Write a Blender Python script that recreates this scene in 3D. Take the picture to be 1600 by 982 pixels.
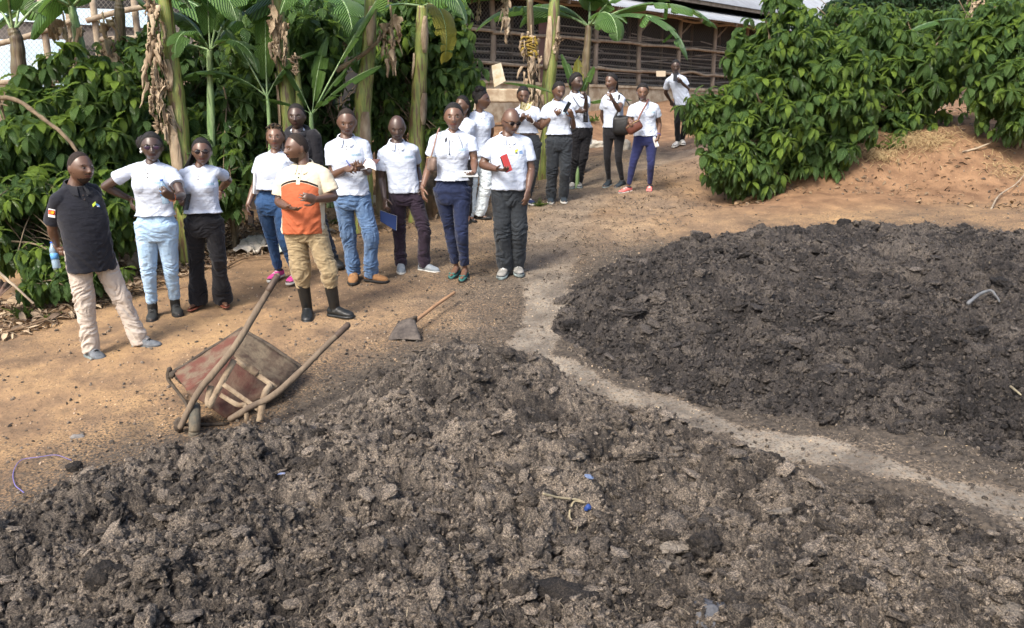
import bpy, math, random
import numpy as np
from mathutils import Vector, Matrix
from mathutils.bvhtree import BVHTree

for o in list(bpy.data.objects):
    bpy.data.objects.remove(o)
scene = bpy.context.scene
COL = scene.collection
PITCH = math.radians(14.0)
CAMZ = 2.0

# ---------------------------------------------------------------- camera, light, exposure
cam_data = bpy.data.cameras.new('camera')
cam = bpy.data.objects.new('camera', cam_data)
COL.objects.link(cam)
cam.location = (0, 0, CAMZ)
cam.rotation_euler = (math.radians(90) - PITCH, 0, 0)
cam_data.sensor_width = 36.0
cam_data.lens = 36.0 * 1250 / 1600
cam_data.clip_start = 0.05
cam_data.clip_end = 2000
scene.camera = cam

SUN_EL, SUN_AZ = 46.0, 212.0      # azimuth: direction the light comes from, degrees clockwise from +Y
world = bpy.data.worlds.new('World')
scene.world = world
world.use_nodes = True
wn = world.node_tree
bg = wn.nodes['Background']
sky = wn.nodes.new('ShaderNodeTexSky')
sky.sky_type = 'NISHITA'
sky.sun_disc = False
sky.sun_elevation = math.radians(SUN_EL)
sky.sun_rotation = math.radians(SUN_AZ)
sky.dust_density = 4.0
sky.air_density = 1.0
sky.ozone_density = 1.0
wn.links.new(sky.outputs[0], bg.inputs[0])
bg.inputs[1].default_value = 0.15

sd = bpy.data.lights.new('sun', 'SUN')
sd.energy = 2.2
sd.angle = math.radians(18)
sd.color = (1.0, 0.94, 0.85)
sun = bpy.data.objects.new('sun', sd)
COL.objects.link(sun)
_az = math.radians(SUN_AZ); _el = math.radians(SUN_EL)
_from = Vector((math.sin(_az) * math.cos(_el), math.cos(_az) * math.cos(_el), math.sin(_el)))
sun.rotation_euler = _from.to_track_quat('Z', 'Y').to_euler()
sun.location = _from * 30

scene.view_settings.view_transform = 'Standard'
scene.view_settings.look = 'None'
scene.view_settings.gamma = 1.0
scene.view_settings.use_curve_mapping = False
scene.view_settings.exposure = 1.02
scene.render.engine = 'CYCLES'
scene.cycles.max_bounces = 6
scene.cycles.diffuse_bounces = 3
scene.cycles.glossy_bounces = 3
scene.cycles.transparent_max_bounces = 12
scene.cycles.use_denoising = True
scene.cycles.caustics_reflective = False
scene.cycles.caustics_refractive = False

RNG = np.random.default_rng(7)
random.seed(7)

# ---------------------------------------------------------------- numpy noise
_perm = np.random.default_rng(3).permutation(256)
_perm = np.concatenate([_perm, _perm, _perm]).astype(np.int64)
_grad = np.random.default_rng(4).normal(size=(256, 3))
_grad /= np.linalg.norm(_grad, axis=1)[:, None]

def noise3(P):
    P = np.asarray(P, float)
    I = np.floor(P).astype(np.int64)
    F = P - I
    W = F * F * F * (F * (F * 6 - 15) + 10)
    out = np.zeros(len(P))
    for dx in (0, 1):
        for dy in (0, 1):
            for dz in (0, 1):
                h = _perm[(_perm[(_perm[(I[:, 0] + dx) & 255] + I[:, 1] + dy) & 255] + I[:, 2] + dz) & 255]
                g = _grad[h]
                d = g[:, 0] * (F[:, 0] - dx) + g[:, 1] * (F[:, 1] - dy) + g[:, 2] * (F[:, 2] - dz)
                w = (W[:, 0] if dx else 1 - W[:, 0]) * (W[:, 1] if dy else 1 - W[:, 1]) * (W[:, 2] if dz else 1 - W[:, 2])
                out += w * d
    return out * 1.5

def fbm(P, octv=4, gain=0.5):
    P = np.asarray(P, float)
    a, s, f = 1.0, 0.0, 1.0
    for k in range(octv):
        s = s + a * noise3(P * f + 17.3 * k)
        a *= gain
        f *= 2.03
    return s

def xy(P, z=0.0):
    return np.c_[P[:, 0], P[:, 1], np.full(len(P), z)]

def domes(X, Y, cell, seed, sharp=1.0):
    """lumpy bumps: for each jittered cell a dome of random size; returns max height (0..1) and the dome's random id value"""
    r = np.random.default_rng(seed)
    N = 512
    jx = r.random((N, N)); jy = r.random((N, N)); hh = r.random((N, N)); ax = r.random((N, N))
    gx = X / cell; gy = Y / cell
    ix = np.floor(gx).astype(int); iy = np.floor(gy).astype(int)
    best = np.zeros_like(X); bid = np.zeros_like(X)
    for dx in (-1, 0, 1):
        for dy in (-1, 0, 1):
            cx = ix + dx; cy = iy + dy
            a = cx % N; b = cy % N
            px = cx + jx[a, b]; py = cy + jy[a, b]
            ex = gx - px; ey = gy - py
            t = ax[a, b] * math.pi
            c, s = np.cos(t), np.sin(t)
            u = (ex * c + ey * s) * 0.8; v = (-ex * s + ey * c) * 1.25
            rad = 0.45 + 0.5 * hh[a, b]
            q = 1 - (u * u + v * v) / (rad * rad)
            h = np.sqrt(np.clip(q, 0, None)) ** sharp * (0.35 + 0.65 * hh[a, b])
            m = h > best
            best = np.where(m, h, best)
            bid = np.where(m, ax[a, b], bid)
    return best, bid

# ---------------------------------------------------------------- camera rays and the terrain
CT, ST = math.cos(PITCH), math.sin(PITCH)
def ray(u, v):
    x = (u - 800) / 1250.0; y = -(v - 491) / 1250.0
    return np.array([x, CT + y * ST, -ST + y * CT])
def at(u, v, Y):
    """the point seen at photo pixel (u, v) that stands Y metres away"""
    d = ray(u, v)
    t = Y / d[1]
    return np.array([d[0] * t, Y, CAMZ + d[2] * t])

def sstep(a, b, x):
    t = np.clip((x - a) / (b - a), 0, 1)
    return t * t * (3 - 2 * t)

def H0(X, Y):
    """bare terrain, a hillside that rises away from the camera"""
    X = np.asarray(X, float); Y = np.asarray(Y, float)
    Yc = np.where(Y < 5, 5 - (5 - Y) * 0.4, Y)
    Yc = np.where(Yc > 17, 17 + (Yc - 17) * 0.55, Yc)
    Yc = np.minimum(Yc, 60)
    z = -0.356 + 0.062 * 7 * np.tanh(X / 7) + 0.0936 * Yc
    # earth bank on the right that carries the coffee bushes
    e = (Y - (11.15 - 0.10 * (X - 3))) + 0.35 * noise3(np.stack([X.ravel() * .8, Y.ravel() * .8, X.ravel() * 0], 1)).reshape(X.shape)
    z = z + 0.62 * sstep(0.0, 2.0, e) * sstep(2.4, 4.6, X - 0.10 * (Y - 11)) * (1 - 0.75 * sstep(15, 18, Y))
    # gully at the foot of the first bush
    z = z - 0.16 * np.exp(-((X - 3.15) ** 2 / 0.25 + (Y - 11.5) ** 2 / 0.5))
    # bank under the long barn
    q = (Y - (17.6 + 0.85 * np.clip(X, -4, 30)))
    z = z + 0.45 * sstep(-1.0, 0.6, q) * sstep(-6, -2, X)
    return z

def hit(u, v):
    d = ray(u, v)
    lo, hi = 0.8, 200.0
    ts = np.concatenate([np.linspace(0.8, 30, 800), np.linspace(30.2, 200, 300)])
    z = CAMZ + d[2] * ts
    g = H0(d[0] * ts, d[1] * ts)
    k = np.where(z < g)[0]
    if len(k) == 0:
        t = 200.0
    else:
        k = k[0]
        t0, t1 = ts[max(k - 1, 0)], ts[k]
        for _ in range(25):
            t = (t0 + t1) / 2
            if CAMZ + d[2] * t < H0(np.array([d[0] * t]), np.array([d[1] * t]))[0]:
                t1 = t
            else:
                t0 = t
    return np.array([d[0] * t, d[1] * t, CAMZ + d[2] * t])

def poly_px(pts):
    return np.array([hit(u, v)[:2] for u, v in pts])

def sdist(X, Y, poly):
    """signed distance, positive inside"""
    d = np.full(X.shape, 1e9); inside = np.zeros(X.shape, bool)
    n = len(poly)
    for i in range(n):
        x0, y0 = poly[i]; x1, y1 = poly[(i + 1) % n]
        ex, ey = x1 - x0, y1 - y0
        t = np.clip(((X - x0) * ex + (Y - y0) * ey) / (ex * ex + ey * ey + 1e-12), 0, 1)
        d = np.minimum(d, (X - x0 - t * ex) ** 2 + (Y - y0 - t * ey) ** 2)
        c = ((y0 > Y) != (y1 > Y)) & (X < (x1 - x0) * (Y - y0) / (y1 - y0 + 1e-12) + x0)
        inside ^= c
    return np.where(inside, np.sqrt(d), -np.sqrt(d))

def lined(X, Y, line):
    d = np.full(X.shape, 1e9)
    for i in range(len(line) - 1):
        x0, y0 = line[i]; x1, y1 = line[i + 1]
        ex, ey = x1 - x0, y1 - y0
        t = np.clip(((X - x0) * ex + (Y - y0) * ey) / (ex * ex + ey * ey + 1e-12), 0, 1)
        d = np.minimum(d, (X - x0 - t * ex) ** 2 + (Y - y0 - t * ey) ** 2)
    return np.sqrt(d)

# ---------------------------------------------------------------- mesh helpers
class MB:
    def __init__(s):
        s.v = []; s.q = []; s.t = []; s.qm = []; s.tm = []; s.n = 0; s.a = {}; s.uv = []
    def add(s, V, Q=None, T=None, mat=0, **attrs):
        V = np.asarray(V, float).reshape(-1, 3)
        if Q is not None and len(Q):
            Q = np.asarray(Q, np.int64).reshape(-1, 4); s.q.append(Q + s.n); s.qm.append(np.full(len(Q), mat))
        if T is not None and len(T):
            T = np.asarray(T, np.int64).reshape(-1, 3); s.t.append(T + s.n); s.tm.append(np.full(len(T), mat))
        s.v.append(V)
        for k, x in attrs.items():
            s.a.setdefault(k, []).append((s.n, np.broadcast_to(np.asarray(x, float), (len(V),)).copy()))
        s.n += len(V)
    def arrays(s):
        V = np.concatenate(s.v) if s.v else np.zeros((0, 3))
        Q = np.concatenate(s.q) if s.q else np.zeros((0, 4), np.int64)
        T = np.concatenate(s.t) if s.t else np.zeros((0, 3), np.int64)
        return V, Q, T

def raw_mesh(name, V, Q, T, qm=None, tm=None, smooth=True):
    me = bpy.data.meshes.new(name)
    nl = len(Q) * 4 + len(T) * 3
    me.vertices.add(len(V)); me.loops.add(nl); me.polygons.add(len(Q) + len(T))
    me.vertices.foreach_set('co', np.ascontiguousarray(V, dtype=np.float32).ravel())
    me.loops.foreach_set('vertex_index', np.concatenate([Q.ravel(), T.ravel()]).astype(np.int32))
    st = np.concatenate([np.arange(len(Q)) * 4, len(Q) * 4 + np.arange(len(T)) * 3]).astype(np.int32)
    me.polygons.foreach_set('loop_start', st)
    if qm is not None:
        me.polygons.foreach_set('material_index', np.concatenate([qm, tm]).astype(np.int32))
    me.update(calc_edges=True)
    me.validate()
    me.polygons.foreach_set('use_smooth', np.full(len(me.polygons), smooth))
    return me

def finish(o, parent=None, label=None, cat=None, group=None, kind=None):
    COL.objects.link(o)
    if parent is not None:
        o.parent = parent
    if label: o['label'] = label
    if cat: o['category'] = cat
    if group: o['group'] = group
    if kind: o['kind'] = kind
    return o

def worldloc(parent):
    L = Vector((0, 0, 0))
    p = parent
    while p is not None:
        L += p.location
        p = p.parent
    return np.array(L)

def build(name, mb, mats, parent=None, loc=None, smooth=True, **kw):
    """link the collected shapes (given in world metres) as one object"""
    V, Q, T = mb.arrays()
    org = worldloc(parent)
    if loc is None:
        loc = org if parent is not None else (V.mean(0) * [1, 1, 0] + [0, 0, V[:, 2].min()] if len(V) else np.zeros(3))
    loc = np.asarray(loc, float)
    qm = np.concatenate(mb.qm) if mb.qm else np.zeros(0)
    tm = np.concatenate(mb.tm) if mb.tm else np.zeros(0)
    me = raw_mesh(name, V - loc, Q, T, qm, tm, smooth)
    for k, lst in mb.a.items():
        arr = np.zeros(len(V), np.float32)
        for n0, x in lst:
            arr[n0:n0 + len(x)] = x
        at_ = me.attributes.new(k, 'FLOAT', 'POINT')
        at_.data.foreach_set('value', arr)
    if not isinstance(mats, (list, tuple)): mats = [mats]
    for m in mats: me.materials.append(m)
    o = bpy.data.objects.new(name, me)
    o.location = Vector(loc - org)
    return finish(o, parent, **kw)

def empty(name, loc, label, cat, group=None, kind=None):
    o = bpy.data.objects.new(name, None)
    o.empty_display_size = 0.1
    o.location = Vector(loc)
    return finish(o, None, label, cat, group, kind)

def grid_quads(nr, nc, wrap=False):
    i = np.arange(nr - 1)[:, None]; j = np.arange(nc if wrap else nc - 1)[None, :]
    a = i * nc + j; b = i * nc + (j + 1) % nc
    return np.stack([a, b, b + nc, a + nc], -1).reshape(-1, 4)

def crom(P, n):
    """resample a control polyline smoothly (Catmull-Rom)"""
    P = np.asarray(P, float)
    if len(P) == 2:
        t = np.linspace(0, 1, n)[:, None]
        return P[0] * (1 - t) + P[1] * t
    Q = np.vstack([2 * P[0] - P[1], P, 2 * P[-1] - P[-2]])
    out = []
    m = len(P) - 1
    for x in np.linspace(0, m, n):
        k = min(int(x), m - 1); t = x - k
        p0, p1, p2, p3 = Q[k], Q[k + 1], Q[k + 2], Q[k + 3]
        out.append(0.5 * (2 * p1 + (p2 - p0) * t + (2 * p0 - 5 * p1 + 4 * p2 - p3) * t * t + (3 * p1 - p0 - 3 * p2 + p3) * t ** 3))
    return np.array(out)

def unitrows(P):
    return P / (np.linalg.norm(P, axis=1)[:, None] + 1e-9)

def unit(v):
    v = np.asarray(v, float); n = np.linalg.norm(v)
    return v / n if n > 1e-9 else v

def tube(mb, pts, rad, seg=12, n=None, asp=None, ref=None, mat=0, round_caps=True, **attrs):
    """closed tapered tube along a smooth path. rad: radii; asp: ratio of the second axis; ref: direction of the first axis"""
    pts = np.asarray(pts, float)
    rad = np.atleast_1d(np.asarray(rad, float))
    if len(rad) == 1: rad = np.repeat(rad, len(pts))
    asp = np.ones(len(pts)) if asp is None else np.broadcast_to(np.asarray(asp, float), (len(pts),))
    if n is None: n = max(2, 1 + 4 * (len(pts) - 1)) if len(pts) > 2 else 4
    D = np.c_[pts, rad, asp]
    D = crom(D, n)
    P, R, A = D[:, :3], np.maximum(D[:, 3], 1e-4), D[:, 4]
    T = np.gradient(P, axis=0); T /= np.linalg.norm(T, axis=1)[:, None] + 1e-12
    if round_caps:
        r0, r1 = R[0], R[-1]
        k = [0.0, 0.5, 0.866]
        pre = [(P[0] - T[0] * r0 * math.cos(a) * 0.98, r0 * math.sin(a), A[0], T[0]) for a in (0.12, 0.5, 1.0)]
        post = [(P[-1] + T[-1] * r1 * math.cos(a) * 0.98, r1 * math.sin(a), A[-1], T[-1]) for a in (1.0, 0.5, 0.12)]
        P = np.vstack([[x[0] for x in pre], P, [x[0] for x in post]])
        R = np.concatenate([[x[1] for x in pre], R, [x[1] for x in post]])
        A = np.concatenate([[x[2] for x in pre], A, [x[2] for x in post]])
        T = np.vstack([[x[3] for x in pre], T, [x[3] for x in post]])
    if ref is None:
        ref = np.array([1.0, 0, 0]) if abs(T[0][0]) < 0.8 else np.array([0, 0, 1.0])
    u = unit(np.asarray(ref, float) - T[0] * np.dot(ref, T[0]))
    ang = np.linspace(0, 2 * math.pi, seg, endpoint=False)
    c, s = np.cos(ang), np.sin(ang)
    V = []
    for i in range(len(P)):
        u = unit(u - T[i] * np.dot(u, T[i]))
        w = np.cross(T[i], u)
        V.append(P[i] + R[i] * (c[:, None] * u + A[i] * s[:, None] * w))
    V = np.vstack(V)
    m = len(P)
    Q = grid_quads(m, seg, wrap=True)
    V = np.vstack([V, P[0], P[-1]])
    a = np.arange(seg); b = (a + 1) % seg
    T0 = np.stack([np.full(seg, m * seg), b, a], 1)
    T1 = np.stack([np.full(seg, m * seg + 1), (m - 1) * seg + a, (m - 1) * seg + b], 1)
    mb.add(V, Q, np.vstack([T0, T1]), mat, **attrs)

def loft(mb, centres, ax, ay, wx, wy, seg=28, e=2.3, mat=0, **attrs):
    """closed stack of superellipse rings; ax, ay: per ring axes"""
    ang = np.linspace(0, 2 * math.pi, seg, endpoint=False)
    c = np.sign(np.cos(ang)) * np.abs(np.cos(ang)) ** (2 / e); s = np.sign(np.sin(ang)) * np.abs(np.sin(ang)) ** (2 / e)
    V = []
    m = len(centres)
    for i in range(m):
        V.append(np.asarray(centres[i]) + wx[i] * c[:, None] * ax[i] + wy[i] * s[:, None] * ay[i])
    V = np.vstack(V + [np.asarray(centres[0])[None], np.asarray(centres[-1])[None]])
    Q = grid_quads(m, seg, wrap=True)
    a = np.arange(seg); b = (a + 1) % seg
    T0 = np.stack([np.full(seg, m * seg), b, a], 1)
    T1 = np.stack([np.full(seg, m * seg + 1), (m - 1) * seg + a, (m - 1) * seg + b], 1)
    mb.add(V, Q, np.vstack([T0, T1]), mat, **attrs)

BQ = np.array([[0, 3, 2, 1], [4, 5, 6, 7], [0, 1, 5, 4], [1, 2, 6, 5], [2, 3, 7, 6], [3, 0, 4, 7]])
def hexa(mb, c8, mat=0, **attrs):
    mb.add(np.asarray(c8, float), BQ, None, mat, **attrs)
def box(mb, c, ax, ay, az, mat=0, **attrs):
    """box: centre and three half-extent vectors"""
    c = np.asarray(c, float); ax, ay, az = map(lambda k: np.asarray(k, float), (ax, ay, az))
    V = [c - ax - ay - az, c + ax - ay - az, c + ax + ay - az, c - ax + ay - az, c - ax - ay + az, c + ax - ay + az, c + ax + ay + az, c - ax + ay + az]
    hexa(mb, V, mat, **attrs)
def beam(mb, p, q, w, h, up=(0, 0, 1), mat=0):
    p = np.asarray(p, float); q = np.asarray(q, float)
    d = q - p; t = unit(d); s = unit(np.cross(t, up)); u = np.cross(s, t)
    box(mb, (p + q) / 2, d / 2, s * w / 2, u * h / 2, mat)

def ico(sub):
    import bmesh
    bm = bmesh.new(); bmesh.ops.create_icosphere(bm, subdivisions=sub, radius=1.0)
    V = np.array([v.co[:] for v in bm.verts]); F = np.array([[v.index for v in f.verts] for f in bm.faces]); bm.free()
    return V, F
ICO = {k: ico(k) for k in (1, 2, 3, 4, 5)}
def blob(mb, c, r, sub=2, mat=0, amp=0.0, freq=3.0, M=None, **attrs):
    V, F = ICO[sub]
    V = V.copy()
    if amp:
        V = V * (1 + amp * fbm(V * freq + np.asarray(c) * 3.1, 3))[:, None]
    V = V * np.asarray(r)
    if M is not None: V = V @ np.asarray(M).T
    mb.add(V + np.asarray(c), None, F, mat, **attrs)

def rots(n, rng):
    q = rng.normal(size=(n, 4)); q /= np.linalg.norm(q, axis=1)[:, None]
    w, x, y, z = q.T
    return np.stack([np.stack([1 - 2 * (y * y + z * z), 2 * (x * y - z * w), 2 * (x * z + y * w)], -1),
                     np.stack([2 * (x * y + z * w), 1 - 2 * (x * x + z * z), 2 * (y * z - x * w)], -1),
                     np.stack([2 * (x * z - y * w), 2 * (y * z + x * w), 1 - 2 * (x * x + y * y)], -1)], 1)

def scatter(mb, TV, TQ, TT, pos, M, mat=0, **attrs):
    """many copies of one template, M: (n,3,3) matrices"""
    n = len(pos); k = len(TV)
    V = np.einsum('nij,kj->nki', M, TV) + pos[:, None, :]
    off = (np.arange(n) * k)[:, None, None]
    Q = (TQ[None] + off).reshape(-1, 4) if TQ is not None and len(TQ) else None
    T = (TT[None] + off).reshape(-1, 3) if TT is not None and len(TT) else None
    at2 = {kk: np.repeat(np.asarray(x), k) if np.ndim(x) else x for kk, x in attrs.items()}
    mb.add(V.reshape(-1, 3), Q, T, mat, **at2)

# ---------------------------------------------------------------- materials
def ramp(n, pts):
    r = n.new('ShaderNodeValToRGB')
    el = r.color_ramp.elements
    while len(el) < len(pts): el.new(0.5)
    for e_, (p, c) in zip(el, pts):
        e_.position = p; e_.color = (*c, 1)
    return r

def mat(name, color, rough=0.8, color2=None, scale=8.0, detail=4.0, bump=0.0, bscale=60.0, spec=0.3, metallic=0.0,
        stretch=None, contrast=(0.35, 0.65), coat=0.0, sheen=0.0, trans=0.0, bdist=0.01):
    m = bpy.data.materials.new(name); m.use_nodes = True
    nt = m.node_tree; n = nt.nodes; b = n['Principled BSDF']
    b.inputs['Roughness'].default_value = rough
    b.inputs['Metallic'].default_value = metallic
    b.inputs['Specular IOR Level'].default_value = spec
    b.inputs['Base Color'].default_value = (*color, 1)
    if coat: b.inputs['Coat Weight'].default_value = coat
    if sheen: b.inputs['Sheen Weight'].default_value = sheen
    if trans: b.inputs['Transmission Weight'].default_value = trans
    co = n.new('ShaderNodeTexCoord')
    src = co.outputs['Object']
    if stretch:
        mp = n.new('ShaderNodeMapping'); mp.inputs['Scale'].default_value = stretch
        nt.links.new(src, mp.inputs[0]); src = mp.outputs[0]
    if color2 is not None:
        t = n.new('ShaderNodeTexNoise'); t.inputs['Scale'].default_value = scale; t.inputs['Detail'].default_value = detail
        t.inputs['Roughness'].default_value = 0.6
        nt.links.new(src, t.inputs['Vector'])
        r = ramp(n, [(contrast[0], color), (contrast[1], color2)])
        nt.links.new(t.outputs[0], r.inputs[0]); nt.links.new(r.outputs[0], b.inputs['Base Color'])
    if bump:
        t2 = n.new('ShaderNodeTexNoise'); t2.inputs['Scale'].default_value = bscale; t2.inputs['Detail'].default_value = 5
        nt.links.new(src, t2.inputs['Vector'])
        bp = n.new('ShaderNodeBump'); bp.inputs['Strength'].default_value = bump; bp.inputs['Distance'].default_value = bdist
        nt.links.new(t2.outputs[0], bp.inputs['Height']); nt.links.new(bp.outputs[0], b.inputs['Normal'])
    return m

def srgb(r, g, b):
    f = lambda c: (c / 255 / 12.92) if c / 255 <= 0.04045 else ((c / 255 + 0.055) / 1.055) ** 2.4
    return (f(r), f(g), f(b))

class NT:
    """small helper for longer node graphs"""
    def __init__(s, name):
        s.m = bpy.data.materials.new(name); s.m.use_nodes = True
        s.t = s.m.node_tree; s.n = s.t.nodes; s.b = s.n['Principled BSDF']
    def link(s, a, b): s.t.links.new(a, b)
    def node(s, typ, **kw):
        x = s.n.new('ShaderNode' + typ)
        for k, v in kw.items(): setattr(x, k, v)
        return x
    def val(s, inp, v):
        if hasattr(v, 'is_linked') or hasattr(v, 'links'): s.link(v, inp)
        else: inp.default_value = v
    def math(s, op, a, b=0.0, clamp=False):
        x = s.node('Math', operation=op, use_clamp=clamp)
        s.val(x.inputs[0], a); s.val(x.inputs[1], b)
        return x.outputs[0]
    def noise(s, vec, scale, detail=4, rough=0.6, out=0):
        x = s.node('TexNoise'); x.inputs['Scale'].default_value = scale; x.inputs['Detail'].default_value = detail
        x.inputs['Roughness'].default_value = rough
        s.link(vec, x.inputs['Vector']); return x.outputs[out]
    def vor(s, vec, scale, feature='F1', out=0):
        x = s.node('TexVoronoi', feature=feature); x.inputs['Scale'].default_value = scale
        s.link(vec, x.inputs['Vector']); return x.outputs[out]
    def ramp(s, fac, pts):
        r = ramp(s.n, pts); s.link(fac, r.inputs[0]); return r.outputs[0]
    def mix(s, f, a, b, typ='MIX'):
        x = s.node('Mix', data_type='RGBA', blend_type=typ)
        s.val(x.inputs[0], f)
        for i, c in ((6, a), (7, b)):
            if isinstance(c, tuple): x.inputs[i].default_value = (*c, 1)
            else: s.link(c, x.inputs[i])
        return x.outputs[2]
    def attr(s, name):
        x = s.node('Attribute'); x.attribute_name = name; return x.outputs['Fac']
    def bump(s, h, strength=0.5, dist=0.01, prev=None):
        x = s.node('Bump'); x.inputs['Strength'].default_value = strength; x.inputs['Distance'].default_value = dist
        s.link(h, x.inputs['Height'])
        if prev is not None: s.link(prev, x.inputs['Normal'])
        return x.outputs[0]
    def coord(s, which='Object', scale=None):
        c = s.node('TexCoord').outputs[which]
        if scale:
            mp = s.node('Mapping'); mp.inputs['Scale'].default_value = scale; s.link(c, mp.inputs[0]); c = mp.outputs[0]
        return c

# ---- manure: fibrous dark clods, dry tan skin on some lumps
def manure_mat(name, dark, mid, dry, dry_at=0.62):
    g = NT(name)
    co = g.coord()
    big = g.noise(co, 1.3, 5)
    med = g.noise(co, 9, 6, 0.7)
    fine = g.noise(co, 70, 4, 0.7)
    fib = g.noise(g.coord('Object', (90, 90, 130)), 1.6, 4, 0.75)
    id_ = g.attr('lump')
    f = g.math('ADD', g.math('MULTIPLY', big, 0.35), g.math('MULTIPLY', med, 0.45))
    f = g.math('ADD', f, g.math('MULTIPLY', fine, 0.30))
    f = g.math('ADD', f, g.math('MULTIPLY', g.math('SUBTRACT', id_, 0.5), 0.34))
    c = g.ramp(f, [(0.38, dark), (0.52, mid), (dry_at, dry), (dry_at + 0.16, tuple(x * 1.5 for x in dry))])
    fl = g.ramp(fib, [(0.40, (0.40, 0.40, 0.41)), (0.52, (0.95, 0.95, 0.95)), (0.66, (1.75, 1.70, 1.60))])
    c = g.mix(1.0, c, fl, 'MULTIPLY')
    gr = g.noise(co, 150, 5, 0.75)
    c = g.mix(1.0, c, g.ramp(gr, [(0.36, (0.35, 0.35, 0.36)), (0.5, (0.95, 0.95, 0.95)), (0.68, (1.65, 1.6, 1.52))]), 'MULTIPLY')
    g.link(c, g.b.inputs['Base Color'])
    g.b.inputs['Roughness'].default_value = 0.82
    g.b.inputs['Specular IOR Level'].default_value = 0.35
    b1 = g.bump(fine, 1.0, 0.022)
    b1 = g.bump(gr, 1.0, 0.010, b1)
    b2 = g.bump(fib, 1.0, 0.010, b1)
    g.link(b2, g.b.inputs['Normal'])
    return g.m
M_HEAP_A = manure_mat('dry_manure', (0.040, 0.034, 0.030), (0.125, 0.106, 0.089), (0.25, 0.21, 0.17))
M_HEAP_B = manure_mat('moist_manure', (0.024, 0.0215, 0.021), (0.066, 0.058, 0.054), (0.135, 0.117, 0.102), 0.66)

# ---- ground: orange laterite, trodden grey path, dark crumbs
def ground_mat():
    g = NT('laterite_earth')
    co = g.coord()
    big = g.noise(co, 0.55, 5, 0.6)
    med = g.noise(co, 3.2, 6, 0.65)
    fine = g.noise(co, 34, 5, 0.7)
    base = g.ramp(g.math('ADD', g.math('MULTIPLY', big, 0.45), g.math('MULTIPLY', med, 0.55)),
                  [(0.36, srgb(98, 81, 65)), (0.47, srgb(130, 106, 82)), (0.56, srgb(152, 124, 92)), (0.66, srgb(172, 141, 102))])
    red = g.attr('red')
    base = g.mix(red, base, g.ramp(med, [(0.35, srgb(108, 82, 62)), (0.65, srgb(146, 115, 87))]))
    path = g.attr('path')
    pcol = g.ramp(med, [(0.35, srgb(98, 93, 86)), (0.5, srgb(124, 118, 108)), (0.65, srgb(143, 136, 124))])
    pf = g.math('MULTIPLY', path, g.ramp(fine, [(0.3, (0.6, 0.6, 0.6)), (0.6, (1, 1, 1))]), True)
    base = g.mix(pf, base, pcol)
    # dark litter crumbs
    lit = g.attr('litter')
    cr = g.noise(g.coord('Object', (1, 1.0, 1)), 62, 5, 0.75)
    lf = g.math('SUBTRACT', g.math('ADD', g.math('MULTIPLY', cr, 1.0), g.math('MULTIPLY', lit, 0.16)), 0.58)
    lf = g.math('MULTIPLY', lf, 9.0, True)
    patch = g.noise(co, 2.1, 5, 0.7)
    lf2 = g.math('MULTIPLY', g.math('SUBTRACT', g.math('ADD', patch, g.math('MULTIPLY', lit, 0.12)), 0.62), 6.0, True)
    dcol = g.ramp(fine, [(0.35, (0.030, 0.026, 0.022)), (0.65, (0.11, 0.09, 0.07))])
    c = g.mix(g.math('MAXIMUM', lf, g.math('MULTIPLY', lf2, 0.75)), base, dcol)
    # pale chips
    vo = g.vor(co, 26, 'F1', 0)
    vc = g.vor(co, 26, 'F1', 1)
    chip = g.math('MULTIPLY', g.math('LESS_THAN', vo, 0.16), g.math('GREATER_THAN', g.noise(co, 6, 3), 0.56))
    c = g.mix(g.math('MULTIPLY', chip, 0.6), c, srgb(205, 178, 140))
    g.link(c, g.b.inputs['Base Color'])
    g.b.inputs['Roughness'].default_value = 0.92
    g.b.inputs['Specular IOR Level'].default_value = 0.2
    b1 = g.bump(fine, 0.7, 0.012)
    b2 = g.bump(cr, 0.7, 0.008, b1)
    b3 = g.bump(med, 0.4, 0.03, b2)
    g.link(b3, g.b.inputs['Normal'])
    return g.m
M_GROUND = ground_mat()

# ---------------------------------------------------------------- ground sheet
HEAPA = poly_px([(-320, 1120), (-160, 940), (0, 848), (130, 785), (240, 735), (310, 722), (400, 716), (470, 690), (530, 640), (590, 605), (640, 588), (720, 572), (800, 588), (880, 612),
                 (945, 642), (1010, 668), (1090, 700), (1190, 745), (1310, 797), (1420, 825), (1560, 862), (1750, 930), (2000, 1060), (2300, 1300)])
HEAPA = np.vstack([HEAPA, [[3.2, -1.0], [-2.4, -1.0]]])
HEAPB = poly_px([(885, 510), (905, 455), (985, 415), (1070, 392), (1180, 376), (1290, 369), (1420, 371), (1600, 382), (1800, 395), (2000, 430), (2050, 640), (1830, 770),
                 (1600, 722), (1500, 700), (1370, 672), (1230, 640), (1120, 628), (1030, 600), (955, 560)])
PATH = poly_px([(1060, 240), (990, 262), (900, 305), (862, 360), (855, 420), (858, 470), (838, 520), (850, 560), (930, 602), (1050, 643), (1200, 690), (1350, 735), (1600, 800), (1850, 880)])

def polar(th0, th1, nth, r0, r1, nr):
    th = np.linspace(math.radians(th0), math.radians(th1), nth)
    r = np.exp(np.linspace(math.log(r0), math.log(r1), nr))
    R, T = np.meshgrid(r, th, indexing='ij')
    return R * np.sin(T), R * np.cos(T)

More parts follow.
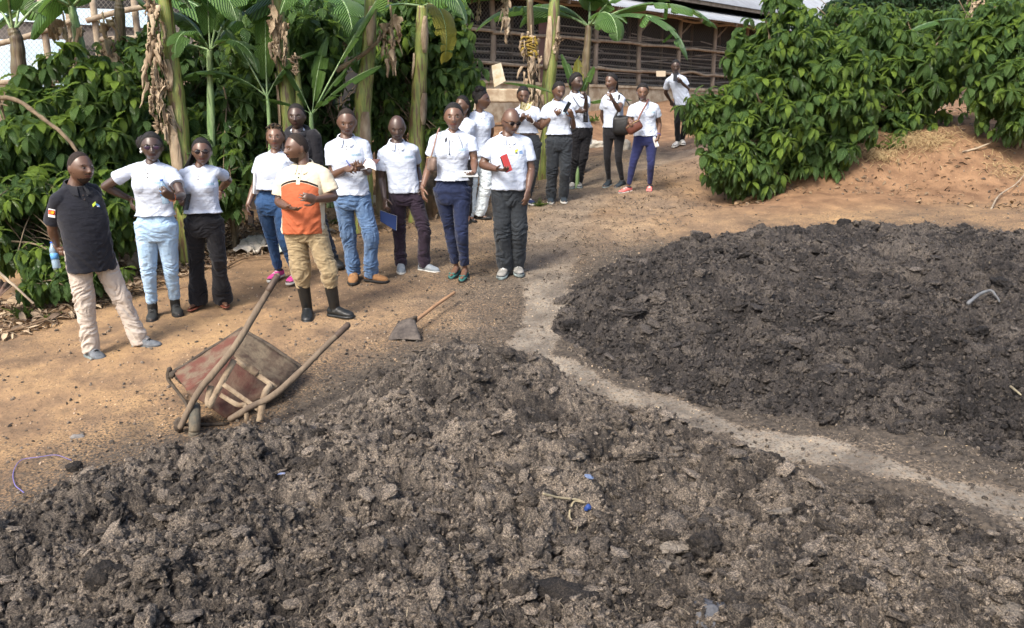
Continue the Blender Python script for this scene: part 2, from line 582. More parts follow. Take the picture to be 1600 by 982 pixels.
def ground_fine(X, Y):
    P = np.stack([X.ravel(), Y.ravel(), np.zeros(X.size)], 1)
    dA = sdist(X, Y, HEAPA); dB = sdist(X, Y, HEAPB)
    z = H0(X, Y)
    near = np.exp(-np.clip(-np.maximum(dA, dB), 0, 9) / 0.35)
    fade = sstep(24, 14, np.hypot(X, Y))
    z = z + fade * (0.05 * fbm(P * 0.7, 3).reshape(X.shape) + 0.022 * fbm(P * 4, 4).reshape(X.shape) * (0.5 + 0.5 * near))
    d1, _ = domes(X, Y, 0.07, 11)
    z = z + 0.022 * d1 * near * fade
    d2, _ = domes(X, Y, 0.035, 12)
    z = z + 0.006 * d2 * fade
    return z, dA, dB

def make_ground():
    th = np.concatenate([np.linspace(-180, -52, 40, endpoint=False), np.linspace(-52, 52, 900, endpoint=False), np.linspace(52, 180, 41)])
    r = np.concatenate([[0.25, 0.6, 1.0], np.exp(np.linspace(math.log(1.4), math.log(24), 700)), np.exp(np.linspace(math.log(25), math.log(900), 40))])
    R, T = np.meshgrid(r, np.radians(th), indexing='ij')
    X = R * np.sin(T); Y = R * np.cos(T)
    Z, dA, dB = ground_fine(X, Y)
    p = lined(X, Y, PATH)
    P3 = np.stack([X.ravel(), Y.ravel(), X.ravel() * 0], 1)
    wob = 0.10 * fbm(P3 * 1.7, 3).reshape(X.shape)
    wid = 0.15 + 0.20 * sstep(6.0, 9.5, Y)
    path = (1 - sstep(wid * 0.7, wid * 1.7, p + wob * 1.3)) * (1 - 0.40 * sstep(7.0, 9.5, Y))
    path = np.maximum(path, 0.50 * np.exp(-(p / 1.5) ** 2) * np.clip(.8 + .8 * fbm(P3 * 1.1 + 4, 3).reshape(X.shape), 0, 1.5))
    m = np.maximum(dA, dB)
    lit = 2.0 * np.exp(-np.clip(-m, 0, 9) / 0.40) + 0.55 * np.exp(-lined(X, Y, PATH + [-0.45, 0.2]) ** 2 / 1.6) + 0.35 * fbm(P3 * 0.5 + 5, 3).reshape(X.shape)
    lit = np.clip(lit + 0.28, 0, 2.0) * (1 - 0.75 * np.clip(path * 2 - 1, 0, 1))
    lit = lit * sstep(-6.6, -3.0, X + 0.55 * (Y - 5))
    red = np.clip(sstep(2.2, 3.6, X) * sstep(9.8, 10.8, Y) + sstep(15.0, 16.5, Y - 0.3 * X), 0, 1)
    mb = MB()
    n = len(th)
    mb.add(np.stack([X.ravel(), Y.ravel(), Z.ravel()], 1), grid_quads(len(r), n)[:, ::-1], None, 0, path=path.ravel(), litter=lit.ravel() * (1 - .6 * red.ravel()), red=red.ravel())
    build('ground', mb, M_GROUND, loc=(0, 0, 0), kind='structure')
make_ground()

# ---------------------------------------------------------------- the two manure heaps
def heap_profile(d, hmax, k):
    return hmax * (1 - np.exp(-np.clip(d, 0, None) / k))
CREST = [(at(715, 560, 5.9), 0.12, 0.50), (at(640, 590, 5.6), 0.05, 0.4), (at(370, 690, 4.7), -0.14, 0.35), (at(830, 610, 5.2), 0.10, 0.35), ]
def heapA_base(X, Y):
    d = sdist(X, Y, HEAPA)
    P = np.stack([X.ravel(), Y.ravel(), X.ravel() * 0], 1)
    h = heap_profile(d + 0.06 * fbm(P * 3, 3).reshape(X.shape), 0.40, 0.62)
    for c, hh, s in CREST:
        h = h + hh * np.exp(-((X - c[0]) ** 2 + (Y - c[1]) ** 2) / (s * s)) * sstep(-0.05, 0.3, d)
    h = h + 0.085 * fbm(P * 1.15 + 3, 3).reshape(X.shape) * sstep(0, 0.5, d)
    return d, h
def heapA_z(X, Y):
    X = np.asarray(X, float); Y = np.asarray(Y, float)
    d, h = heapA_base(X, Y)
    return H0(X, Y) + np.maximum(h, 0)
def heapB_base(X, Y):
    d = sdist(X, Y, HEAPB)
    P = np.stack([X.ravel(), Y.ravel(), X.ravel() * 0], 1)
    h = heap_profile(d + 0.08 * fbm(P * 2.4, 3).reshape(X.shape), 0.24, 0.45)
    h = h + 0.10 * fbm(P * 0.8 + 9, 3).reshape(X.shape) * sstep(0, 0.6, d)
    return d, h

def lumps(X, Y, amp, seed):
    P = np.stack([X.ravel(), Y.ravel(), X.ravel() * 0], 1)
    w = 0.05 * fbm(P * 5 + 2, 3).reshape(X.shape); w2 = 0.05 * fbm(P * 5 + 40, 3).reshape(X.shape)
    a, ia = domes(X + w, Y + w2, 0.27, seed, 0.9)
    b, ib = domes(X + w * .6, Y + w2 * .6, 0.115, seed + 1)
    c, ic = domes(X + w * .4, Y + w2 * .4, 0.05, seed + 2)
    dd, idd = domes(X, Y, 0.022, seed + 3)
    big_, ibig = domes(X + w * 1.5, Y + w2 * 1.5, 0.5, seed + 9, 1.2)
    pit = np.clip(fbm(P * 2.3 + 60, 2).reshape(X.shape), -1, 1)
    h = amp * (0.050 * big_ + 0.080 * a * (1 + .6 * pit) + 0.058 * b + 0.030 * c + 0.012 * dd)
    h += amp * (0.026 * fbm(P * 18, 3, 0.65) + 0.008 * noise3(P * 100)).reshape(X.shape)
    idx = 0.45 * ib + 0.35 * ia + 0.20 * ic
    return h, idx

def clod_templates(n, rng, sub=2):
    out = []
    V0, F0 = ICO[sub]
    for i in range(n):
        V = V0 * np.array([1, rng.uniform(.6, 1), rng.uniform(.35, .8)])
        V = V * (1 + 0.42 * fbm(V0 * 1.5 + i * 7, 2) + 0.24 * fbm(V0 * 4.5 + i * 3, 4, .7))[:, None]
        out.append((V, F0))
    return out
CLODS = clod_templates(12, np.random.default_rng(5), 4)
CLODS_S = clod_templates(12, np.random.default_rng(6), 1)

FLAKES = []
for i_ in range(10):
    V0_, F0_ = ICO[3]; V_ = V0_ * [1, np.random.default_rng(i_).uniform(.5, .95), .22]
    V_ = V_ * (1 + .40 * fbm(V0_ * [1.6, 1.6, .3] + i_ * 9, 3) + .12 * fbm(V0_ * 6 + i_, 2))[:, None]; V_[:, 2] += .10 * noise3(V0_ * 1.5 + i_ * 3)
    FLAKES.append((V_, F0_))
def fibres(mb, X, Y, Z, rng, lmin, lmax, w):
    n = len(X)
    L = rng.uniform(lmin, lmax, n); az = rng.uniform(0, 2 * math.pi, n); el = rng.normal(0, .35, n)
    d = np.stack([np.cos(az) * np.cos(el), np.sin(az) * np.cos(el), np.sin(el)], 1)
    s = np.stack([-np.sin(az), np.cos(az), np.zeros(n)], 1)
    up = np.cross(s, d) * -1
    M = np.stack([d * L[:, None], s * w, up * L[:, None]], 2)
    TV = np.array([[-.5, -1, 0], [-.5, 1, 0], [0, -1, .06], [0, 1, .06], [.5, -.5, 0], [.5, .5, -.02]])
    TQ = np.array([[0, 2, 3, 1], [2, 4, 5, 3]])
    scatter(mb, TV, TQ, None, np.stack([X, Y, Z], 1), M, 0, lump=rng.random(n))

HEAPZ = {}
def heap_surf(seed, x, y):
    Z, t0, t1, a, b = HEAPZ[seed]
    i = (np.log(np.hypot(x, y)) - a) / (b - a) * (Z.shape[0] - 1); j = (np.arctan2(x, y) - t0) / (t1 - t0) * (Z.shape[1] - 1)
    return Z[np.clip(np.round(i).astype(int), 0, Z.shape[0] - 1), np.clip(np.round(j).astype(int), 0, Z.shape[1] - 1)]
def make_heap(name, label, base, th0, th1, nth, r0, r1, nr, amp, seed, matl, ncl, nsm, nfib, dmin, szk):
    X, Y = polar(th0, th1, nth, r0, r1, nr)
    d, h = base(X, Y)
    l, idx = lumps(X, Y, amp, seed)
    edge = sstep(-0.22, 0.08, d)
    Z = H0(X, Y) + h + (l - 0.062 * amp) * edge - 0.10 * (1 - sstep(-0.25, -0.08, d)) - 0.01 * (1 - edge)
    HEAPZ[seed] = (Z, math.radians(th0), math.radians(th1), math.log(r0), math.log(r1))
    V = np.stack([X.ravel(), Y.ravel(), Z.ravel()], 1)
    Q = grid_quads(nr, nth)[:, ::-1]
    keep = (d > -0.25).ravel()
    Q = Q[keep[Q].all(1)]
    used = np.zeros(len(V), bool); used[Q.ravel()] = True
    mp = np.cumsum(used) - 1
    mb = MB()
    mb.add(V[used], mp[Q], None, 0, lump=idx.ravel()[used])
    e = np.argmax((d > 0.5).ravel())
    c = V[used].mean(0)
    root = empty(name, (c[0], c[1], float(H0(c[:1], c[1:2])[0])), label, 'manure heap', 'heaps of farmyard manure')
    build('heap_body', mb, matl, root)
    rng = np.random.default_rng(seed + 50)
    # loose clods lying on it, placed where the camera side can see them, over the whole heap
    def pick(n):
        idxs = np.flatnonzero((d > dmin).ravel())
        # even per view angle: the grid is denser near the camera, as the eye sees it
        k = rng.choice(idxs, n)
        jx = rng.normal(0, .01, n)
        return V[k, 0] + jx, V[k, 1] + rng.normal(0, .01, n), V[k, 2]
    mb = MB()
    x, y, z = pick(ncl)
    s = (0.016 + 0.060 * rng.random(ncl) ** 3.2) * szk
    for i, (TV, TF) in enumerate(CLODS):
        m = np.arange(ncl) % len(CLODS) == i
        M = rots(m.sum(), rng)
        flat = np.diag([1, 1, .75])
        M = flat @ M * s[m][:, None, None]
        scatter(mb, TV, None, TF, np.stack([x, y, z + s * .1], 1)[m], M, 0, lump=rng.random(m.sum()))
    x, y, z = pick(nsm)
    s = (0.004 + 0.014 * rng.random(nsm) ** 1.7) * szk
    for i, (TV, TF) in enumerate(CLODS_S):
        m = np.arange(nsm) % len(CLODS_S) == i
        M = rots(m.sum(), rng) * s[m][:, None, None]
        scatter(mb, TV, None, TF, np.stack([x, y, z + s * .2], 1)[m], M, 0, lump=rng.random(m.sum()))
    build('loose_clods', mb, matl, root, kind='stuff')
    # flat crusts and flakes
    nfl = int(ncl * (3 if seed < 200 else 1.6)); mb = MB()
    x, y, z = pick(nfl); s = (0.012 + 0.040 * rng.random(nfl) ** 2.6) * szk
    for i, (TV, TF) in enumerate(FLAKES):
        m = np.arange(nfl) % len(FLAKES) == i; k_ = m.sum()
        az = rng.uniform(0, 6.28, k_); c_, s_ = np.cos(az), np.sin(az); t1 = rng.normal(0, .38, k_); t2 = rng.normal(0, .38, k_); o_ = np.ones(k_); zz = np.zeros(k_)
        ax = unitrows(np.stack([c_, s_, t1], 1)); ay = unitrows(np.cross(np.stack([t2, zz, o_], 1), ax)); az_ = np.cross(ax, ay)
        M = np.stack([ax, ay, az_], 2) * s[m][:, None, None]
        scatter(mb, TV, None, TF, np.stack([x, y, z + s * .12], 1)[m], M, 0, lump=rng.uniform(.3, 1.15, k_))
    build('crust_flakes', mb, matl, root, kind='stuff')
    mb = MB()
    x, y, z = pick(nfib)
    fibres(mb, x, y, z + 0.004, rng, 0.010, 0.038, 0.0009 * szk)
    build('straw_fibres', mb, M_FIB, root, kind='stuff')
    return root
def fibre_mat():
    g = NT('dry_fibres'); c = g.ramp(g.attr('lump'), [(0.0, (0.030, 0.024, 0.020)), (0.55, (0.10, 0.08, 0.062)), (0.88, (0.16, 0.135, 0.10)), (1.0, (0.30, 0.25, 0.17))])
    g.link(c, g.b.inputs['Base Color']); g.b.inputs['Roughness'].default_value = 0.85
    return g.m
M_FIB = fibre_mat()
HEAP_A = make_heap('manure_heap', 'near heap of dry clumpy brown manure filling the foreground, wheelbarrow tipped at its edge', heapA_base, -50, 50, 1150, 1.15, 7.0, 720, 1.0, 101, M_HEAP_A, 1100, 46000, 38000, -0.06, 1.0)
HEAP_B = make_heap('manure_heap', 'far heap of dark moist manure on the right beyond the pale footpath', heapB_base, 0, 58, 900, 4.2, 13.5, 520, 1.0, 202, M_HEAP_B, 520, 36000, 22000, -0.12, 1.2)
# ================================================================ PEOPLE
def remesh(mb, voxel, smooth=2):
    V, Q, T = mb.arrays()
    me = raw_mesh('tmp', V, Q, T)
    o = bpy.data.objects.new('tmp', me); COL.objects.link(o)
    m = o.modifiers.new('r', 'REMESH'); m.mode = 'VOXEL'; m.voxel_size = voxel; m.adaptivity = 0.0
    if smooth:
        s = o.modifiers.new('s', 'SMOOTH'); s.iterations = smooth; s.factor = 0.5
    dg = bpy.context.evaluated_depsgraph_get(); dg.update()
    ev = o.evaluated_get(dg); m2 = ev.to_mesh()
    nv = len(m2.vertices); co = np.zeros(nv * 3); m2.vertices.foreach_get('co', co)
    lt = np.zeros(len(m2.polygons), np.int32); m2.polygons.foreach_get('loop_total', lt)
    li = np.zeros(len(m2.loops), np.int32); m2.loops.foreach_get('vertex_index', li)
    no = np.zeros(nv * 3); m2.vertices.foreach_get('normal', no)
    st = np.concatenate([[0], np.cumsum(lt)[:-1]])
    q = lt == 4; t = lt == 3
    Q2 = li[st[q][:, None] + np.arange(4)] if q.any() else np.zeros((0, 4), int)
    T2 = li[st[t][:, None] + np.arange(3)] if t.any() else np.zeros((0, 3), int)
    ev.to_mesh_clear(); bpy.data.objects.remove(o); bpy.data.meshes.remove(me)
    return co.reshape(-1, 3), Q2, T2, no.reshape(-1, 3)

def cloth_mat(name, color, rough=0.85, color2=None, scale=5.0, weave=350.0, bump=0.25, fold=0.5, contrast=(.3, .7), sheen=0.15, streak=None):
    g = NT(name)
    co = g.coord()
    if color2 is None: color2 = tuple(c * 0.9 for c in color)
    c = g.ramp(g.noise(co if streak is None else g.coord('Object', streak), scale, 4), [(contrast[0], color), (contrast[1], color2)])
    g.link(c, g.b.inputs['Base Color'])
    g.b.inputs['Roughness'].default_value = rough
    g.b.inputs['Specular IOR Level'].default_value = 0.2
    g.b.inputs['Sheen Weight'].default_value = sheen
    w = g.noise(co, weave, 2)
    f = g.noise(g.coord('Object', (7, 7, 15)), 1.6, 3, 0.55)
    b = g.bump(w, bump, 0.002)
    b = g.bump(f, fold, 0.025, b)
    g.link(b, g.b.inputs['Normal'])
    return g.m

WHITE = cloth_mat('white_polo_cotton', (0.52, 0.57, 0.67), color2=(0.46, 0.52, 0.63))
BLACKPOLO = cloth_mat('black_polo_cotton', (0.010, 0.011, 0.016), color2=(0.014, 0.015, 0.022))
BLACKCLOTH = cloth_mat('black_trouser_cloth', (0.012, 0.012, 0.015))
CHARCOAL = cloth_mat('charcoal_trouser_cloth', (0.022, 0.026, 0.032), color2=(0.028, 0.034, 0.041))
NAVY = cloth_mat('navy_trouser_cloth', (0.014, 0.022, 0.060))
NAVYL = cloth_mat('bright_navy_leggings', (0.021, 0.026, 0.095), color2=(0.017, 0.022, 0.08))
PURPLE = cloth_mat('dark_plum_trousers', (0.030, 0.020, 0.034))
LTJEANS = cloth_mat('light_blue_denim', (0.30, 0.46, 0.66), color2=(0.42, 0.57, 0.74), scale=4, streak=(3, 3, 1.2))
MDJEANS = cloth_mat('mid_blue_denim', (0.055, 0.11, 0.22), color2=(0.13, 0.21, 0.35), scale=7, streak=(3, 3, 1.2))
DKJEANS = cloth_mat('dark_blue_denim', (0.022, 0.065, 0.16), color2=(0.04, 0.09, 0.20), scale=7, streak=(3, 3, 1.2))
PALEJEANS = cloth_mat('pale_washed_denim', (0.58, 0.66, 0.70), color2=(0.66, 0.73, 0.76), scale=6)
KHAKI = cloth_mat('khaki_cotton', (0.34, 0.265, 0.155), color2=(0.28, 0.215, 0.125), scale=6)
BEIGE = cloth_mat('beige_cotton', (0.49, 0.43, 0.37), color2=(0.43, 0.37, 0.32), scale=6)
COLLAR_W = cloth_mat('white_knit_collar', (0.68, 0.72, 0.80), fold=0.1)
COLLAR_B = cloth_mat('black_knit_collar', (0.014, 0.015, 0.02), fold=0.1)

def polo_two_tone():
    g = NT('cream_and_orange_polo_cotton')
    co = g.coord()
    z = g.attr('zone')
    f = g.math('MULTIPLY', g.math('SUBTRACT', z, 0.5), 60.0, True)
    c = g.mix(f, g.ramp(g.noise(co, 5), [(.3, (0.62, 0.55, 0.42)), (.7, (0.56, 0.495, 0.37))]), g.ramp(g.noise(co, 5), [(.3, (0.46, 0.125, 0.055)), (.7, (0.39, 0.105, 0.048))]))
    ln = g.math('LESS_THAN', g.math('ABSOLUTE', g.math('SUBTRACT', z, 0.44)), 0.05)
    ln = g.math('MULTIPLY', ln, g.attr('piping'))
    c = g.mix(ln, c, (0.02, 0.015, 0.015))
    g.link(c, g.b.inputs['Base Color'])
    g.b.inputs['Roughness'].default_value = 0.85; g.b.inputs['Specular IOR Level'].default_value = 0.2
    b = g.bump(g.noise(co, 350, 2), 0.25, 0.002)
    b = g.bump(g.noise(g.coord('Object', (7, 7, 15)), 1.6, 3), 0.5, 0.02, b)
    g.link(b, g.b.inputs['Normal'])
    return g.m
POLO2 = polo_two_tone()

def skin_mat(name, c):
    g = NT(name)
    co = g.coord()
    f = g.noise(co, 14, 4)
    col = g.ramp(f, [(0.3, c), (0.7, tuple(x * k for x, k in zip(c, (1.22, 1.18, 1.15))))])
    g.link(col, g.b.inputs['Base Color'])
    g.b.inputs['Roughness'].default_value = 0.38
    g.b.inputs['Specular IOR Level'].default_value = 0.6
    g.link(g.bump(g.noise(co, 180, 3), 0.15, 0.003), g.b.inputs['Normal'])
    return g.m
SKINS = {'d': skin_mat('very_dark_skin', (0.060, 0.036, 0.027)), 'm': skin_mat('dark_brown_skin', (0.100, 0.054, 0.035)), 'l': skin_mat('warm_brown_skin', (0.135, 0.074, 0.048))}
LIPS = {'d': mat('dark_lips', (0.06, 0.028, 0.025), 0.6), 'm': mat('brown_lips', (0.10, 0.042, 0.034), 0.6), 'l': mat('rose_brown_lips', (0.16, 0.062, 0.05), 0.6)}
BEARD = mat('short_black_stubble', (0.016, 0.011, 0.009), 0.7, (0.03, 0.018, 0.013), 200, bump=0.5, bscale=400)
HAIR = mat('black_hair', (0.007, 0.006, 0.006), 0.65, (0.016, 0.013, 0.012), 60, bump=0.9, bscale=160, spec=0.35)
HAIRTH = mat('close_cropped_black_hair', (0.020, 0.015, 0.013), 0.8, (0.036, 0.026, 0.021), 120, bump=0.4, bscale=300, spec=0.2)
HAIRBR = mat('black_and_blond_twisted_hair', (0.010, 0.008, 0.007), 0.6, (0.12, 0.075, 0.035), 38, bump=0.9, bscale=120, contrast=(.45, .62))
EYEW = mat('eye_white', (0.20, 0.17, 0.15), 0.35)
EYED = mat('eye_iris', (0.008, 0.005, 0.004), 0.12, spec=0.6)
LENS = mat('dark_glasses_lens', (0.012, 0.009, 0.012), 0.08, spec=0.7)
LENSP = mat('violet_glasses_lens', (0.045, 0.025, 0.05), 0.08, spec=0.7)
BTN = mat('dark_button', (0.05, 0.035, 0.03), 0.4)
LOGO_T = mat('teal_embroidery', (0.16, 0.42, 0.50), 0.8)
LOGO_G = mat('lime_embroidery', (0.50, 0.62, 0.06), 0.8)
LOGO_B = mat('blue_embroidery', (0.10, 0.25, 0.55), 0.8)
LOGO_K = mat('dark_embroidery', (0.04, 0.05, 0.06), 0.8)
RED = mat('red_print', (0.65, 0.03, 0.02), 0.7); YEL = mat('yellow_print', (0.85, 0.45, 0.03), 0.7); WPRINT = mat('white_print', (0.8, 0.8, 0.8), 0.7); ORN = mat('orange_print', (0.80, 0.16, 0.02), 0.7)

EYEZ = 0.006
def head_surface(V, male=True, full=1.0):
    """V: unit sphere points -> head points in the head frame (x side, y face, z up), height about 1"""
    x, y, z = V[:, 0], V[:, 1], V[:, 2]
    X = 0.345 * x; Y = 0.405 * y; Z = 0.5 * z
    # skull wider at the back, jaw narrower
    low = np.clip(-Z / 0.5, 0, 1)
    X = X * (1 - (0.34 if male else 0.40) * low ** 1.6 / full)
    X = X * (1 - 0.05 * sstep(0, 0.4, Y))
    back = sstep(0.0, -0.35, Y)
    Y = Y - back * sstep(0.0, -0.4, Z) * Y * 0.35
    Y = np.where((Y > 0), Y * (1 - 0.10 * sstep(0.1, 0.5, Z)), Y)
    # flatter face
    face = sstep(0.05, 0.3, Y)
    Y = Y + face * 0.02 * sstep(0.1, -0.2, Z)
    g = lambda cx, cz, sx, sz: np.exp(-((np.abs(X) - cx) / sx) ** 2 - ((Z - cz) / sz) ** 2) * face
    Y = Y - 0.042 * g(0.135, 0.03, 0.060, 0.045)                                   # eye sockets
    Y = Y + (0.018 if male else 0.010) * g(0.11, 0.11, 0.11, 0.030)                # brow
    Y = Y + 0.020 * g(0.19, -0.06, 0.07, 0.07)                                     # cheekbones
    tri = np.clip((0.06 - Z) / 0.19, 0, 1) * (Z > -0.16)
    nose = np.exp(-(X / (0.030 + 0.030 * tri)) ** 2) * (0.025 + 0.085 * tri) * sstep(-0.160, -0.115, Z) * sstep(0.10, 0.0, Z)
    Y = Y + nose * face
    Y = Y + 0.028 * np.exp(-((np.abs(X) - 0.055) / 0.028) ** 2 - ((Z + 0.115) / 0.028) ** 2) * face
    Y = Y + 0.036 * np.exp(-(X / 0.085) ** 2 - ((Z + 0.205) / 0.024) ** 2) * face  # upper lip
    Y = Y + 0.036 * np.exp(-(X / 0.075) ** 2 - ((Z + 0.258) / 0.026) ** 2) * face  # lower lip
    Y = Y - 0.016 * np.exp(-(X / 0.09) ** 2 - ((Z + 0.232) / 0.010) ** 2) * face
    Y = Y - 0.015 * np.exp(-(X / 0.08) ** 2 - ((Z + 0.315) / 0.025) ** 2) * face
    Y = Y + 0.035 * np.exp(-(X / 0.09) ** 2 - ((Z + 0.41) / 0.06) ** 2) * face     # chin
    return np.stack([X, Y, Z], 1)

def hair_mask(P, line=0.0):
    X, Y, Z = P[:, 0], P[:, 1], P[:, 2]
    hl = np.interp(Y, [-0.45, -0.25, -0.08, 0.02, 0.12, 0.22, 0.3], [-0.30, -0.26, -0.12, 0.04, 0.17, 0.32, 0.36]) + line
    return sstep(-0.03, 0.09, Z - hl)

class Person:
    def __init__(s, label, group=None, **k):
        s.k = k
        s.male = k.get('male', True)
        s.g = k.get('g', 1.0)                 # girth
        fa, fb = k['feet']                    # toe pixels a (picture left), b
        s.T = [hit(*fa), hit(*fb)]
        s.Y = k.get('Y', (s.T[0][1] + s.T[1][1]) / 2) - k.get('fwd', 0.0)
        s.crown = at(*k['crown'], s.Y); s.chin = at(*k['chin'], s.Y)
        gz = float(np.mean([H0(t[:1], t[1:2])[0] for t in s.T]))
        s.H = s.crown[2] - gz
        s.gz = gz
        H = s.H
        yaw = math.radians(k.get('yaw', 0)); s.yaw = yaw
        s.lat = np.array([math.cos(yaw), math.sin(yaw), 0]); s.fw = np.array([math.sin(yaw), -math.cos(yaw), 0])
        s.nb = at(*k['neck'], s.Y)
        s.pel = np.array([at(k['pelu'], 330, s.Y)[0], s.Y, gz + 0.525 * H])
        sc = H / 1.72; s.s = sc
        s.base = np.array([s.pel[0], s.Y, gz])
        s.root = empty('person', s.base, label, 'person', group)
        # shoulders
        sh = []
        for i, key in enumerate(('sa', 'sb')):
            sgn = -1 if i == 0 else 1
            dz = -sgn * 0.17 * sc * math.sin(yaw)
            sh.append(at(*k[key], s.Y - dz))
        s.sh = sh
        hw = (0.085 if s.male else 0.088) * sc
        s.hip = [s.pel - s.lat * hw, s.pel + s.lat * hw]
        # arms
        s.arm = []
        for i, key in enumerate(('arma', 'armb')):
            a = k.get(key)
            if a is None:
                s.arm.append(None); continue
            (eu, ev, es), (wu, wv, ws) = a[0], a[1]
            e = s.on_ray(eu, ev, sh[i], 0.172 * H, es)
            w = s.on_ray(wu, wv, e, 0.150 * H, ws)
            tip = None
            if len(a) > 2 and a[2] is not None:
                tip = s.on_ray(a[2][0], a[2][1], w, 0.10 * H, a[2][2])
            s.arm.append((e, w, tip, a[3] if len(a) > 3 else {}))
        # legs
        s.leg = []
        for i in range(2):
            hd = math.radians(k['head_feet'][i]); d = np.array([math.sin(hd), -math.cos(hd), 0])
            toe = s.T[i]; ank = toe - d * 0.185 * sc
            gzz = float(H0(ank[:1], ank[1:2])[0])
            ank = np.array([ank[0], ank[1], gzz + 0.085 * sc])
            L1, L2 = 0.245 * H, 0.240 * H
            hp = s.hip[i]; v = ank - hp; D = np.linalg.norm(v)
            c = min(max((L1 * L1 + D * D - L2 * L2) / (2 * L1 * D), -1), 1)
            off = L1 * math.sqrt(max(0, 1 - c * c)) + 0.006
            bend = unit(d * 0.6 + s.fw * 0.4)
            perp = unit(bend - unit(v) * np.dot(bend, unit(v)))
            kn = hp + unit(v) * min(L1 * c, D * 0.52) + perp * min(off, 0.13)
            s.leg.append((hp, kn, ank, d, toe))
        hy = math.radians(k.get('hyaw', 0)); hp_ = math.radians(k.get('pitch', 0)); hr = math.radians(k.get('roll', 0))
        f = np.array([math.sin(hy) * math.cos(hp_), -math.cos(hy) * math.cos(hp_), -math.sin(hp_)])
        x = np.array([-math.cos(hy), -math.sin(hy), 0]); up = np.cross(x, f)
        x2 = x * math.cos(hr) + up * math.sin(hr); up2 = np.cross(x2, f)
        s.HM = np.stack([x2, f, up2], 1)       # columns: head axes
        s.hh = k.get('hh', 0.141) * H * 1.07
        s.hc = at((k['crown'][0] + k['chin'][0]) / 2 if 'hu' not in k else k['hu'], (k['crown'][1] + k['chin'][1]) / 2 + 1, s.Y - 0.02 * sc - 0.03 * math.sin(hp_))
        s.voxel = k.get('voxel', 0.0065)
    def on_ray(s, u, v, p, L, side):
        """point seen at (u, v) at distance L from p; side +1: the one nearer the camera"""
        C = np.array([0, 0, CAMZ]); d = unit(ray(u, v))
        oc = p - C; b = float(oc @ d); m = C + d * b
        r2 = L * L - float(np.sum((m - p) ** 2))
        if r2 <= 0:
            q = m
            return q
        return C + d * (b - side * math.sqrt(r2))
    # ---- skin
    def hand(s, mb, e, w, tip, o):
        sc = s.s * (1.0 if s.male else 0.92)
        d = unit((tip - w) if tip is not None else (w - e))
        pn = o.get('palm')
        if pn is None:
            pn = unit(np.cross(d, [0, 1, 0])) if abs(d[2]) > 0.6 else np.array([0, 0, -1.0])
            pn = unit(s.pel + [0, 0, 0] - w) if abs(d[2]) > 0.6 else pn
        pn = unit(np.asarray(pn, float) - d * np.dot(pn, d))
        side = unit(np.cross(d, pn))           # across the knuckles
        if o.get('thumb', 1) < 0: side = -side
        curl = o.get('curl', 0.35)
        pc = w + d * 0.048 * sc
        tube(mb, [w - d * .015 * sc, w + d * 0.02 * sc, w + d * 0.055 * sc, w + d * 0.085 * sc], np.array([.024, .034, .042, .038]) * sc, asp=[.75, .5, .40, .38], ref=side, seg=14)
        for j, (off, L) in enumerate(((0.029, 0.070), (0.010, 0.080), (-0.010, 0.075), (-0.029, 0.058))):
            b = w + d * (0.088 - 0.004 * abs(off) / .01) * sc + side * off * sc
            dd = unit(d + side * off * 3.0)
            pts = [b - dd * .02 * sc, b]; a = 0.0
            for q, fr in enumerate((0.45, 0.32, 0.23)):
                a += curl * (0.9 + 0.08 * j) * (1.0 if q else 0.8)
                b = b + (dd * math.cos(a) + pn * math.sin(a)) * L * fr * sc
                pts.append(b)
            r = (0.0092, 0.0095, 0.0085, 0.0078, 0.0062)
            tube(mb, pts, np.array(r) * sc * (1 if j < 3 else .9), seg=8, n=9)
        b = w + d * 0.02 * sc + side * 0.028 * sc
        t1 = b + (d * .55 + side * .75 + pn * .25) * 0.036 * sc
        t2 = t1 + (d * .85 + side * .30 + pn * (.25 + curl * .5)) * 0.032 * sc
        t3 = t2 + (d * .95 + side * .0 + pn * (.2 + curl * .6)) * 0.024 * sc
        tube(mb, [b - side * .01, b, t1, t2, t3], np.array([.014, .015, .0115, .0105, .008]) * sc, seg=8, n=10)
        return d, pn, side
    def build_body(s):
        mb = MB(); sc, g, k = s.s, s.g, s.k
        sk = s.k.get('skin', 'm')
        # torso core, slimmer than the clothes
        P, N = s.pel, s.nb
        c = [P + (N - P) * t for t in (-.18, 0, .3, .6, .85, .97)]
        loft(mb, c, [s.lat] * 6, [s.fw] * 6, np.array([.10, .13, .115, .14, .13, .06]) * sc * g, np.array([.07, .085, .075, .09, .07, .05]) * sc * g, seg=20)
        hb = s.hc + s.HM @ np.array([0, -0.16, -0.22]) * s.hh
        nr = (0.058 if s.male else 0.048) * sc
        tube(mb, [N - [0, 0, .05], N + [0, 0, 0.0], (N + hb) / 2, hb, hb + s.HM[:, 2] * 0.05], [nr * 1.25, nr * 1.08, nr * .95, nr * .97, nr * .9], seg=16)
        for i in range(2):
            tube(mb, [N - [0, 0, .03], (N + s.sh[i]) / 2 - [0, 0, .02], s.sh[i] - [0, 0, .025]], np.array([.036, .036, .036]) * sc, seg=12)
        # head
        V, F = ICO[5]
        HV = head_surface(V, s.male) * s.hh
        mb.add(s.hc + HV @ s.HM.T, None, F)
        for sg in (-1, 1):
            V2, F2 = ICO[2]
            E = V2 * np.array([.028, .070, .125]) * s.hh
            ca, sa = math.cos(sg * 0.35), math.sin(sg * 0.35)
            E = np.stack([E[:, 0] * ca - E[:, 1] * sa, E[:, 0] * sa + E[:, 1] * ca, E[:, 2]], 1)
            mb.add(s.hc + (E + np.array([sg * 0.340, -0.03, -0.02]) * s.hh) @ s.HM.T, None, F2)
        # arms and hands
        ag = (1.0 if s.male else 0.90) * g
        s.hands = []
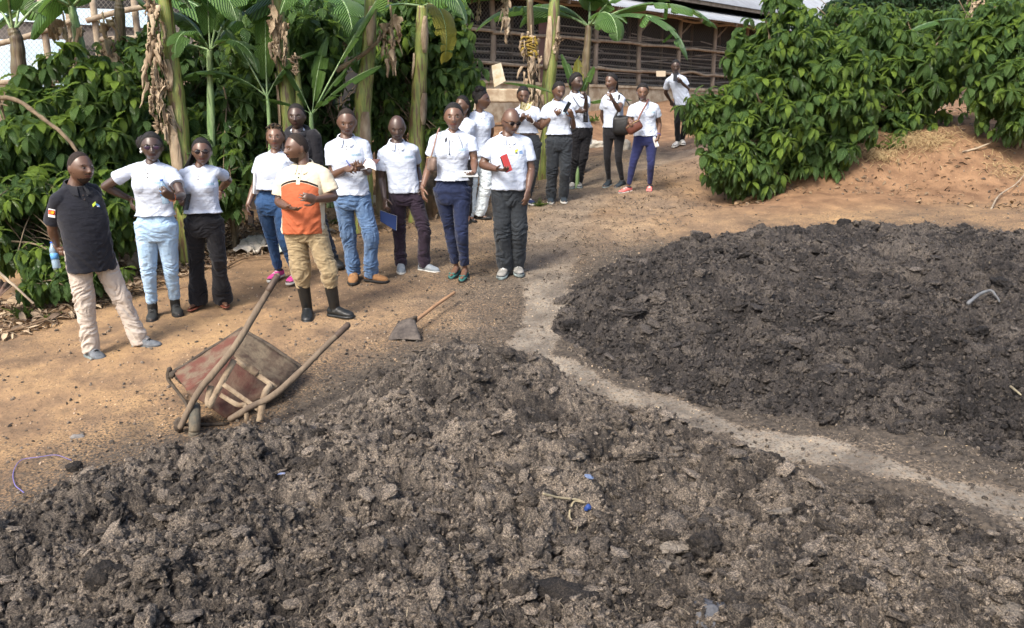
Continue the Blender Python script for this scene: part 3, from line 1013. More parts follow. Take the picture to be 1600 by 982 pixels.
        for i in range(2):
            if s.arm[i] is None:
                s.hands.append(None); continue
            e, w, tip, o = s.arm[i]
            S_ = s.sh[i]
            tube(mb, [S_ - [0, 0, .022 * sc], S_ * .6 + e * .4 - [0, 0, .008 * sc], e * .93 + S_ * .07, e], np.array([.038, .045, .041, .039]) * sc * ag, seg=14)
            tube(mb, [e, e * .7 + w * .3, e * .3 + w * .7, w], np.array([.039, .0415, .032, .0255]) * sc * ag, asp=[1, 1, .9, .75], seg=14, ref=unit(np.cross(w - e, [0, 1, 0.01])))
            s.hands.append((w,) + s.hand(mb, e, w, tip, o))
        for i in range(2):
            hp, kn, an, d, toe = s.leg[i]
            up = np.array([0, 0, 1.0])
            tube(mb, [hp, (hp + kn) / 2, kn, kn * .6 + an * .4, an * .88 + kn * .12, an], np.array([.066, .060, .040, .036, .027, .028]) * sc, seg=12)
            tube(mb, [an - d * .045 * sc - up * .035 * sc, an - up * .03 * sc + d * .02 * sc, an - up * .055 * sc + d * .10 * sc, an - up * .066 * sc + d * .175 * sc], np.array([.030, .036, .032, .020]) * sc * (1 if s.male else .9), asp=[1, .9, .62, .55], ref=np.cross(d, up), seg=12)
        Vr, Q, T, No = remesh(mb, s.voxel, 1)
        L = (Vr - s.hc) @ s.HM / s.hh
        face = (L[:, 1] > 0.2)
        lip = face & (np.abs(L[:, 0]) < 0.115) & (L[:, 2] < -0.18) & (L[:, 2] > -0.285) & ((L[:, 0] / 0.115) ** 2 + ((L[:, 2] + .232) / .052) ** 2 < 1)
        fm = np.zeros(len(Q), int)
        fm[lip[Q].mean(1) > 0.5] = 1
        if k.get('beard'):
            bd = (L[:, 1] > 0.06) & (L[:, 2] < -0.06) & (L[:, 2] > -0.55) & (np.linalg.norm(L, axis=1) < 0.62) & \
                 ((np.abs(L[:, 0]) > 0.30) | (L[:, 2] < -0.295) | ((L[:, 2] > -0.19) & (L[:, 2] < -0.145) & (np.abs(L[:, 0]) < .14))) & (L[:, 2] < -0.13 )
            b2 = bd[Q].mean(1) > 0.5
            fm[b2 & (fm == 0)] = 2
        mb2 = MB()
        for m_ in (0, 1, 2):
            pass
        mb2.v = [Vr]; mb2.q = [Q]; mb2.qm = [fm]; mb2.t = [T]; mb2.tm = [np.zeros(len(T), int)]; mb2.n = len(Vr)
        build('body', mb2, [SKINS[sk], LIPS[sk], BEARD], s.root)
    def hp(s, x, y, z):
        return s.hc + s.HM @ (np.array([x, y, z]) * s.hh)
    def face(s):
        if s.k.get('noface'): return
        hh = s.hh
        mb = MB()
        shades = s.k.get('glasses')
        if not shades:
            for sg in (-1, 1):
                c = s.hp(sg * .135, .360, .025)
                V, F = ICO[3]
                mb.add(c + (V * np.array([.056, .022, .024]) * hh) @ s.HM.T, None, F, 0)
                mb.add(s.hp(sg * .133, .373, .024) + (V * np.array([.023, .012, .023]) * hh) @ s.HM.T, None, F, 1)
                tube(mb, [s.hp(sg * .08, .372, .040), s.hp(sg * .135, .384, .052), s.hp(sg * .195, .357, .038)], np.array([.003, .006, .003]) * hh, seg=6, mat=1)
                build('eye', mb, [EYEW, EYED], s.root); mb = MB()
        for sg in (-1, 1):
            mb = MB()
            tube(mb, [s.hp(sg * .065, .372, .098), s.hp(sg * .13, .368, .122), s.hp(sg * .205, .330, .100)], np.array([.010, .012, .005]) * hh, seg=6, asp=.6)
            build('eyebrow', mb, HAIR, s.root)
        if shades:
            mb = MB()
            for sg in (-1, 1):
                c = s.hp(sg * .135, .402, .022)
                V, F = ICO[3]
                mb.add(c + (V * np.array([.098, .018, .072]) * hh) @ s.HM.T, None, F, 0)
                tube(mb, [s.hp(sg * .225, .39, .045), s.hp(sg * .30, .28, .040), s.hp(sg * .345, .0, .035)], .010 * hh, seg=6, mat=1)
                tube(mb, [s.hp(sg * .045, .41, .085), s.hp(sg * .14, .42, .100), s.hp(sg * .225, .39, .075)], .010 * hh, seg=6, mat=1)
            tube(mb, [s.hp(-.05, .42, .035), s.hp(0, .43, .045), s.hp(.05, .42, .035)], .010 * hh, seg=6, mat=1)
            build('sunglasses', mb, [LENSP if shades == 'p' else LENS, EYED], s.root)
    def hair(s):
        st = s.k.get('hair', 'short'); hh = s.hh
        V, F = ICO[5]
        P = head_surface(V, s.male)
        line = {'short': 0.01, 'cropped': 0.02, 'bald': 0.10}.get(st, -0.01)
        m = hair_mask(P, line)
        if st == 'bald':
            m = m * sstep(0.16, 0.06, P[:, 0] * 0 + P[:, 2])
        th = {'short': .026, 'cropped': .008, 'bald': .005, 'afro': .075}.get(st, .030)
        nz = {'afro': .35, 'short': .15}.get(st, .06)
        n = unitrows(P)
        off = m * th * (1 + nz * fbm(P * 14, 3)) - (1 - m) * 0.010
        if st in ('cornrow', 'updo', 'braids', 'braidback', 'pulled', 'puff'):
            ridge = 0.5 + 0.5 * np.cos(P[:, 0] * 2 * math.pi / 0.062)
            off = off + m * 0.012 * (ridge - .5) * (0.9 if st != 'puff' else .2)
        H_ = P + n * off[:, None]
        keep = (m > 0.02)[F].any(1)
        mb = MB()
        used = np.zeros(len(V), bool); used[F[keep].ravel()] = True; mp = np.cumsum(used) - 1
        mb.add(s.hc + (H_[used] * hh) @ s.HM.T, None, mp[F[keep]], 0)
        rng = np.random.default_rng(int(abs(s.base[0]) * 1000) + 5)
        def ball(c, r, amp=.12, sub=4):
            Vb, Fb = ICO[sub]
            Vb = Vb * (1 + amp * fbm(Vb * 4 + c[0] * 5, 3))[:, None]
            mb.add(s.hc + ((np.array(c) + Vb * np.array(r)) * hh) @ s.HM.T, None, Fb, 0)
        def strand(pts, r=.022):
            tube(mb, [s.hp(*p) if len(p) == 3 else p for p in pts], np.array([r * .6] + [r] * (len(pts) - 2) + [r * .35]) * hh, seg=7)
        if st == 'puff':
            ball((0.26, -.34, .10), (.24, .20, .26), .18)
        if st == 'bun':
            ball((0, -.12, .52), (.27, .27, .20), .14)
            ball((0, -.34, .22), (.26, .20, .26), .10)
        if st == 'updo':
            ball((0, -.36, .20), (.24, .16, .22), .12)
        if st == 'pulled':
            ball((0, -.44, .02), (.15, .12, .14), .12)
        if st == 'cornrow':
            ball((0, -.36, -.05), (.22, .16, .26), .14)
        if st == 'afro':
            pass
        if st == 'ponytail':
            ball((0, -.30, .1), (.27, .20, .28), .05)
            strand([(0, -.40, .05), (0, -.55, -.15), (.02, -.52, -.55), (.0, -.40, -.95)], .085)
        if st in ('braids', 'braidback', 'twists'):
            nb = {'braids': 16, 'braidback': 12, 'twists': 26}[st]
            for q in range(nb):
                a = (q + .5) / nb * math.pi * 1.25 - math.pi * .125
                x0 = .30 * math.cos(a); y0 = -.10 - .26 * max(math.sin(a), 0)
                if st == 'braids':
                    dl = s.k.get('fall', (-0.25, -0.2))
                    ex, ey = x0 + dl[0] * (0.6 + .5 * rng.random()), y0 - .1 + dl[1]
                    strand([(x0 * .9, y0 * .6, .25), (x0 * 1.1, y0 - .03, .05), (x0 + (ex - x0) * .4, (y0 + ey) / 2, -.35), (ex, ey, -.80 - .15 * rng.random())], .036)
                elif st == 'braidback':
                    strand([(x0 * .8, y0 * .8, .25), (x0 * .9, y0 - .12, .0), (x0 * .7, y0 - .12, -.35), (x0 * .6, y0 - .05, -.65)], .026)
                else:
                    z1 = -.1 - .5 * rng.random()
                    strand([(x0 * .9, y0 * .8, .22), (x0 * 1.18, y0 - .02, .05), (x0 * 1.25, y0 + rng.normal(0, .03), z1)], .028)
            if st == 'twists':
                for q in range(60):
                    a = rng.random() * 2 * math.pi; r = rng.random() ** .5 * .28
                    x0, y0 = r * math.cos(a), r * math.sin(a) * 1.1 - .03
                    z0 = .5 * math.sqrt(max(0, 1 - (x0 / .33) ** 2 - (y0 / .41) ** 2))
                    strand([(x0, y0, z0 - .02), (x0 * 1.1, y0 * 1.1, z0 + .05), (x0 * 1.4 + .02, y0 * 1.3, z0 + .035)], .03)
        build('hair', mb, {'bald': HAIRTH, 'cropped': HAIRTH, 'twists': HAIRBR}.get(st, HAIR), s.root)
    # ---- clothes
    def shirt(s):
        k, sc, g = s.k, s.s, s.g
        mb = MB()
        P, N = s.pel, s.nb
        hemz = at(s.k['pelu'], k['hem'], s.Y - .1)[2]
        th = (hemz - P[2]) / (N[2] - P[2])
        if s.male:
            U = [th, th * .5 + .1, .30, .50, .68, .84, .93, 1.0]
            W = [.178, .172, .165, .172, .182, .176, .135, .075]; D = [.118, .116, .114, .118, .122, .105, .085, .070]
            F = [.012, .012, .01, .008, .008, .0, -.005, 0]
        else:
            U = [th, th * .5 + .1, .30, .48, .66, .84, .93, 1.0]
            W = [.178, .166, .150, .148, .158, .152, .118, .066]; D = [.125, .118, .106, .112, .122, .098, .078, .062]
            F = [.01, .01, .008, .01, .02, .004, -.004, 0]
        U = np.array(U); U = np.maximum.accumulate(U + np.arange(8) * 1e-4)
        bel = k.get('belly', 0.0)
        b = np.array([.5, .8, 1, .8, .2, 0, 0, 0]) * bel
        W = np.array(W) * sc * g + b * .45; D = np.array(D) * sc * g + b * .55; F = np.array(F) * sc + b * .6
        la = [s.lat] * 8; fw = [s.fw] * 8
        C = [P + (N - P) * u + s.fw * f for u, f in zip(U, F)]
        # finer rings
        A = crom(np.c_[np.array(C), W, D], 22)
        loft(mb, A[:, :3], [s.lat] * 22, [s.fw] * 22, A[:, 3], A[:, 4], seg=36, e=2.25)
        if not s.male:
            for sg in (-1, 1):
                c = P + (N - P) * .66 + s.fw * (.078 * sc * g) + s.lat * sg * .070 * sc
                blob(mb, c, np.array([.068, .068, .070]) * sc * g * k.get('bust', 1.0), 3)
        hood = k.get('long')
        for i in range(2):
            S_ = s.sh[i]
            tube(mb, [N - [0, 0, .02], (N + S_) / 2 - [0, 0, .008], S_ - [0, 0, .02]], np.array([.050, .052, .056]) * sc * g, seg=14)
            inner = S_ * .8 + (P + (N - P) * .84) * .2
            rs = .06
            if s.arm[i] is None:
                e = S_ + np.array([0, 0.02, -.3]) * sc
            else: e = s.arm[i][0]
            if hood:
                tube(mb, [inner, S_, (S_ + e) / 2, e], np.array([.07, .075, .068, .06]) * sc * g, seg=16)
                if s.arm[i] is not None:
                    w = s.arm[i][1]; tube(mb, [e, (e + w) / 2, w], np.array([.06, .052, .042]) * sc * g, seg=14)
            else:
                fr = k.get('sleeve', .66 if s.male else .56)
                end = S_ + (e - S_) * fr
                tube(mb, [inner - [0, 0, .02], S_ - [0, 0, .022], S_ * .6 + end * .4 - [0, 0, .008], end], np.array([.058, .058, .063, .070]) * (1 if s.male else .90) * sc * g, seg=18, round_caps=False)
        vx = max(s.voxel, .006)
        V, Q, T, No = remesh(mb, vx, 3)
        # folds
        q = V - s.pel
        u = q @ s.lat; w_ = q @ s.fw; z = q[:, 2]
        seed = abs(s.base[0]) * 11
        f1 = fbm(np.stack([u * 5 + z * 3.5, w_ * 5, z * 8 - np.abs(u) * 9], 1) + seed, 2)
        ridged = (.6 - np.abs(f1) * 1.5)
        f2 = noise3(np.stack([u * 3, w_ * 3, z * 4], 1) + seed + 9)
        amp = 0.0115 * sc * (0.40 + 0.9 * sstep(.45, .0, z / (N[2] - P[2])))
        V = V + No * (ridged * amp + f2 * .008)[:, None]
        mb2 = MB(); mb2.v = [V]; mb2.q = [Q]; mb2.t = [T]; mb2.qm = [np.zeros(len(Q), int)]; mb2.tm = [np.zeros(len(T), int)]; mb2.n = len(V)
        m = k.get('shirt', WHITE)
        if m is POLO2:
            hgt = (V[:, 2] - P[2]) / (N[2] - P[2])
            uu = np.abs((V - (P + (N - P) * .5)) @ s.lat)
            zone_up = 0.5 + ((0.735 - 0.9 * (uu / .19) ** 2 * .13) - hgt) * 3
            d_side = ((0.172 * sc * g + .45 * bel) - uu) * 12
            # sleeves: distance along the arm
            slv = np.zeros(len(V))
            for i in range(2):
                S_ = s.sh[i]; e = s.arm[i][0]; ax_ = unit(e - S_)
                t = (V - S_) @ ax_; dist = np.linalg.norm((V - S_) - t[:, None] * ax_, axis=1)
                slv = np.maximum(slv, (t > -.02) * (dist < .088 * sc * g) * 1.0)
                t_in = unit(np.cross(ax_, s.fw))
            inside = uu < (0.160 * sc * g + .2 * bel)
            z2 = np.minimum(zone_up, 0.5 + np.where(inside, 1, -1) * .5)
            z2 = np.minimum(z2, 0.5 + (0.150 * sc * g + bel * .55 * np.clip(1 - hgt, 0, 1) + .015 + .10 * (hgt < .45) - uu) * 10)
            z2 = np.clip(z2, 0, 1)
            mb2.a['zone'] = [(0, z2)]
            mb2.a['piping'] = [(0, (np.abs(hgt - .68) < .13) * 1.0)]
        s.shirt_ob = build('hoodie' if hood else 'polo_shirt', mb2, m, s.root)
        s.shirt_bvh = BVHTree.FromPolygons([Vector(v) for v in V], [tuple(map(int, f)) for f in Q])
        if hood:
            mb = MB(); c0 = N + [0, .02, .012]; ang = np.linspace(0, 2 * math.pi, 25)
            tube(mb, [c0 + (s.fw * math.cos(a) * .085 + s.lat * math.sin(a) * .105) * sc + np.array([0, 0, -.045 * math.cos(a) * sc]) for a in ang], .034 * sc, seg=12, n=48, round_caps=False)
            build('hood', mb, m, s.root)
            mb = MB(); tube(mb, [N + (s.fw * math.cos(a) * .062 + s.lat * math.sin(a) * .066) * sc + np.array([0, 0, .015 - .035 * math.cos(a)]) * sc for a in ang], .014 * sc, seg=10, n=40, round_caps=False)
            build('tee_shirt_neckline', mb, COLLAR_W, s.root)
        # collar: a standing, folded band with an open front
        if not hood:
            mb = MB(); n = 40; r0 = (.074 if s.male else .064) * sc
            gap = 0.30
            ang = np.linspace(gap, 2 * math.pi - gap, n)
            rows = []
            nb = N + [0, 0, .0]
            for (rr, zz, tt) in ((1.0, .030, 0), (1.10, .034, 0), (1.36, -.006, 1), (1.42, -.012, 1), (1.36, -.018, 1), (1.08, .0, 0), (.98, -.01, 0)):
                row = []
                for a in ang:
                    ca, sa = math.cos(a), math.sin(a)
                    fr = math.exp(-((min(a, 2 * math.pi - a) - gap) / .5) ** 2)
                    drop = (-.028 * ca - .006) * sc * (1 if tt == 0 else 1.15)
                    ext = 1 + .18 * fr * tt
                    row.append(nb + (s.fw * ca * 1.0 + s.lat * sa) * r0 * rr * ext + np.array([0, 0, zz * sc + drop - .022 * fr * tt * sc]))
                rows.append(row)
            Vc = np.array(rows).reshape(-1, 3)
            mb.add(Vc, grid_quads(len(rows), n))
            build('collar', mb, k.get('collar', COLLAR_W), s.root)
            s.on_shirt_details()
    def cast(s, x, z):
        """point on the shirt front: x to the side (metres, picture right +), z above the pelvis as a fraction of the torso"""
        C = s.pel + (s.nb - s.pel) * z + s.lat * x + s.fw * .6
        r = s.shirt_bvh.ray_cast(Vector(C), Vector(-s.fw))
        if r[0] is None: return s.pel + s.lat * x + s.fw * .12, s.fw
        n = np.array(r[1]); n = n if n @ s.fw > 0 else -n
        return np.array(r[0]), n
    def patch(s, mb, x, z, w, h, mat=0, lift=.003, nx=4, nz=3, slant=0):
        """thin decal strip following the shirt"""
        tz = h / np.linalg.norm(s.nb - s.pel)
        P = []
        for j in range(nz):
            for i in range(nx):
                a = i / (nx - 1) - .5; b = j / (nz - 1) - .5
                p, n = s.cast(x + a * w, z + b * tz + slant * a * tz)
                P.append(p + s.fw * lift)
        mb.add(P, grid_quads(nz, nx), None, mat)
    def on_shirt_details(s):
        k = s.k
        if k.get('nodetail'): return
        mb = MB()
        for z in (.90, .84, .78)[:2 if s.male else 3][0:2]:
            p, n = s.cast(0.0, z - .03)
            mb = MB(); blob(mb, p + s.fw * .004, .0065, 2)
            build('button', mb, BTN, s.root)
        mb = MB(); m2 = k.get('collar', COLLAR_W)
        s.patch(mb, 0.0, .84, .034, .15 * s.s, 0, .0025, 3, 7)
        build('placket', mb, m2, s.root)
        lg = k.get('logo', 'text')
        mb = MB()
        rng = np.random.default_rng(3)
        if lg == 'text':
            for row in range(2):
                x = .045
                while x < .125:
                    w = rng.uniform(.006, .014)
                    s.patch(mb, x + w / 2, .735 - row * .022, w, .0045, 0 if row else 1, .003, 2, 2)
                    x += w + .004
            build('chest_lettering', mb, [LOGO_K if 0 else LOGO_T, LOGO_T], s.root)
        elif lg == 'leaf':
            s.patch(mb, .055, .745, .018, .030, 0, .003, 3, 3); s.patch(mb, .070, .765, .014, .020, 0, .0035, 3, 3); s.patch(mb, .060, .715, .022, .012, 1, .0035, 3, 2)
            for row in range(3): s.patch(mb, .105, .745 - row * .02, .040, .005, 2, .003, 3, 2)
            build('chest_logo', mb, [LOGO_G, LOGO_K, LOGO_B], s.root)
        elif lg == 'swirl':
            s.patch(mb, .060, .735, .034, .020, 0, .004, 3, 3, 1.0); s.patch(mb, .085, .718, .030, .020, 1, .004, 3, 3, -1.0); s.patch(mb, .088, .700, .026, .008, 2, .004, 3, 2)
            build('chest_logo', mb, [LOGO_G, LOGO_B, WPRINT], s.root)
        else: pass
    def trousers(s):
        k, sc, g = s.k, s.s, s.g
        st = k.get('fit', 'straight')
        mb = MB()
        P, N = s.pel, s.nb
        hw, hd = ((.160, .105) if s.male else (.168, .115))
        zz = [-.26, -.16, -.02, .10, .22]
        W = np.array([.115, .150, 1.0 * hw, .148, .130]) * sc * g; D = np.array([.085, .105, hd, .100, .085]) * sc * g
        W[2] = hw * sc * g
        loft(mb, [P + [0, 0, z * .55 * sc] for z in zz], [s.lat] * 5, [s.fw] * 5, W, D, seg=28)
        if not s.male or True:
            for sg in (-1, 1):
                blob(mb, P - s.fw * .045 * sc + s.lat * sg * .07 * sc - [0, 0, .05 * sc], np.array([.085, .085, .095]) * sc * g, 2)
        R = {'straight': (.095, .086, .068, .064, .060, .062), 'slim': (.092, .080, .056, .054, .044, .040), 'skinny': (.090, .076, .052, .050, .036, .032),
             'flare': (.092, .080, .064, .068, .080, .088), 'wide': (.096, .092, .082, .080, .078, .080), 'boot': (.096, .090, .074, .070, .060, .060), 'loose': (.096, .090, .078, .076, .070, .070)}[st]
        R = np.array(R) * sc * g
        if not s.male: R[0] *= 1.06; R[1] *= 1.05
        endt = k.get('cuff', 0.0)      # how far above the ankle joint the leg ends (m)
        for i in range(2):
            hp, kn, an, d, toe = s.leg[i]
            e = an + unit(kn - an) * endt + np.array([0, 0, (-.025 if st in ('flare', 'straight', 'loose', 'wide') else .0)])
            if st == 'flare': e = an + np.array([0, 0, -.045]) + d * .02
            hp2 = hp + s.lat * (-1 if i == 0 else 1) * (-.004)
            tube(mb, [hp2 + [0, 0, .02], hp2 * .6 + kn * .4, kn, kn * .62 + e * .38, kn * .2 + e * .8, e], R, seg=18, n=22, round_caps=False)
        V, Q, T, No = remesh(mb, max(s.voxel, .0065), 3)
        seed = abs(s.base[0]) * 7 + 3
        dk = np.minimum(*[np.abs(V[:, 2] - s.leg[i][1][2]) for i in range(2)])
        da = np.abs(V[:, 2] - (s.leg[0][2][2] + .08))
        tight = {'skinny': .35, 'slim': .8}.get(st, 1.25)
        amp = (.0045 + .010 * np.exp(-(dk / .10) ** 2) + .011 * np.exp(-(da / .10) ** 2) + .006 * sstep(P[2] - .22, P[2] - .08, V[:, 2])) * tight * sc
        f1 = fbm(np.stack([V[:, 0] * 7, V[:, 1] * 7, V[:, 2] * 15 + 3 * noise3(V * 5)], 1) + seed, 3)
        V = V + No * ((1 - np.abs(f1) * 1.8) * amp + .006 * noise3(V * 4 + seed))[:, None]
        mb2 = MB(); mb2.v = [V]; mb2.q = [Q]; mb2.t = [T]; mb2.qm = [np.zeros(len(Q), int)]; mb2.tm = [np.zeros(len(T), int)]; mb2.n = len(V)
        build('trousers', mb2, k['pants'], s.root)
    def shoes(s):
        k, sc = s.k, s.s * (1 if s.male else .92)
        kind = k.get('shoe', 'sneaker'); up = np.array([0, 0, 1.0])
        mu, ms, ml = k.get('shoemat', (SH_BLACK, SH_SOLEK, SH_BLACK))
        for i in range(2):
            hp, kn, an, d, toe = s.leg[i]
            lt = np.cross(d, up)
            g0 = np.array([an[0], an[1], float(H0(an[:1], an[1:2])[0]) + .004])
            gt = toe.copy()
            slope = unit(np.array([d[0], d[1], (gt[2] - g0[2]) / max(np.linalg.norm(gt[:2] - g0[:2]), .05)]))
            def st_(x, w, h, z0=0.0):
                return (g0 + slope * x * sc + up * (z0 * sc), w * sc, h * sc)
            fat = {'gumboot': 1.12, 'sneaker': 1.08, 'boot': 1.1, 'flat': .9, 'sandal': .88, 'slipon': 1.0}[kind]
            xs = [-.078, -.062, -.02, .04, .10, .15, .185, .203]
            ws = np.array([.018, .033, .038, .040, .048, .047, .034, .014]) * fat
            hsn = {'flat': [.03, .045, .022, .014, .020, .036, .028, .018], 'sandal': [.004, .006, .006, .006, .006, .006, .006, .004]}.get(kind, [.050, .075, .085, .082, .062, .050, .040, .022])
            th = {'flat': .010, 'sandal': .016, 'slipon': .022}.get(kind, .030)
            # upper
            mb = MB(); seg = 20
            if kind != 'sandal':
                C, WX, WY = [], [], []
                for x, w, h in zip(xs, ws, hsn):
                    c, ww, hh_ = st_(x, w, h, th * .5)
                    C.append(c + up * (hh_ / 2)); WX.append(ww); WY.append(hh_ / 2 + .004)
                A = crom(np.c_[np.array(C), WX, WY], 20)
                loft(mb, A[:, :3], [lt] * 20, [up] * 20, np.maximum(A[:, 3], .004), np.maximum(A[:, 4], .004), seg=seg, e=2.2)
                if kind in ('sneaker', 'boot', 'gumboot', 'slipon'):
                    toph = {'sneaker': .0, 'slipon': -.012, 'boot': .075, 'gumboot': .27}[kind]
                    r = {'sneaker': .046, 'slipon': .044, 'boot': .050, 'gumboot': .058}[kind]
                    dirl = unit(kn - an)
                    if kind == 'gumboot':
                        tube(mb, [g0 + up * .04 + slope * .01, an + up * .01, an + dirl * .10 * sc, an + dirl * toph * sc], np.array([.050, .049, .054, .062]) * sc, seg=20, round_caps=False, n=14)
                    else:
                        tube(mb, [g0 + up * .045, an + dirl * (.0) * sc, an + dirl * (.012 + toph) * sc], np.array([r * .98, r, r]) * sc, seg=18, round_caps=False)
                Vr, Q, T, No = remesh(mb, .006, 2)
                if kind in ('boot', 'gumboot', 'sneaker'):
                    Vr = Vr + No * (.0022 * fbm(Vr * 22, 3))[:, None]
                mbu = MB(); mbu.add(Vr, Q, T if len(T) else None, 0)
            else:
                mbu = MB()
                tube(mbu, [g0 + slope * .12 * sc + up * .022, g0 + slope * .08 * sc + lt * .035 * sc + up * .045, g0 + slope * .02 * sc + lt * .042 * sc + up * .02], .006, seg=8)
                tube(mbu, [g0 + slope * .12 * sc + up * .022, g0 + slope * .08 * sc - lt * .030 * sc + up * .045, g0 + slope * .02 * sc - lt * .040 * sc + up * .02], .006, seg=8)
                tube(mbu, [g0 + slope * .06 * sc - lt * .036 * sc + up * .045, g0 + slope * .065 * sc + up * .072, g0 + slope * .06 * sc + lt * .036 * sc + up * .045], .007, seg=8)
            sh = build({'gumboot': 'rubber_boot', 'boot': 'ankle_boot', 'sandal': 'sandal'}.get(kind, 'shoe'), mbu, mu, s.root)
            # sole
            mb = MB()
            C, WX = [], []
            A = crom(np.c_[np.array([st_(x * 1.03, w * 1.07 + .002, 0)[0] for x, w in zip(xs, ws)]), [w * sc * 1.07 + .002 for w in ws]], 18)
            loft(mb, A[:, :3] + up * th * sc * .5, [lt] * 18, [up] * 18, A[:, 3], np.full(18, th * sc * .5), seg=20, e=4)
            build('sole', mb, ms, sh)
            if kind == 'sneaker':
                mb = MB(); c0 = an + unit(kn - an) * .012 * sc; ang = np.linspace(0, 2 * math.pi, 17)
                tube(mb, [c0 + (d * math.cos(q) + lt * math.sin(q)) * .043 * sc for q in ang], .010, seg=8, n=32, round_caps=False)
                for x, w in ((.165, .040),):
                    blob(mb, g0 + slope * x * sc + up * .034 * sc, (.040 * sc, .046 * sc, .020 * sc), 3, M=np.stack([slope, lt, up], 1))
                build('trim', mb, mat('dark_trim', (.04, .045, .05), .8) if 'dark_trim' not in bpy.data.materials else bpy.data.materials['dark_trim'], sh)
            if kind in ('sneaker', 'boot'):
                mb = MB()
                for q in range(5):
                    x = .025 + q * .020
                    h = np.interp(x, xs, hsn) + th * .5 + .006
                    c = g0 + slope * x * sc + up * h * sc
                    sg = 1 if q % 2 else -1
                    tube(mb, [c - lt * .026 * sc - up * .010, c + up * .003 + slope * .008 * sg, c + lt * .026 * sc - up * .010], .0034, seg=6)
                if kind == 'boot':
                    for q in range(4):
                        c = an + up * (.02 + q * .018) + d * (.050) * sc
                        tube(mb, [c - lt * .022, c + d * .006, c + lt * .022], .0032, seg=6)
                build('laces', mb, ml, sh)
            if kind == 'flat' and k.get('bow'):
                mb = MB()
                c = g0 + slope * .155 * sc + up * .052 * sc
                for sg in (-1, 1): blob(mb, c + lt * sg * .016, (.017, .010, .008), 2, M=np.stack([lt, slope, up], 1))
                build('bow', mb, mu, sh)
    def all(s):
        s.build_body(); s.face(); s.hair(); s.shirt(); s.trousers(); s.shoes()
        return s
    def bracelet(s, i, mat_, r=.031, t=.004, back=.0):
        e, w = s.arm[i][0], s.arm[i][1]
        d = unit(w - e); c = w - d * (.012 + back)
        a = unit(np.cross(d, [.3, .2, 1])); b = np.cross(d, a)
        mb = MB(); ang = np.linspace(0, 2 * math.pi, 15)
        tube(mb, [c + (a * math.cos(x) + b * math.sin(x)) * r * s.s for x in ang], t, seg=6, n=30, round_caps=False)
        build('bracelet', mb, mat_, s.root)


def leather(name, c, rough=.5): return mat(name, c, rough, tuple(x * 1.5 + .005 for x in c), 14, bump=.3, bscale=120, spec=.4)
SH_BLACK = leather('black_shoe_leather', (.012, .012, .013)); SH_SOLEK = mat('black_rubber_sole', (.018, .018, .018), .7)
SH_GREYBLUE = mat('grey_blue_mesh_upper', (.19, .205, .225), .85, (.06, .07, .08), 16, bump=.4, bscale=250); SH_SOLEG = mat('grey_green_sole', (.22, .27, .27), .7, (.12, .14, .14), 20)
SH_LACEK = mat('black_laces', (.012, .012, .012), .8); SH_LACEW = mat('white_laces', (.6, .6, .58), .8)
SH_TAN = mat('tan_suede', (.30, .16, .07), .9, (.22, .11, .05), 16, bump=.4, bscale=200)
SH_GREYC = mat('grey_canvas', (.20, .23, .26), .9, (.26, .29, .32), 20, bump=.3, bscale=300); SH_SOLEW = mat('off_white_sole', (.55, .55, .52), .7, (.42, .40, .36), 20)
SH_TEAL = mat('teal_suede', (.03, .12, .115), .8, (.04, .15, .14), 20); SH_PINK = mat('pink_canvas', (.62, .05, .26), .8, (.7, .1, .32), 20)
SH_GREYS = mat('grey_trail_upper', (.16, .16, .15), .85, (.30, .29, .27), 18, bump=.5, bscale=200); SH_CORAL = mat('coral_knit', (.60, .13, .12), .85, (.66, .2, .18), 20)
SH_RUBBER = mat('black_rubber_boot', (.010, .012, .013), .45, (.022, .021, .019), 9, spec=.5, contrast=(.5, .8)); SH_BROWN = leather('brown_sandal_leather', (.12, .035, .02))
SH_WHITE = mat('white_trainer', (.72, .70, .64), .7, (.6, .58, .52), 20); SH_DARKBL = mat('dark_slate_canvas', (.025, .035, .045), .85)

WG = 'staff in white polo shirts'
sg_ = dict
P = {}
def add(key, label, group=None, **k):
    p = Person(label, group, **k); P[key] = p.all(); return p

def far(*a): return a
add('polo', 'man in black polo and beige trousers standing far left with hands behind his back', male=True,
    feet=((160, 567), (250, 546)), head_feet=(52, 78), crown=(122, 238), chin=(137, 286), hu=126, neck=(118, 291), pelu=129, yaw=52, hyaw=62, pitch=0, sa=(90, 308), sb=(146, 296), hh=.142,
    arma=((82, 358, -1), (89, 383, -1), (84, 405, -1), dict(palm=(0.2, .9, 0), curl=.9)), armb=((138, 360, -1), (105, 385, -1), (88, 392, 1), dict(curl=.9)),
    hem=425, belly=.035, g=1.03, sleeve=.8, shirt=BLACKPOLO, collar=COLLAR_B, pants=BEIGE, fit='straight', shoe='sneaker', shoemat=(SH_GREYBLUE, SH_SOLEG, SH_LACEK), hair='cropped', beard=True, skin='m', logo='swirl', voxel=.0055)
add('puff', 'woman in white polo and light blue jeans, hand on hip, holding a water bottle', WG, male=False,
    feet=((237, 506), (280, 497)), head_feet=(18, 30), crown=(236, 208), chin=(239, 250), neck=(236, 258), pelu=242, yaw=6, hyaw=22, pitch=4, sa=(204, 264), sb=(269, 268), g=1.06, bust=1.05,
    arma=((164, 292, -1), (205, 312, -1), (207, 332, 1), dict(curl=.3)), armb=((284, 306, 1), (268, 309, 1), (248, 294, 1), dict(palm=(-.3, .9, 0), curl=.55, thumb=-1)),
    hem=339, pants=LTJEANS, fit='slim', cuff=.075, shoe='boot', shoemat=(leather('worn_black_boot', (.02, .021, .02), .6), SH_SOLEK, SH_LACEK), hair='puff', skin='d', glasses='p', voxel=.006)
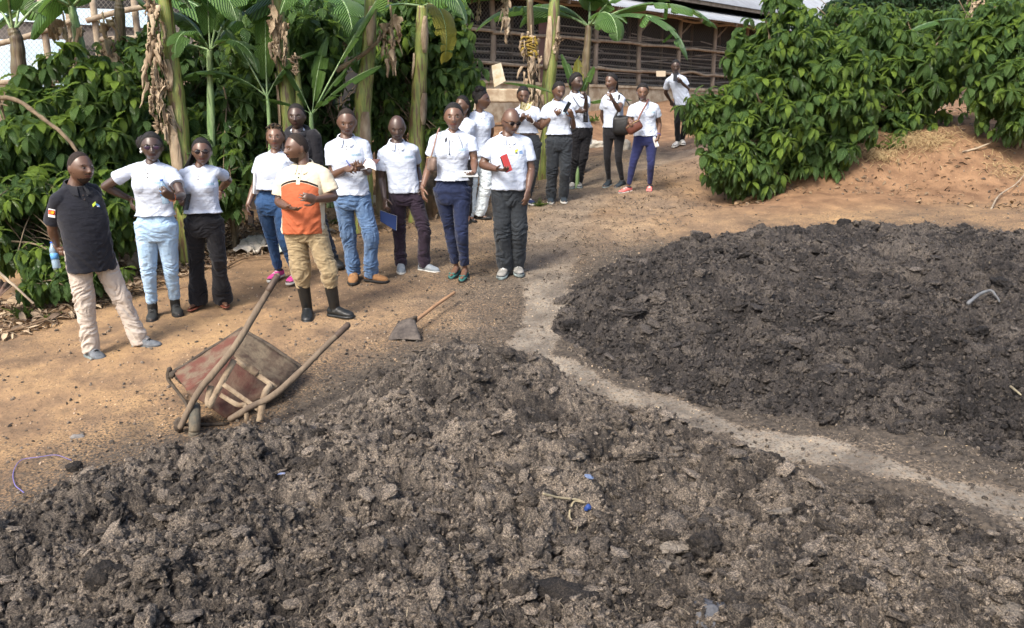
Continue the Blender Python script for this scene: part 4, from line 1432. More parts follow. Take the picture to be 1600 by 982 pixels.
add('braids', 'woman in white polo and flared black trousers with long thin braids and dark glasses', WG, male=False,
    feet=((296, 487), (354, 482)), head_feet=(-12, 30), crown=(315, 216), chin=(316, 256), neck=(312, 263), pelu=317, yaw=10, hyaw=18, pitch=4, sa=(286, 270), sb=(338, 266), g=1.06, bust=1.05,
    arma=((286, 306, -1), (283, 306, 1), (284, 326, 1), dict(curl=.6)), armb=((357, 282, -1), (343, 298, -1), (340, 312, 1), dict(curl=.3)),
    hem=334, belly=.01, pants=BLACKCLOTH, fit='flare', shoe='sandal', shoemat=(SH_BROWN, SH_BROWN, SH_BROWN), hair='braids', fall=(.50, .10), skin='m', glasses='d', voxel=.006)
add('pink', 'woman in white polo, dark blue jeans and pink shoes behind the man in orange', WG, male=False,
    feet=((420, 442), (450, 446)), head_feet=(-22, -15), crown=(429, 194), chin=(431, 234), neck=(430, 241), pelu=427, yaw=3, hyaw=8, pitch=0, sa=(407, 249), sb=(453, 249), g=1.08, belly=.03,
    arma=((399, 290, -1), (387, 322, 1), (388, 342, 1), dict(curl=.35)), armb=((462, 290, -1), (462, 322, 1)),
    hem=297, pants=DKJEANS, fit='slim', cuff=.04, shoe='sneaker', shoemat=(SH_PINK, SH_SOLEW, SH_LACEW), hair='twists', skin='l', voxel=.0065, nodetail=True)
add('hoodie', 'man in black hooded sweatshirt standing at the back behind the man in orange', male=True,
    feet=((505, 414), (533, 420)), head_feet=(5, 40), Y=8.9, crown=(463, 161), chin=(464, 202), neck=(465, 208), pelu=470, yaw=0, hyaw=3, pitch=4, sa=(438, 217), sb=(490, 214),
    arma=((434, 265, -1), (437, 300, 1)), armb=((498, 262, -1), (497, 300, 1)), hem=290, long=True, shirt=cloth_mat('black_hoodie_fleece', (.013, .013, .017), weave=150), pants=cloth_mat('dark_denim', (.02, .03, .05)), fit='straight',
    shoe='sneaker', hair='short', skin='d', nodetail=True, voxel=.0065)
add('orange', 'man in cream and orange polo, khaki trousers and black rubber boots, gesturing', male=True,
    feet=((480, 506), (550, 498)), head_feet=(12, 68), crown=(466, 208), chin=(459, 254), hu=464, neck=(474, 258), pelu=474, yaw=-6, hyaw=-52, pitch=4, sa=(443, 272), sb=(505, 268),
    arma=((436, 316, -.1), (450, 324, 1), (472, 330, 1), dict(palm=(0, .2, 1), curl=.25)), armb=((521, 308, .1), (494, 312, 1), (468, 306, 1), dict(palm=(-.2, .9, -.2), curl=.3)),
    hem=366, belly=.03, g=1.06, sleeve=.78, shirt=POLO2, collar=cloth_mat('cream_knit_collar', (.64, .56, .42), fold=.1), pants=KHAKI, fit='boot', cuff=.235, shoe='gumboot', shoemat=(SH_RUBBER, SH_RUBBER, SH_LACEK), hair='cropped', beard=True, skin='m', logo='none', voxel=.0055)
add('writer', 'man in white polo and blue jeans writing in an open notebook', WG, male=True,
    feet=((551, 446), (604, 443)), head_feet=(5, 64), crown=(540, 169), chin=(544, 211), neck=(541, 217), pelu=550, yaw=8, hyaw=12, pitch=16, sa=(517, 228), sb=(568, 224),
    arma=((521, 275, 0), (541, 264, 1), (556, 264, 1), dict(palm=(.3, .7, -.5), curl=.7)), armb=((575, 268, 0), (567, 264, 1), (556, 257, 1), dict(palm=(-.2, .2, 1), curl=.5)),
    hem=306, pants=MDJEANS, fit='straight', shoe='boot', shoemat=(SH_TAN, SH_SOLEK, mat('tan_laces', (.35, .22, .12), .8)), hair='cropped', skin='m')
add('plum', 'slim man in white polo and dark plum trousers holding a blue notebook at his side', WG, male=True, g=.96,
    feet=((627, 429), (684, 427)), head_feet=(8, 58), crown=(618, 178), chin=(623, 220), neck=(620, 224), pelu=634, yaw=12, hyaw=8, pitch=20, sa=(598, 237), sb=(646, 231),
    arma=((596, 280, -1), (601, 312, 1), (603, 334, 1), dict(palm=(.6, .7, 0), curl=.6)), armb=((651, 262, -1), (657, 288, 1), (660, 305, 1), dict(curl=.4)),
    hem=302, pants=PURPLE, fit='straight', shoe='slipon', shoemat=(SH_GREYC, SH_SOLEW, SH_LACEW), hair='bald', skin='d')
add('navy', 'woman in white polo and navy trousers with small shoulder bag, holding a clipboard', WG, male=False,
    feet=((704, 437), (721, 441)), head_feet=(-15, -8), crown=(709, 161), chin=(709, 203), neck=(708, 209), pelu=707, yaw=0, hyaw=2, pitch=4, sa=(679, 217), sb=(736, 217), bust=1.02,
    arma=((670, 262, -1), (660, 295, 1), (664, 322, 1), dict(curl=.3)), armb=((741, 252, 0), (741, 268, 1), (732, 278, 1), dict(palm=(-.2, .2, 1), curl=.4)),
    hem=283, pants=NAVY, fit='slim', cuff=.05, shoe='flat', bow=True, shoemat=(SH_TEAL, SH_SOLEK, SH_TEAL), hair='cornrow', skin='l', voxel=.006)
add('hidden', 'woman mostly hidden between the navy trousered woman and the woman with a bun', WG, male=False,
    feet=((722, 352), (731, 350)), head_feet=(0, 0), crown=(723, 149), chin=(722, 180), neck=(723, 186), pelu=722, yaw=0, hyaw=-35, pitch=0, sa=(708, 193), sb=(738, 193),
    arma=((706, 222, -1), (708, 250, 1)), armb=((738, 222, -1), (738, 250, 1)), hem=250, pants=BLACKCLOTH, fit='slim', shoe='flat', hair='braidback', skin='m', nodetail=True, voxel=.008)
add('bun', 'woman in white polo and pale jeans with a large black hair bun, looking right', WG, male=False, hh=.137,
    feet=((743, 347), (768, 343)), head_feet=(35, 70), crown=(755, 140), chin=(759, 171), hu=753, neck=(749, 177), pelu=750, yaw=18, hyaw=72, pitch=2, sa=(732, 184), sb=(765, 182),
    arma=((728, 214, -1), (731, 240, 1)), armb=((768, 208, -1), (758, 230, -1)), hem=244, pants=PALEJEANS, fit='wide', shoe='flat', hair='bun', skin='m', voxel=.0075)
add('bald', 'bald man in white polo, sunglasses and charcoal trousers holding a phone in a red case', WG, male=True, g=1.03,
    feet=((782, 437), (812, 433)), head_feet=(-15, 8), crown=(797, 169), chin=(802, 209), hu=798, neck=(793, 214), pelu=796, yaw=10, hyaw=28, pitch=16, sa=(770, 222), sb=(822, 220),
    arma=((754, 258, 0), (778, 265, 1), (797, 268, 1), dict(palm=(0, .3, 1), curl=.45)), armb=((830, 266, -1), (825, 298, 1), (820, 324, 1), dict(curl=.3)),
    hem=297, belly=.02, sleeve=.7, pants=CHARCOAL, fit='loose', shoe='sneaker', shoemat=(SH_GREYS, SH_SOLEG, SH_LACEW), hair='bald', skin='m', glasses='d', logo='leaf')
add('booklet', 'woman in white polo reading a small printed booklet behind the bald man', WG, male=False,
    feet=((815, 322), (834, 322)), head_feet=(0, 25), crown=(818, 135), chin=(817, 162), neck=(819, 168), pelu=826, yaw=5, hyaw=5, pitch=16, sa=(803, 176), sb=(838, 172), g=1.06,
    arma=((797, 202, 0), (815, 188, 1), (820, 178, 1), dict(palm=(.3, 0, 1), curl=.6)), armb=((845, 200, 0), (831, 190, 1), (822, 180, 1), dict(palm=(-.3, 0, 1), curl=.6)),
    hem=208, pants=CHARCOAL, fit='slim', cuff=.03, shoe='sneaker', shoemat=(mat('navy_canvas', (.02, .03, .08), .8), SH_SOLEW, SH_LACEW), hair='pulled', skin='m', voxel=.0075, nodetail=True)
add('phone', 'woman in white polo and charcoal trousers tapping on a phone beside the yellow banana trunk', WG, male=False,
    feet=((860, 320), (882, 319)), head_feet=(-5, 3), crown=(872, 128), chin=(874, 155), neck=(871, 160), pelu=872, yaw=10, hyaw=22, pitch=16, sa=(853, 170), sb=(889, 167), g=1.10,
    arma=((847, 198, 0), (867, 180, 1), (878, 172, 1), dict(palm=(.3, .6, .2), curl=.5)), armb=((896, 198, 0), (894, 182, 1), (888, 168, 1), dict(palm=(-.3, .2, .6), curl=.6)),
    hem=211, pants=CHARCOAL, fit='straight', shoe='sneaker', shoemat=(SH_DARKBL, SH_SOLEW, SH_DARKBL), hair='pulled', skin='m', voxel=.0075)
add('chinhand', 'woman in white polo, hand raised to her chin, dark flask hanging on a strap', WG, male=False,
    feet=((893, 296), (906, 295)), head_feet=(-8, 6), crown=(899, 115), chin=(902, 141), neck=(899, 147), pelu=905, yaw=15, hyaw=40, pitch=4, sa=(885, 156), sb=(917, 154),
    arma=((886, 180, 0), (904, 174, 1), (914, 174, 1), dict(palm=(0, 1, 0), curl=.6)), armb=((915, 174, 1), (916, 152, 1), (909, 140, 1), dict(palm=(-.5, .5, 0), curl=.7)),
    hem=200, pants=BLACKCLOTH, fit='straight', shoe='sneaker', shoemat=(SH_GREYS, SH_SOLEG, SH_LACEW), hair='afro', skin='d', voxel=.0075)
add('blackbag', 'woman in white polo and black leggings, hand at her mouth, large black shoulder bag', WG, male=False, hh=.137,
    feet=((944, 295), (961, 296)), head_feet=(-28, -42), crown=(956, 114), chin=(952, 140), hu=955, neck=(957, 146), pelu=956, yaw=-15, hyaw=-42, pitch=10, sa=(945, 154), sb=(972, 154),
    arma=((941, 182, -1), (950, 205, -1)), armb=((967, 172, 1), (957, 156, 1), (950, 142, 1), dict(palm=(-.6, .5, 0), curl=.6)),
    hem=200, pants=BLACKCLOTH, fit='skinny', cuff=.03, shoe='sneaker', shoemat=(SH_DARKBL, SH_SOLEG, SH_DARKBL), hair='ponytail', skin='m', voxel=.0075)
add('leggings', 'woman in bright navy leggings and coral shoes stepping forward in a white polo', WG, male=False,
    feet=((967, 304), (1014, 303)), head_feet=(-60, -12), crown=(1005, 129), chin=(1003, 156), neck=(1006, 161), pelu=1005, yaw=-4, hyaw=-8, pitch=18, sa=(988, 168), sb=(1024, 167), g=1.12,
    arma=((984, 194, 0), (984, 188, 1), (988, 196, 1), dict(curl=.6)), armb=((1030, 194, -1), (1029, 212, 1), (1027, 224, 1), dict(curl=.6)),
    hem=213, pants=NAVYL, fit='skinny', cuff=.05, shoe='sneaker', shoemat=(SH_CORAL, SH_SOLEW, SH_LACEW), hair='braidback', skin='l', voxel=.0075)
add('farman', 'man in white polo and black trousers standing alone uphill looking at his phone', WG, male=True,
    feet=((1052, 231), (1068, 227)), head_feet=(-38, 0), crown=(1055, 92), chin=(1056, 114), neck=(1056, 118), pelu=1058, yaw=0, hyaw=-5, pitch=18, sa=(1044, 125), sb=(1068, 123),
    arma=((1040, 145, -1), (1048, 158, -1)), armb=((1075, 140, 0), (1065, 129, 1), (1058, 122, 1), dict(palm=(-.3, .2, .8), curl=.6)),
    hem=165, pants=BLACKCLOTH, fit='slim', shoe='sneaker', shoemat=(SH_WHITE, SH_WHITE, SH_LACEW), hair='short', skin='d', voxel=.008)
# ================================================================ THINGS THE PEOPLE HOLD OR CARRY
PET = mat('clear_blue_bottle', (.42, .60, .78), .12, spec=.6, trans=.55)
LABELB = mat('blue_bottle_label', (.10, .30, .62), .5); CAPB = mat('blue_bottle_cap', (.04, .12, .5), .4)
PAPER = mat('white_paper', (.78, .76, .74), .8); PAPERE = mat('page_edges', (.72, .68, .56), .9, (.55, .52, .42), 90, stretch=(1, 1, 8))
NAVYB = mat('navy_book_cover', (.012, .028, .10), .5, (.016, .035, .12), 12); BROWNB = mat('brown_book_cover', (.10, .05, .045), .5)
BLKPL = mat('black_plastic', (.012, .012, .013), .3, spec=.5); SCREEN = mat('dark_phone_screen', (.01, .012, .016), .06, spec=.7)
REDC = mat('red_phone_case', (.62, .07, .06), .4); SILV = mat('silver_grey_plastic', (.42, .44, .44), .4)
LEATHB = leather('black_bag_leather', (.012, .012, .013), .45); LEATHBR = leather('brown_bag_leather', (.085, .028, .018), .4); LEATHT = leather('taupe_bag_leather', (.13, .09, .07), .4)
ZIP = mat('brass_zip', (.35, .28, .14), .35, metallic=.8); CORD = mat('black_cord', (.01, .01, .01), .7); BLUEP = mat('blue_pen', (.02, .06, .35), .3)

def frame(d, n):
    d = unit(d); n = unit(n - d * np.dot(n, d)); return d, n, np.cross(d, n)

def bottle(p, axis, label, L=.22, r=.031):
    a = unit(axis); rf = np.cross(a, [0, 1, 0.1])
    root = empty('water_bottle', p - a * L * .5, label, 'bottle')
    prof = [(-.5, .6), (-.49, .95), (-.46, 1), (-.2, 1), (-.18, .93), (-.16, 1), (.08, 1), (.10, .93), (.12, 1), (.22, .98), (.34, .62), (.42, .40), (.44, .40)]
    mb = MB(); C = [p + a * L * t for t, _ in prof]
    x = unit(rf); y = np.cross(a, x)
    loft(mb, C, [x] * len(C), [y] * len(C), [r * q for _, q in prof], [r * q for _, q in prof], seg=18, e=2)
    build('bottle_body', mb, PET, root)
    mb = MB(); tube(mb, [p + a * L * .445, p + a * L * .50], r * .46, seg=12, round_caps=False); build('cap', mb, CAPB, root)
    mb = MB(); tube(mb, [p - a * L * .15, p + a * L * .07], r * 1.02, seg=18, n=3, round_caps=False); build('label', mb, LABELB, root)
    return root

def slab_thing(name, label, cat, c, u, n, hw, hh_, ht, mats, parts, group=None):
    """flat cuboid with rounded look: parts = list of (name, mat, du, dv, dn, su, sv, sn)"""
    u, n, v = frame(u, n)
    root = empty(name, c, label, cat, group)
    for (nm, m, du, dv, dn, su, sv, sn) in parts:
        mb = MB()
        box(mb, c + u * du + v * dv + n * dn, u * su, v * sv, n * sn)
        o = build(nm, mb, m, root, smooth=False)
        bv = o.modifiers.new('b', 'BEVEL'); bv.width = min(su, sv, sn) * .5; bv.segments = 2
    return root

def phone(c, u, n, label, case=BLKPL):
    return slab_thing('phone', label, 'phone', c, u, n, 0, 0, 0, None,
        [('case', case, 0, 0, 0, .076, .038, .0055), ('screen', SCREEN, 0, 0, .0058, .071, .034, .0008), ('camera_lens', BLKPL, .058, .02, -.0065, .010, .010, .0012)])

def book(c, u, n, label, cover, w=.105, h=.075, t=.011):
    return slab_thing('notebook', label, 'notebook', c, u, n, 0, 0, 0, None,
        [('cover', cover, 0, 0, t, w, h, .0015), ('back_cover', cover, 0, 0, -t, w, h, .0015), ('spine', cover, 0, -h, 0, w, .0015, t), ('pages', PAPERE, 0, .001, 0, w * .97, h * .97, t - .0018)])

def grip(p, i, f=.085, out=.022):
    w, d, pn, side = p.hands[i]
    return w + d * f * p.s + pn * out * p.s, d, pn, side

# bottles
g0, d, pn, sd_ = grip(P['polo'], 0)
bottle(at(85, 399, P['polo'].Y + .12), (-.12, .1, 1), 'small clear water bottle held behind his back by the man in black polo')
g0, d, pn, sd_ = grip(P['puff'], 1)
bottle(at(256, 300, P['puff'].hands[1][0][1] + .045), (-.1, .0, 1), 'clear water bottle held to the chest by the woman in light blue jeans', L=.21)
# phone in braids' hand
g0, d, pn, sd_ = grip(P['braids'], 0)
phone(at(292, 316, g0[1] - .01), (.3, 0, 1), (1, -.25, 0), 'black phone held low by the woman with long thin braids')
# pink woman's notebook under arm
slab_thing('notebook', 'slim white edged notebook tucked under the arm of the woman with pink shoes', 'notebook', at(404, 287, P['pink'].Y - .05), (.12, 0, 1), (-.9, .5, 0), 0, 0, 0, None,
    [('cover', BLKPL, 0, 0, .011, .105, .07, .0015), ('back_cover', PAPER, 0, 0, -.011, .105, .07, .0015), ('pages', PAPER, 0, 0, 0, .102, .068, .009)])
phone(at(392, 341, P['pink'].hands[0][0][1] - .03), (.1, 0, 1), (-.6, -1, 0), 'dark phone hanging in the hand of the woman with pink shoes')
# writer: open notebook and pen
wr = P['writer']
c = at(576, 256, wr.hands[1][0][1] - .05)
root = empty('notebook', c, 'open notebook with brown cover held by the man writing', 'notebook')
for nm, m, pts in (('cover', BROWNB, [(560, 268, 0), (571, 249, .10), (594, 249, .12), (584, 262, .0)]),
                   ('pages', PAPER, [(563, 266, -.012), (574, 247.5, .085), (583, 251, .09), (573, 264, -.01)])):
    V = np.array([at(u, v, c[1] + dz) for u, v, dz in pts]); n = unit(np.cross(V[1] - V[0], V[3] - V[0])); mb = MB()
    hexa(mb, list(V) + list(V + n * .006)); build(nm, mb, m, root, smooth=False)
mb = MB(); rows = []
for t in np.linspace(0, 1, 9):
    a = at(577 + 10 * t, 247.5 + 4 * t + 4 * t * t, c[1] + .06 - .02 * t); b = at(574 + 14 * t, 262 + 5 * t * t, c[1] - .03 - .03 * t); rows += [a, b]
mb.add(rows, grid_quads(9, 2)); o = build('curled_pages', mb, PAPER, root); so = o.modifiers.new('s', 'SOLIDIFY'); so.thickness = .003
mb = MB(); tube(mb, [at(541, 251, wr.hands[0][0][1] - .05), at(548, 261, wr.hands[0][0][1] - .055)], [.0045, .0035], seg=8)
build('pen', mb, BLUEP, label='blue pen in the hand of the man writing in his notebook', cat='pen')
# plum: blue book
pl = P['plum']; hy = pl.hands[0][0][1]
c = at(607, 345, hy - .035)
V = [at(594, 329, hy - .05), at(620, 338, hy - .02), at(619, 361, hy - .02), at(594, 346, hy - .05)]
u = unit(np.array(V[1]) - V[0]); w_ = unit(np.array(V[3]) - V[0]); n = unit(np.cross(u, w_)); n = n if n[1] < 0 else -n
root = empty('notebook', c, 'blue hardback notebook held low by the slim man in plum trousers', 'notebook')
V = np.array(V)
for nm, m, a, b, ins in (('cover', NAVYB, 0, .003, 0), ('pages', PAPERE, -.020, -.0005, .002), ('back_cover', NAVYB, -.024, -.0205, 0)):
    mb = MB(); cc = V.mean(0); VV = V + (cc - V) * ins * 4
    VV = VV + u * (.004 if nm == 'pages' else 0)
    hexa(mb, list(VV + n * a) + list(VV + n * b)); build(nm, mb, m, root, smooth=False)
# navy woman: clipboard / tablet, shoulder bag, lanyard
nv = P['navy']; hy = nv.hands[1][0][1]
c = at(729, 272, hy - .06)
slab_thing('clipboard', 'grey folder of papers held flat by the woman in navy trousers', 'folder', c, (1, .15, .02), (.02, -.35, 1), 0, 0, 0, None,
    [('board', SILV, 0, 0, 0, .105, .075, .003), ('papers', SILV, -.02, .0, .005, .08, .065, .0018), ('cover', BLKPL, .03, 0, -.006, .08, .07, .003)])
def pouch(c, u, v, n, r, mb, mat=0, e=2.6, seg=20):
    ts = np.linspace(-1, 1, 9)
    C = [c + v * t * r[1] for t in ts]; k = np.maximum((1 - np.abs(ts) ** 3.2), .05) ** .5
    loft(mb, C, [u] * 9, [n] * 9, r[0] * (.82 + .18 * k) * np.where(np.abs(ts) > .99, .8, 1), r[2] * k, seg=seg, e=e, mat=mat)
sb_ = P['navy']
root = empty('shoulder_bag', at(675, 257, nv.Y - .12), 'small taupe shoulder bag under the arm of the woman in navy trousers', 'bag')
c = at(675, 257, nv.Y - .13)
mb = MB(); pouch(c, np.array([.5, -.86, 0.]), np.array([0.1, 0, 1.]), np.array([.86, .5, 0.]), (.07, .068, .035), mb); build('bag_body', mb, LEATHT, root)
mb = MB(); tube(mb, [c + [-.01, .0, .06], at(678, 230, nv.Y - .13), at(684, 206, nv.Y - .09), at(687, 201, nv.Y + .02), at(684, 215, nv.Y + .15)], .007, seg=8, n=24, asp=.4); build('strap', mb, leather('taupe_strap', (.20, .12, .09)), root)
mb = MB(); tube(mb, [c + [-.05, -.04, .062], c + [0, -.045, .074], c + [.05, -.03, .062]], .003, seg=6); build('zip', mb, ZIP, root)
def on_front(p, pts, lift=.008):
    out = []
    for x, z in pts:
        q, n = p.cast(x, z); out.append(q + p.fw * lift)
    return out
mb = MB(); tube(mb, on_front(nv, [(-.055, .97), (-.030, .88), (-.026, .78), (-.022, .66)]), .0022, seg=6, n=20)
for q in on_front(nv, [(-.022, .65)]): blob(mb, q, .007, 2)
tube(mb, on_front(nv, [(.050, .98), (.075, .90), (.093, .82), (.098, .76)]), .0022, seg=6, n=16)
build('earphone_cord', mb, CORD, label='thin black cord with earpieces round the neck of the woman in navy trousers', cat='cord')
mb = MB(); 
tube(mb, on_front(nv, [(-.060, .93), (-.062, .90), (-.066, .86)], .012), [.006, .009, .004], seg=8); build('hair_lock', mb, HAIR, nv.root)
# bald man's phone in red case
bd = P['bald']; hy = bd.hands[0][0][1]
slab_thing('phone', 'phone in open red flip case held by the bald man', 'phone', at(790, 256, hy - .04), (-.35, 0, 1), (.9, -.75, .2), 0, 0, 0, None,
    [('phone_body', BLKPL, 0, 0, -.004, .076, .038, .005), ('red_cover', REDC, .0, .012, .004, .082, .045, .003)])
# booklet
bk = P['booklet']; hy = min(bk.hands[0][0][1], bk.hands[1][0][1])
c = at(820, 174, hy - .05)
root = empty('booklet', c, 'small printed booklet held open by the woman behind the bald man', 'booklet')
PRN = mat('yellow_green_print', (.75, .68, .45), .6, (.28, .24, .05), 30, contrast=(.45, .6))
for sg in (-1, 1):
    mb = MB(); e = np.array([.075 * sg, -.045, .03]); f_ = np.array([0.03, -.02, .095]); c0 = c
    V = [c0, c0 + e, c0 + e + f_, c0 + f_]; n = np.array([0, -.003, .001])
    hexa(mb, [np.array(v) for v in V] + [np.array(v) + n for v in V]); build('leaf_page', mb, PRN, root, smooth=False)
# phone woman
ph = P['phone']; hy = ph.hands[1][0][1]
phone(at(886, 168, hy - .02), (.55, 0, 1), (-.7, -.6, .5), 'dark phone held up and tapped by the woman beside the yellow banana trunk')
# chinhand: flask with strap
ch = P['chinhand']
root = empty('flask', at(915, 190, ch.Y - .2), 'dark steel flask hanging on a thin strap from the woman touching her chin', 'flask')
c = at(915, 184, ch.Y - .22)
mb = MB(); tube(mb, [c - [0, 0, .07], c + [0, 0, .05]], .037, seg=18, n=5, round_caps=False); build('flask_body', mb, mat('dark_steel', (.05, .05, .055), .25, metallic=.6), root)
mb = MB(); tube(mb, [c + [0, 0, .05], c + [0, 0, .075]], [.034, .03], seg=16, round_caps=False); build('cap', mb, BLKPL, root)
mb = MB(); tube(mb, [c + [.0, 0, .07], at(905, 166, ch.Y - .18), at(896, 153, ch.Y - .13), at(893, 146, ch.Y)], .005, seg=6, n=16); build('strap', mb, CORD, root)
# tote bag behind her
root = empty('tote_bag', at(923, 222, ch.Y + .1), 'white cloth tote bag with black lettering hanging beside black trousers', 'bag')
V = [at(915, 194, ch.Y + .08), at(925, 200, ch.Y + .12), at(923, 226, ch.Y + .12), at(914, 224, ch.Y + .08)]
mb = MB(); V = np.array(V); n = np.array([.02, .05, 0]); hexa(mb, list(V) + list(V + n)); build('bag_body', mb, mat('white_canvas_bag', (.7, .7, .68), .9), root, smooth=False)
mb = MB()
for q in range(4):
    a = at(921.5, 210 + q * 4, ch.Y + .095); box(mb, a, [.008, .003, 0], [0, .003, 0], [0, 0, .010])
build('lettering', mb, BLKPL, root, smooth=False)
mb = MB(); tube(mb, [V[0] + [.02, .02, 0], at(912, 182, ch.Y + .1), at(914, 160, ch.Y + .12)], .006, seg=6, n=10); build('strap', mb, CORD, root)
# black shoulder bag
bb = P['blackbag']
c = at(971, 196, bb.Y - .20)
root = empty('shoulder_bag', c, 'large black shoulder bag hanging at the hip of the woman with ponytail', 'bag')
mb = MB(); pouch(c, np.array([.97, -.25, 0.]), np.array([0, 0, 1.]), np.array([.25, .97, 0.]), (.130, .140, .06), mb, e=3.2); build('bag_body', mb, LEATHB, root)
mb = MB(); tube(mb, [c + [-.10, 0, .12], at(966, 172, bb.Y - .19), at(967, 155, bb.Y - .13), at(969, 146, bb.Y - .01), at(974, 152, bb.Y + .1), at(984, 166, bb.Y + .02), c + [.13, .03, .13]], .016, seg=8, n=30, asp=.35); build('strap', mb, leather('dark_strap', (.03, .03, .033)), root)
mb = MB(); tube(mb, [c + [-.13, -.045, .09], c + [0, -.075, .10], c + [.13, -.07, .09]], .004, seg=6); build('zip', mb, mat('dark_zip', (.08, .08, .08), .35, metallic=.6), root)
# brown crossbody bag
lg = P['leggings']
c = at(991, 199, lg.Y - .24)
root = empty('crossbody_bag', c, 'brown leather crossbody bag held in front of the woman in navy leggings', 'bag')
M = (np.array([.85, -.1, .52]), np.array([-.52, 0, .85]), np.array([.1, .99, .0]))
mb = MB(); pouch(c, M[0], M[1], M[2], (.115, .075, .045), mb, e=2.8); build('bag_body', mb, LEATHBR, root)
mb = MB(); tube(mb, [c + M[0] * -.1 + M[1] * .05 - M[2] * .04, c + M[1] * .062 - M[2] * .048, c + M[0] * .1 + M[1] * .05 - M[2] * .04], .0045, seg=6); build('zip', mb, ZIP, root)
mb = MB(); tube(mb, [c + M[0] * .08 + M[1] * .05, at(1003, 175, lg.Y - .20), at(1010, 163, lg.Y - .14), at(1013, 155, lg.Y - .02), at(1012, 160, lg.Y + .12)], .013, seg=8, n=24, asp=.35); build('strap', mb, leather('brown_strap', (.12, .05, .04)), root)
# phone and folded paper in her other hand
hy = lg.hands[1][0][1]
slab_thing('phone', 'pale phone held low by the woman in navy leggings', 'phone', at(1024, 222, hy - .03), (-.45, 0, 1), (-.9, -.6, 0), 0, 0, 0, None,
    [('case', mat('pale_blue_case', (.5, .58, .75), .4), 0, 0, 0, .078, .038, .005), ('screen', PAPER, 0, 0, .0058, .071, .034, .0008)])
fm = P['farman']; hy = fm.hands[1][0][1]
phone(at(1055, 121, hy - .02), (0, .3, 1), (0, 1, -.3), 'dark phone held up by the man standing alone uphill')
P['booklet'].bracelet(1, PAPER); P['plum'].bracelet(1, PAPER); P['leggings'].bracelet(1, mat('violet_band', (.12, .08, .35), .5)); P['phone'].bracelet(1, BLKPL); P['puff'].bracelet(1, mat('orange_bracelet', (.45, .14, .05), .5))
P['blackbag'].bracelet(1, BLKPL)
# earring
mb = MB(); blob(mb, P['puff'].hp(.355, -.02, -.16), .012, 2); build('earring', mb, WPRINT, P['puff'].root)
mb = MB(); blob(mb, P['puff'].hp(.355, -.02, -.06), .010, 2); build('earring', mb, WPRINT, P['puff'].root)
# sleeve patch of the man in black
pp = P['polo']; S_ = pp.sh[0]; e = pp.arm[0][0]
def sleeve_hit(u, v):
    C = Vector((0, 0, CAMZ)); dd = Vector(unit(ray(u, v)))
    r = pp.shirt_bvh.ray_cast(C, dd)
    return np.array(r[0]) - np.array(dd) * .004 if r[0] is not None else at(u, v, pp.Y - .2)
def sleeve_quad(nm, pts, m, lift=0):
    mb = MB(); n = 5; rows = []
    a, b, c_, d_ = [np.array(q, float) for q in pts]
    for t in np.linspace(0, 1, n):
        for w in np.linspace(0, 1, n):
            q = (a * (1 - w) + b * w) * (1 - t) + (d_ * (1 - w) + c_ * w) * t
            rows.append(sleeve_hit(*q) - np.array([0, lift, 0]))
    mb.add(rows, grid_quads(n, n)); return build(nm, mb, m, pp.root)
patch = sleeve_quad('sleeve_patch', [(75.6, 326), (86.4, 328), (86.2, 341), (75.2, 339)], WPRINT)
def patch_part(nm, pts, m, lift):
    o = sleeve_quad(nm, pts, m, lift); return o
patch_part('patch_field', [(75.9, 328), (86.2, 329.7), (86, 336.5), (75.7, 335)], RED, .0015)
for cx, m, nm, lf in ((79.0, ORN, 'patch_circle', .003), (82.6, YEL, 'patch_circle', .004)):
    mb = MB(); c0 = sleeve_hit(cx, 332); ang = np.linspace(0, 2 * math.pi, 16, endpoint=False)
    V = [sleeve_hit(cx + 2.3 * math.cos(a), 332.4 + 2.6 * math.sin(a)) - np.array([0, lf, 0]) for a in ang] + [c0 - np.array([0, lf, 0])]
    mb.add(V, None, [[16, i, (i + 1) % 16] for i in range(16)]); build(nm, mb, m, pp.root)

# ================================================================ WHEELBARROW AND SHOVEL
RUST = mat('rusted_red_steel', (.115, .045, .032), .85, (.15, .11, .075), 9, bump=.6, bscale=60, contrast=(.45, .62))
MUDST = mat('mud_caked_steel', (.155, .12, .08), .9, (.065, .042, .03), 9, bump=.8, bscale=40, contrast=(.4, .65))
DKRUST = mat('dark_maroon_steel', (.070, .025, .017), .75, (.11, .075, .05), 9, bump=.5, bscale=70)
WOODB = mat('weathered_round_wood', (.19, .145, .10), .85, (.10, .075, .055), 8, bump=.6, bscale=50, stretch=(1, 1, .4))
MUDW = mat('muddy_wooden_strip', (.30, .235, .16), .92, (.16, .115, .075), 10, bump=.7, bscale=60)
GRIP = mat('dark_worn_grip', (.055, .038, .03), .6, (.10, .07, .05), 20)
RIMM = mat('blackened_rim', (.045, .035, .028), .85, (.10, .08, .06), 14, bump=.9, bscale=60)
TYRE = mat('muddy_tyre', (.055, .060, .055), .85, (.16, .13, .09), 10, bump=.6, bscale=60)
HUBG = mat('green_grey_wheel_paint', (.13, .20, .19), .6, (.20, .16, .11), 12)
def zb(x, y, Y):                     # photo coordinates read from the enlarged crop
    return at(240 + x / 3.0769, 400 + y / 3.0769, Y)
wb = empty('wheelbarrow', hit(300, 672), 'rusty muddy wheelbarrow tipped onto its nose at the edge of the near heap', 'wheelbarrow')
B1, B2, B3, B4 = zb(385, 485, 5.38), zb(605, 632, 5.30), zb(345, 778, 5.02), zb(165, 655, 5.10)
R1, R2, R3, R4 = zb(425, 348, 5.70), zb(712, 535, 5.60), zb(420, 800, 5.28), zb(98, 560, 5.42)
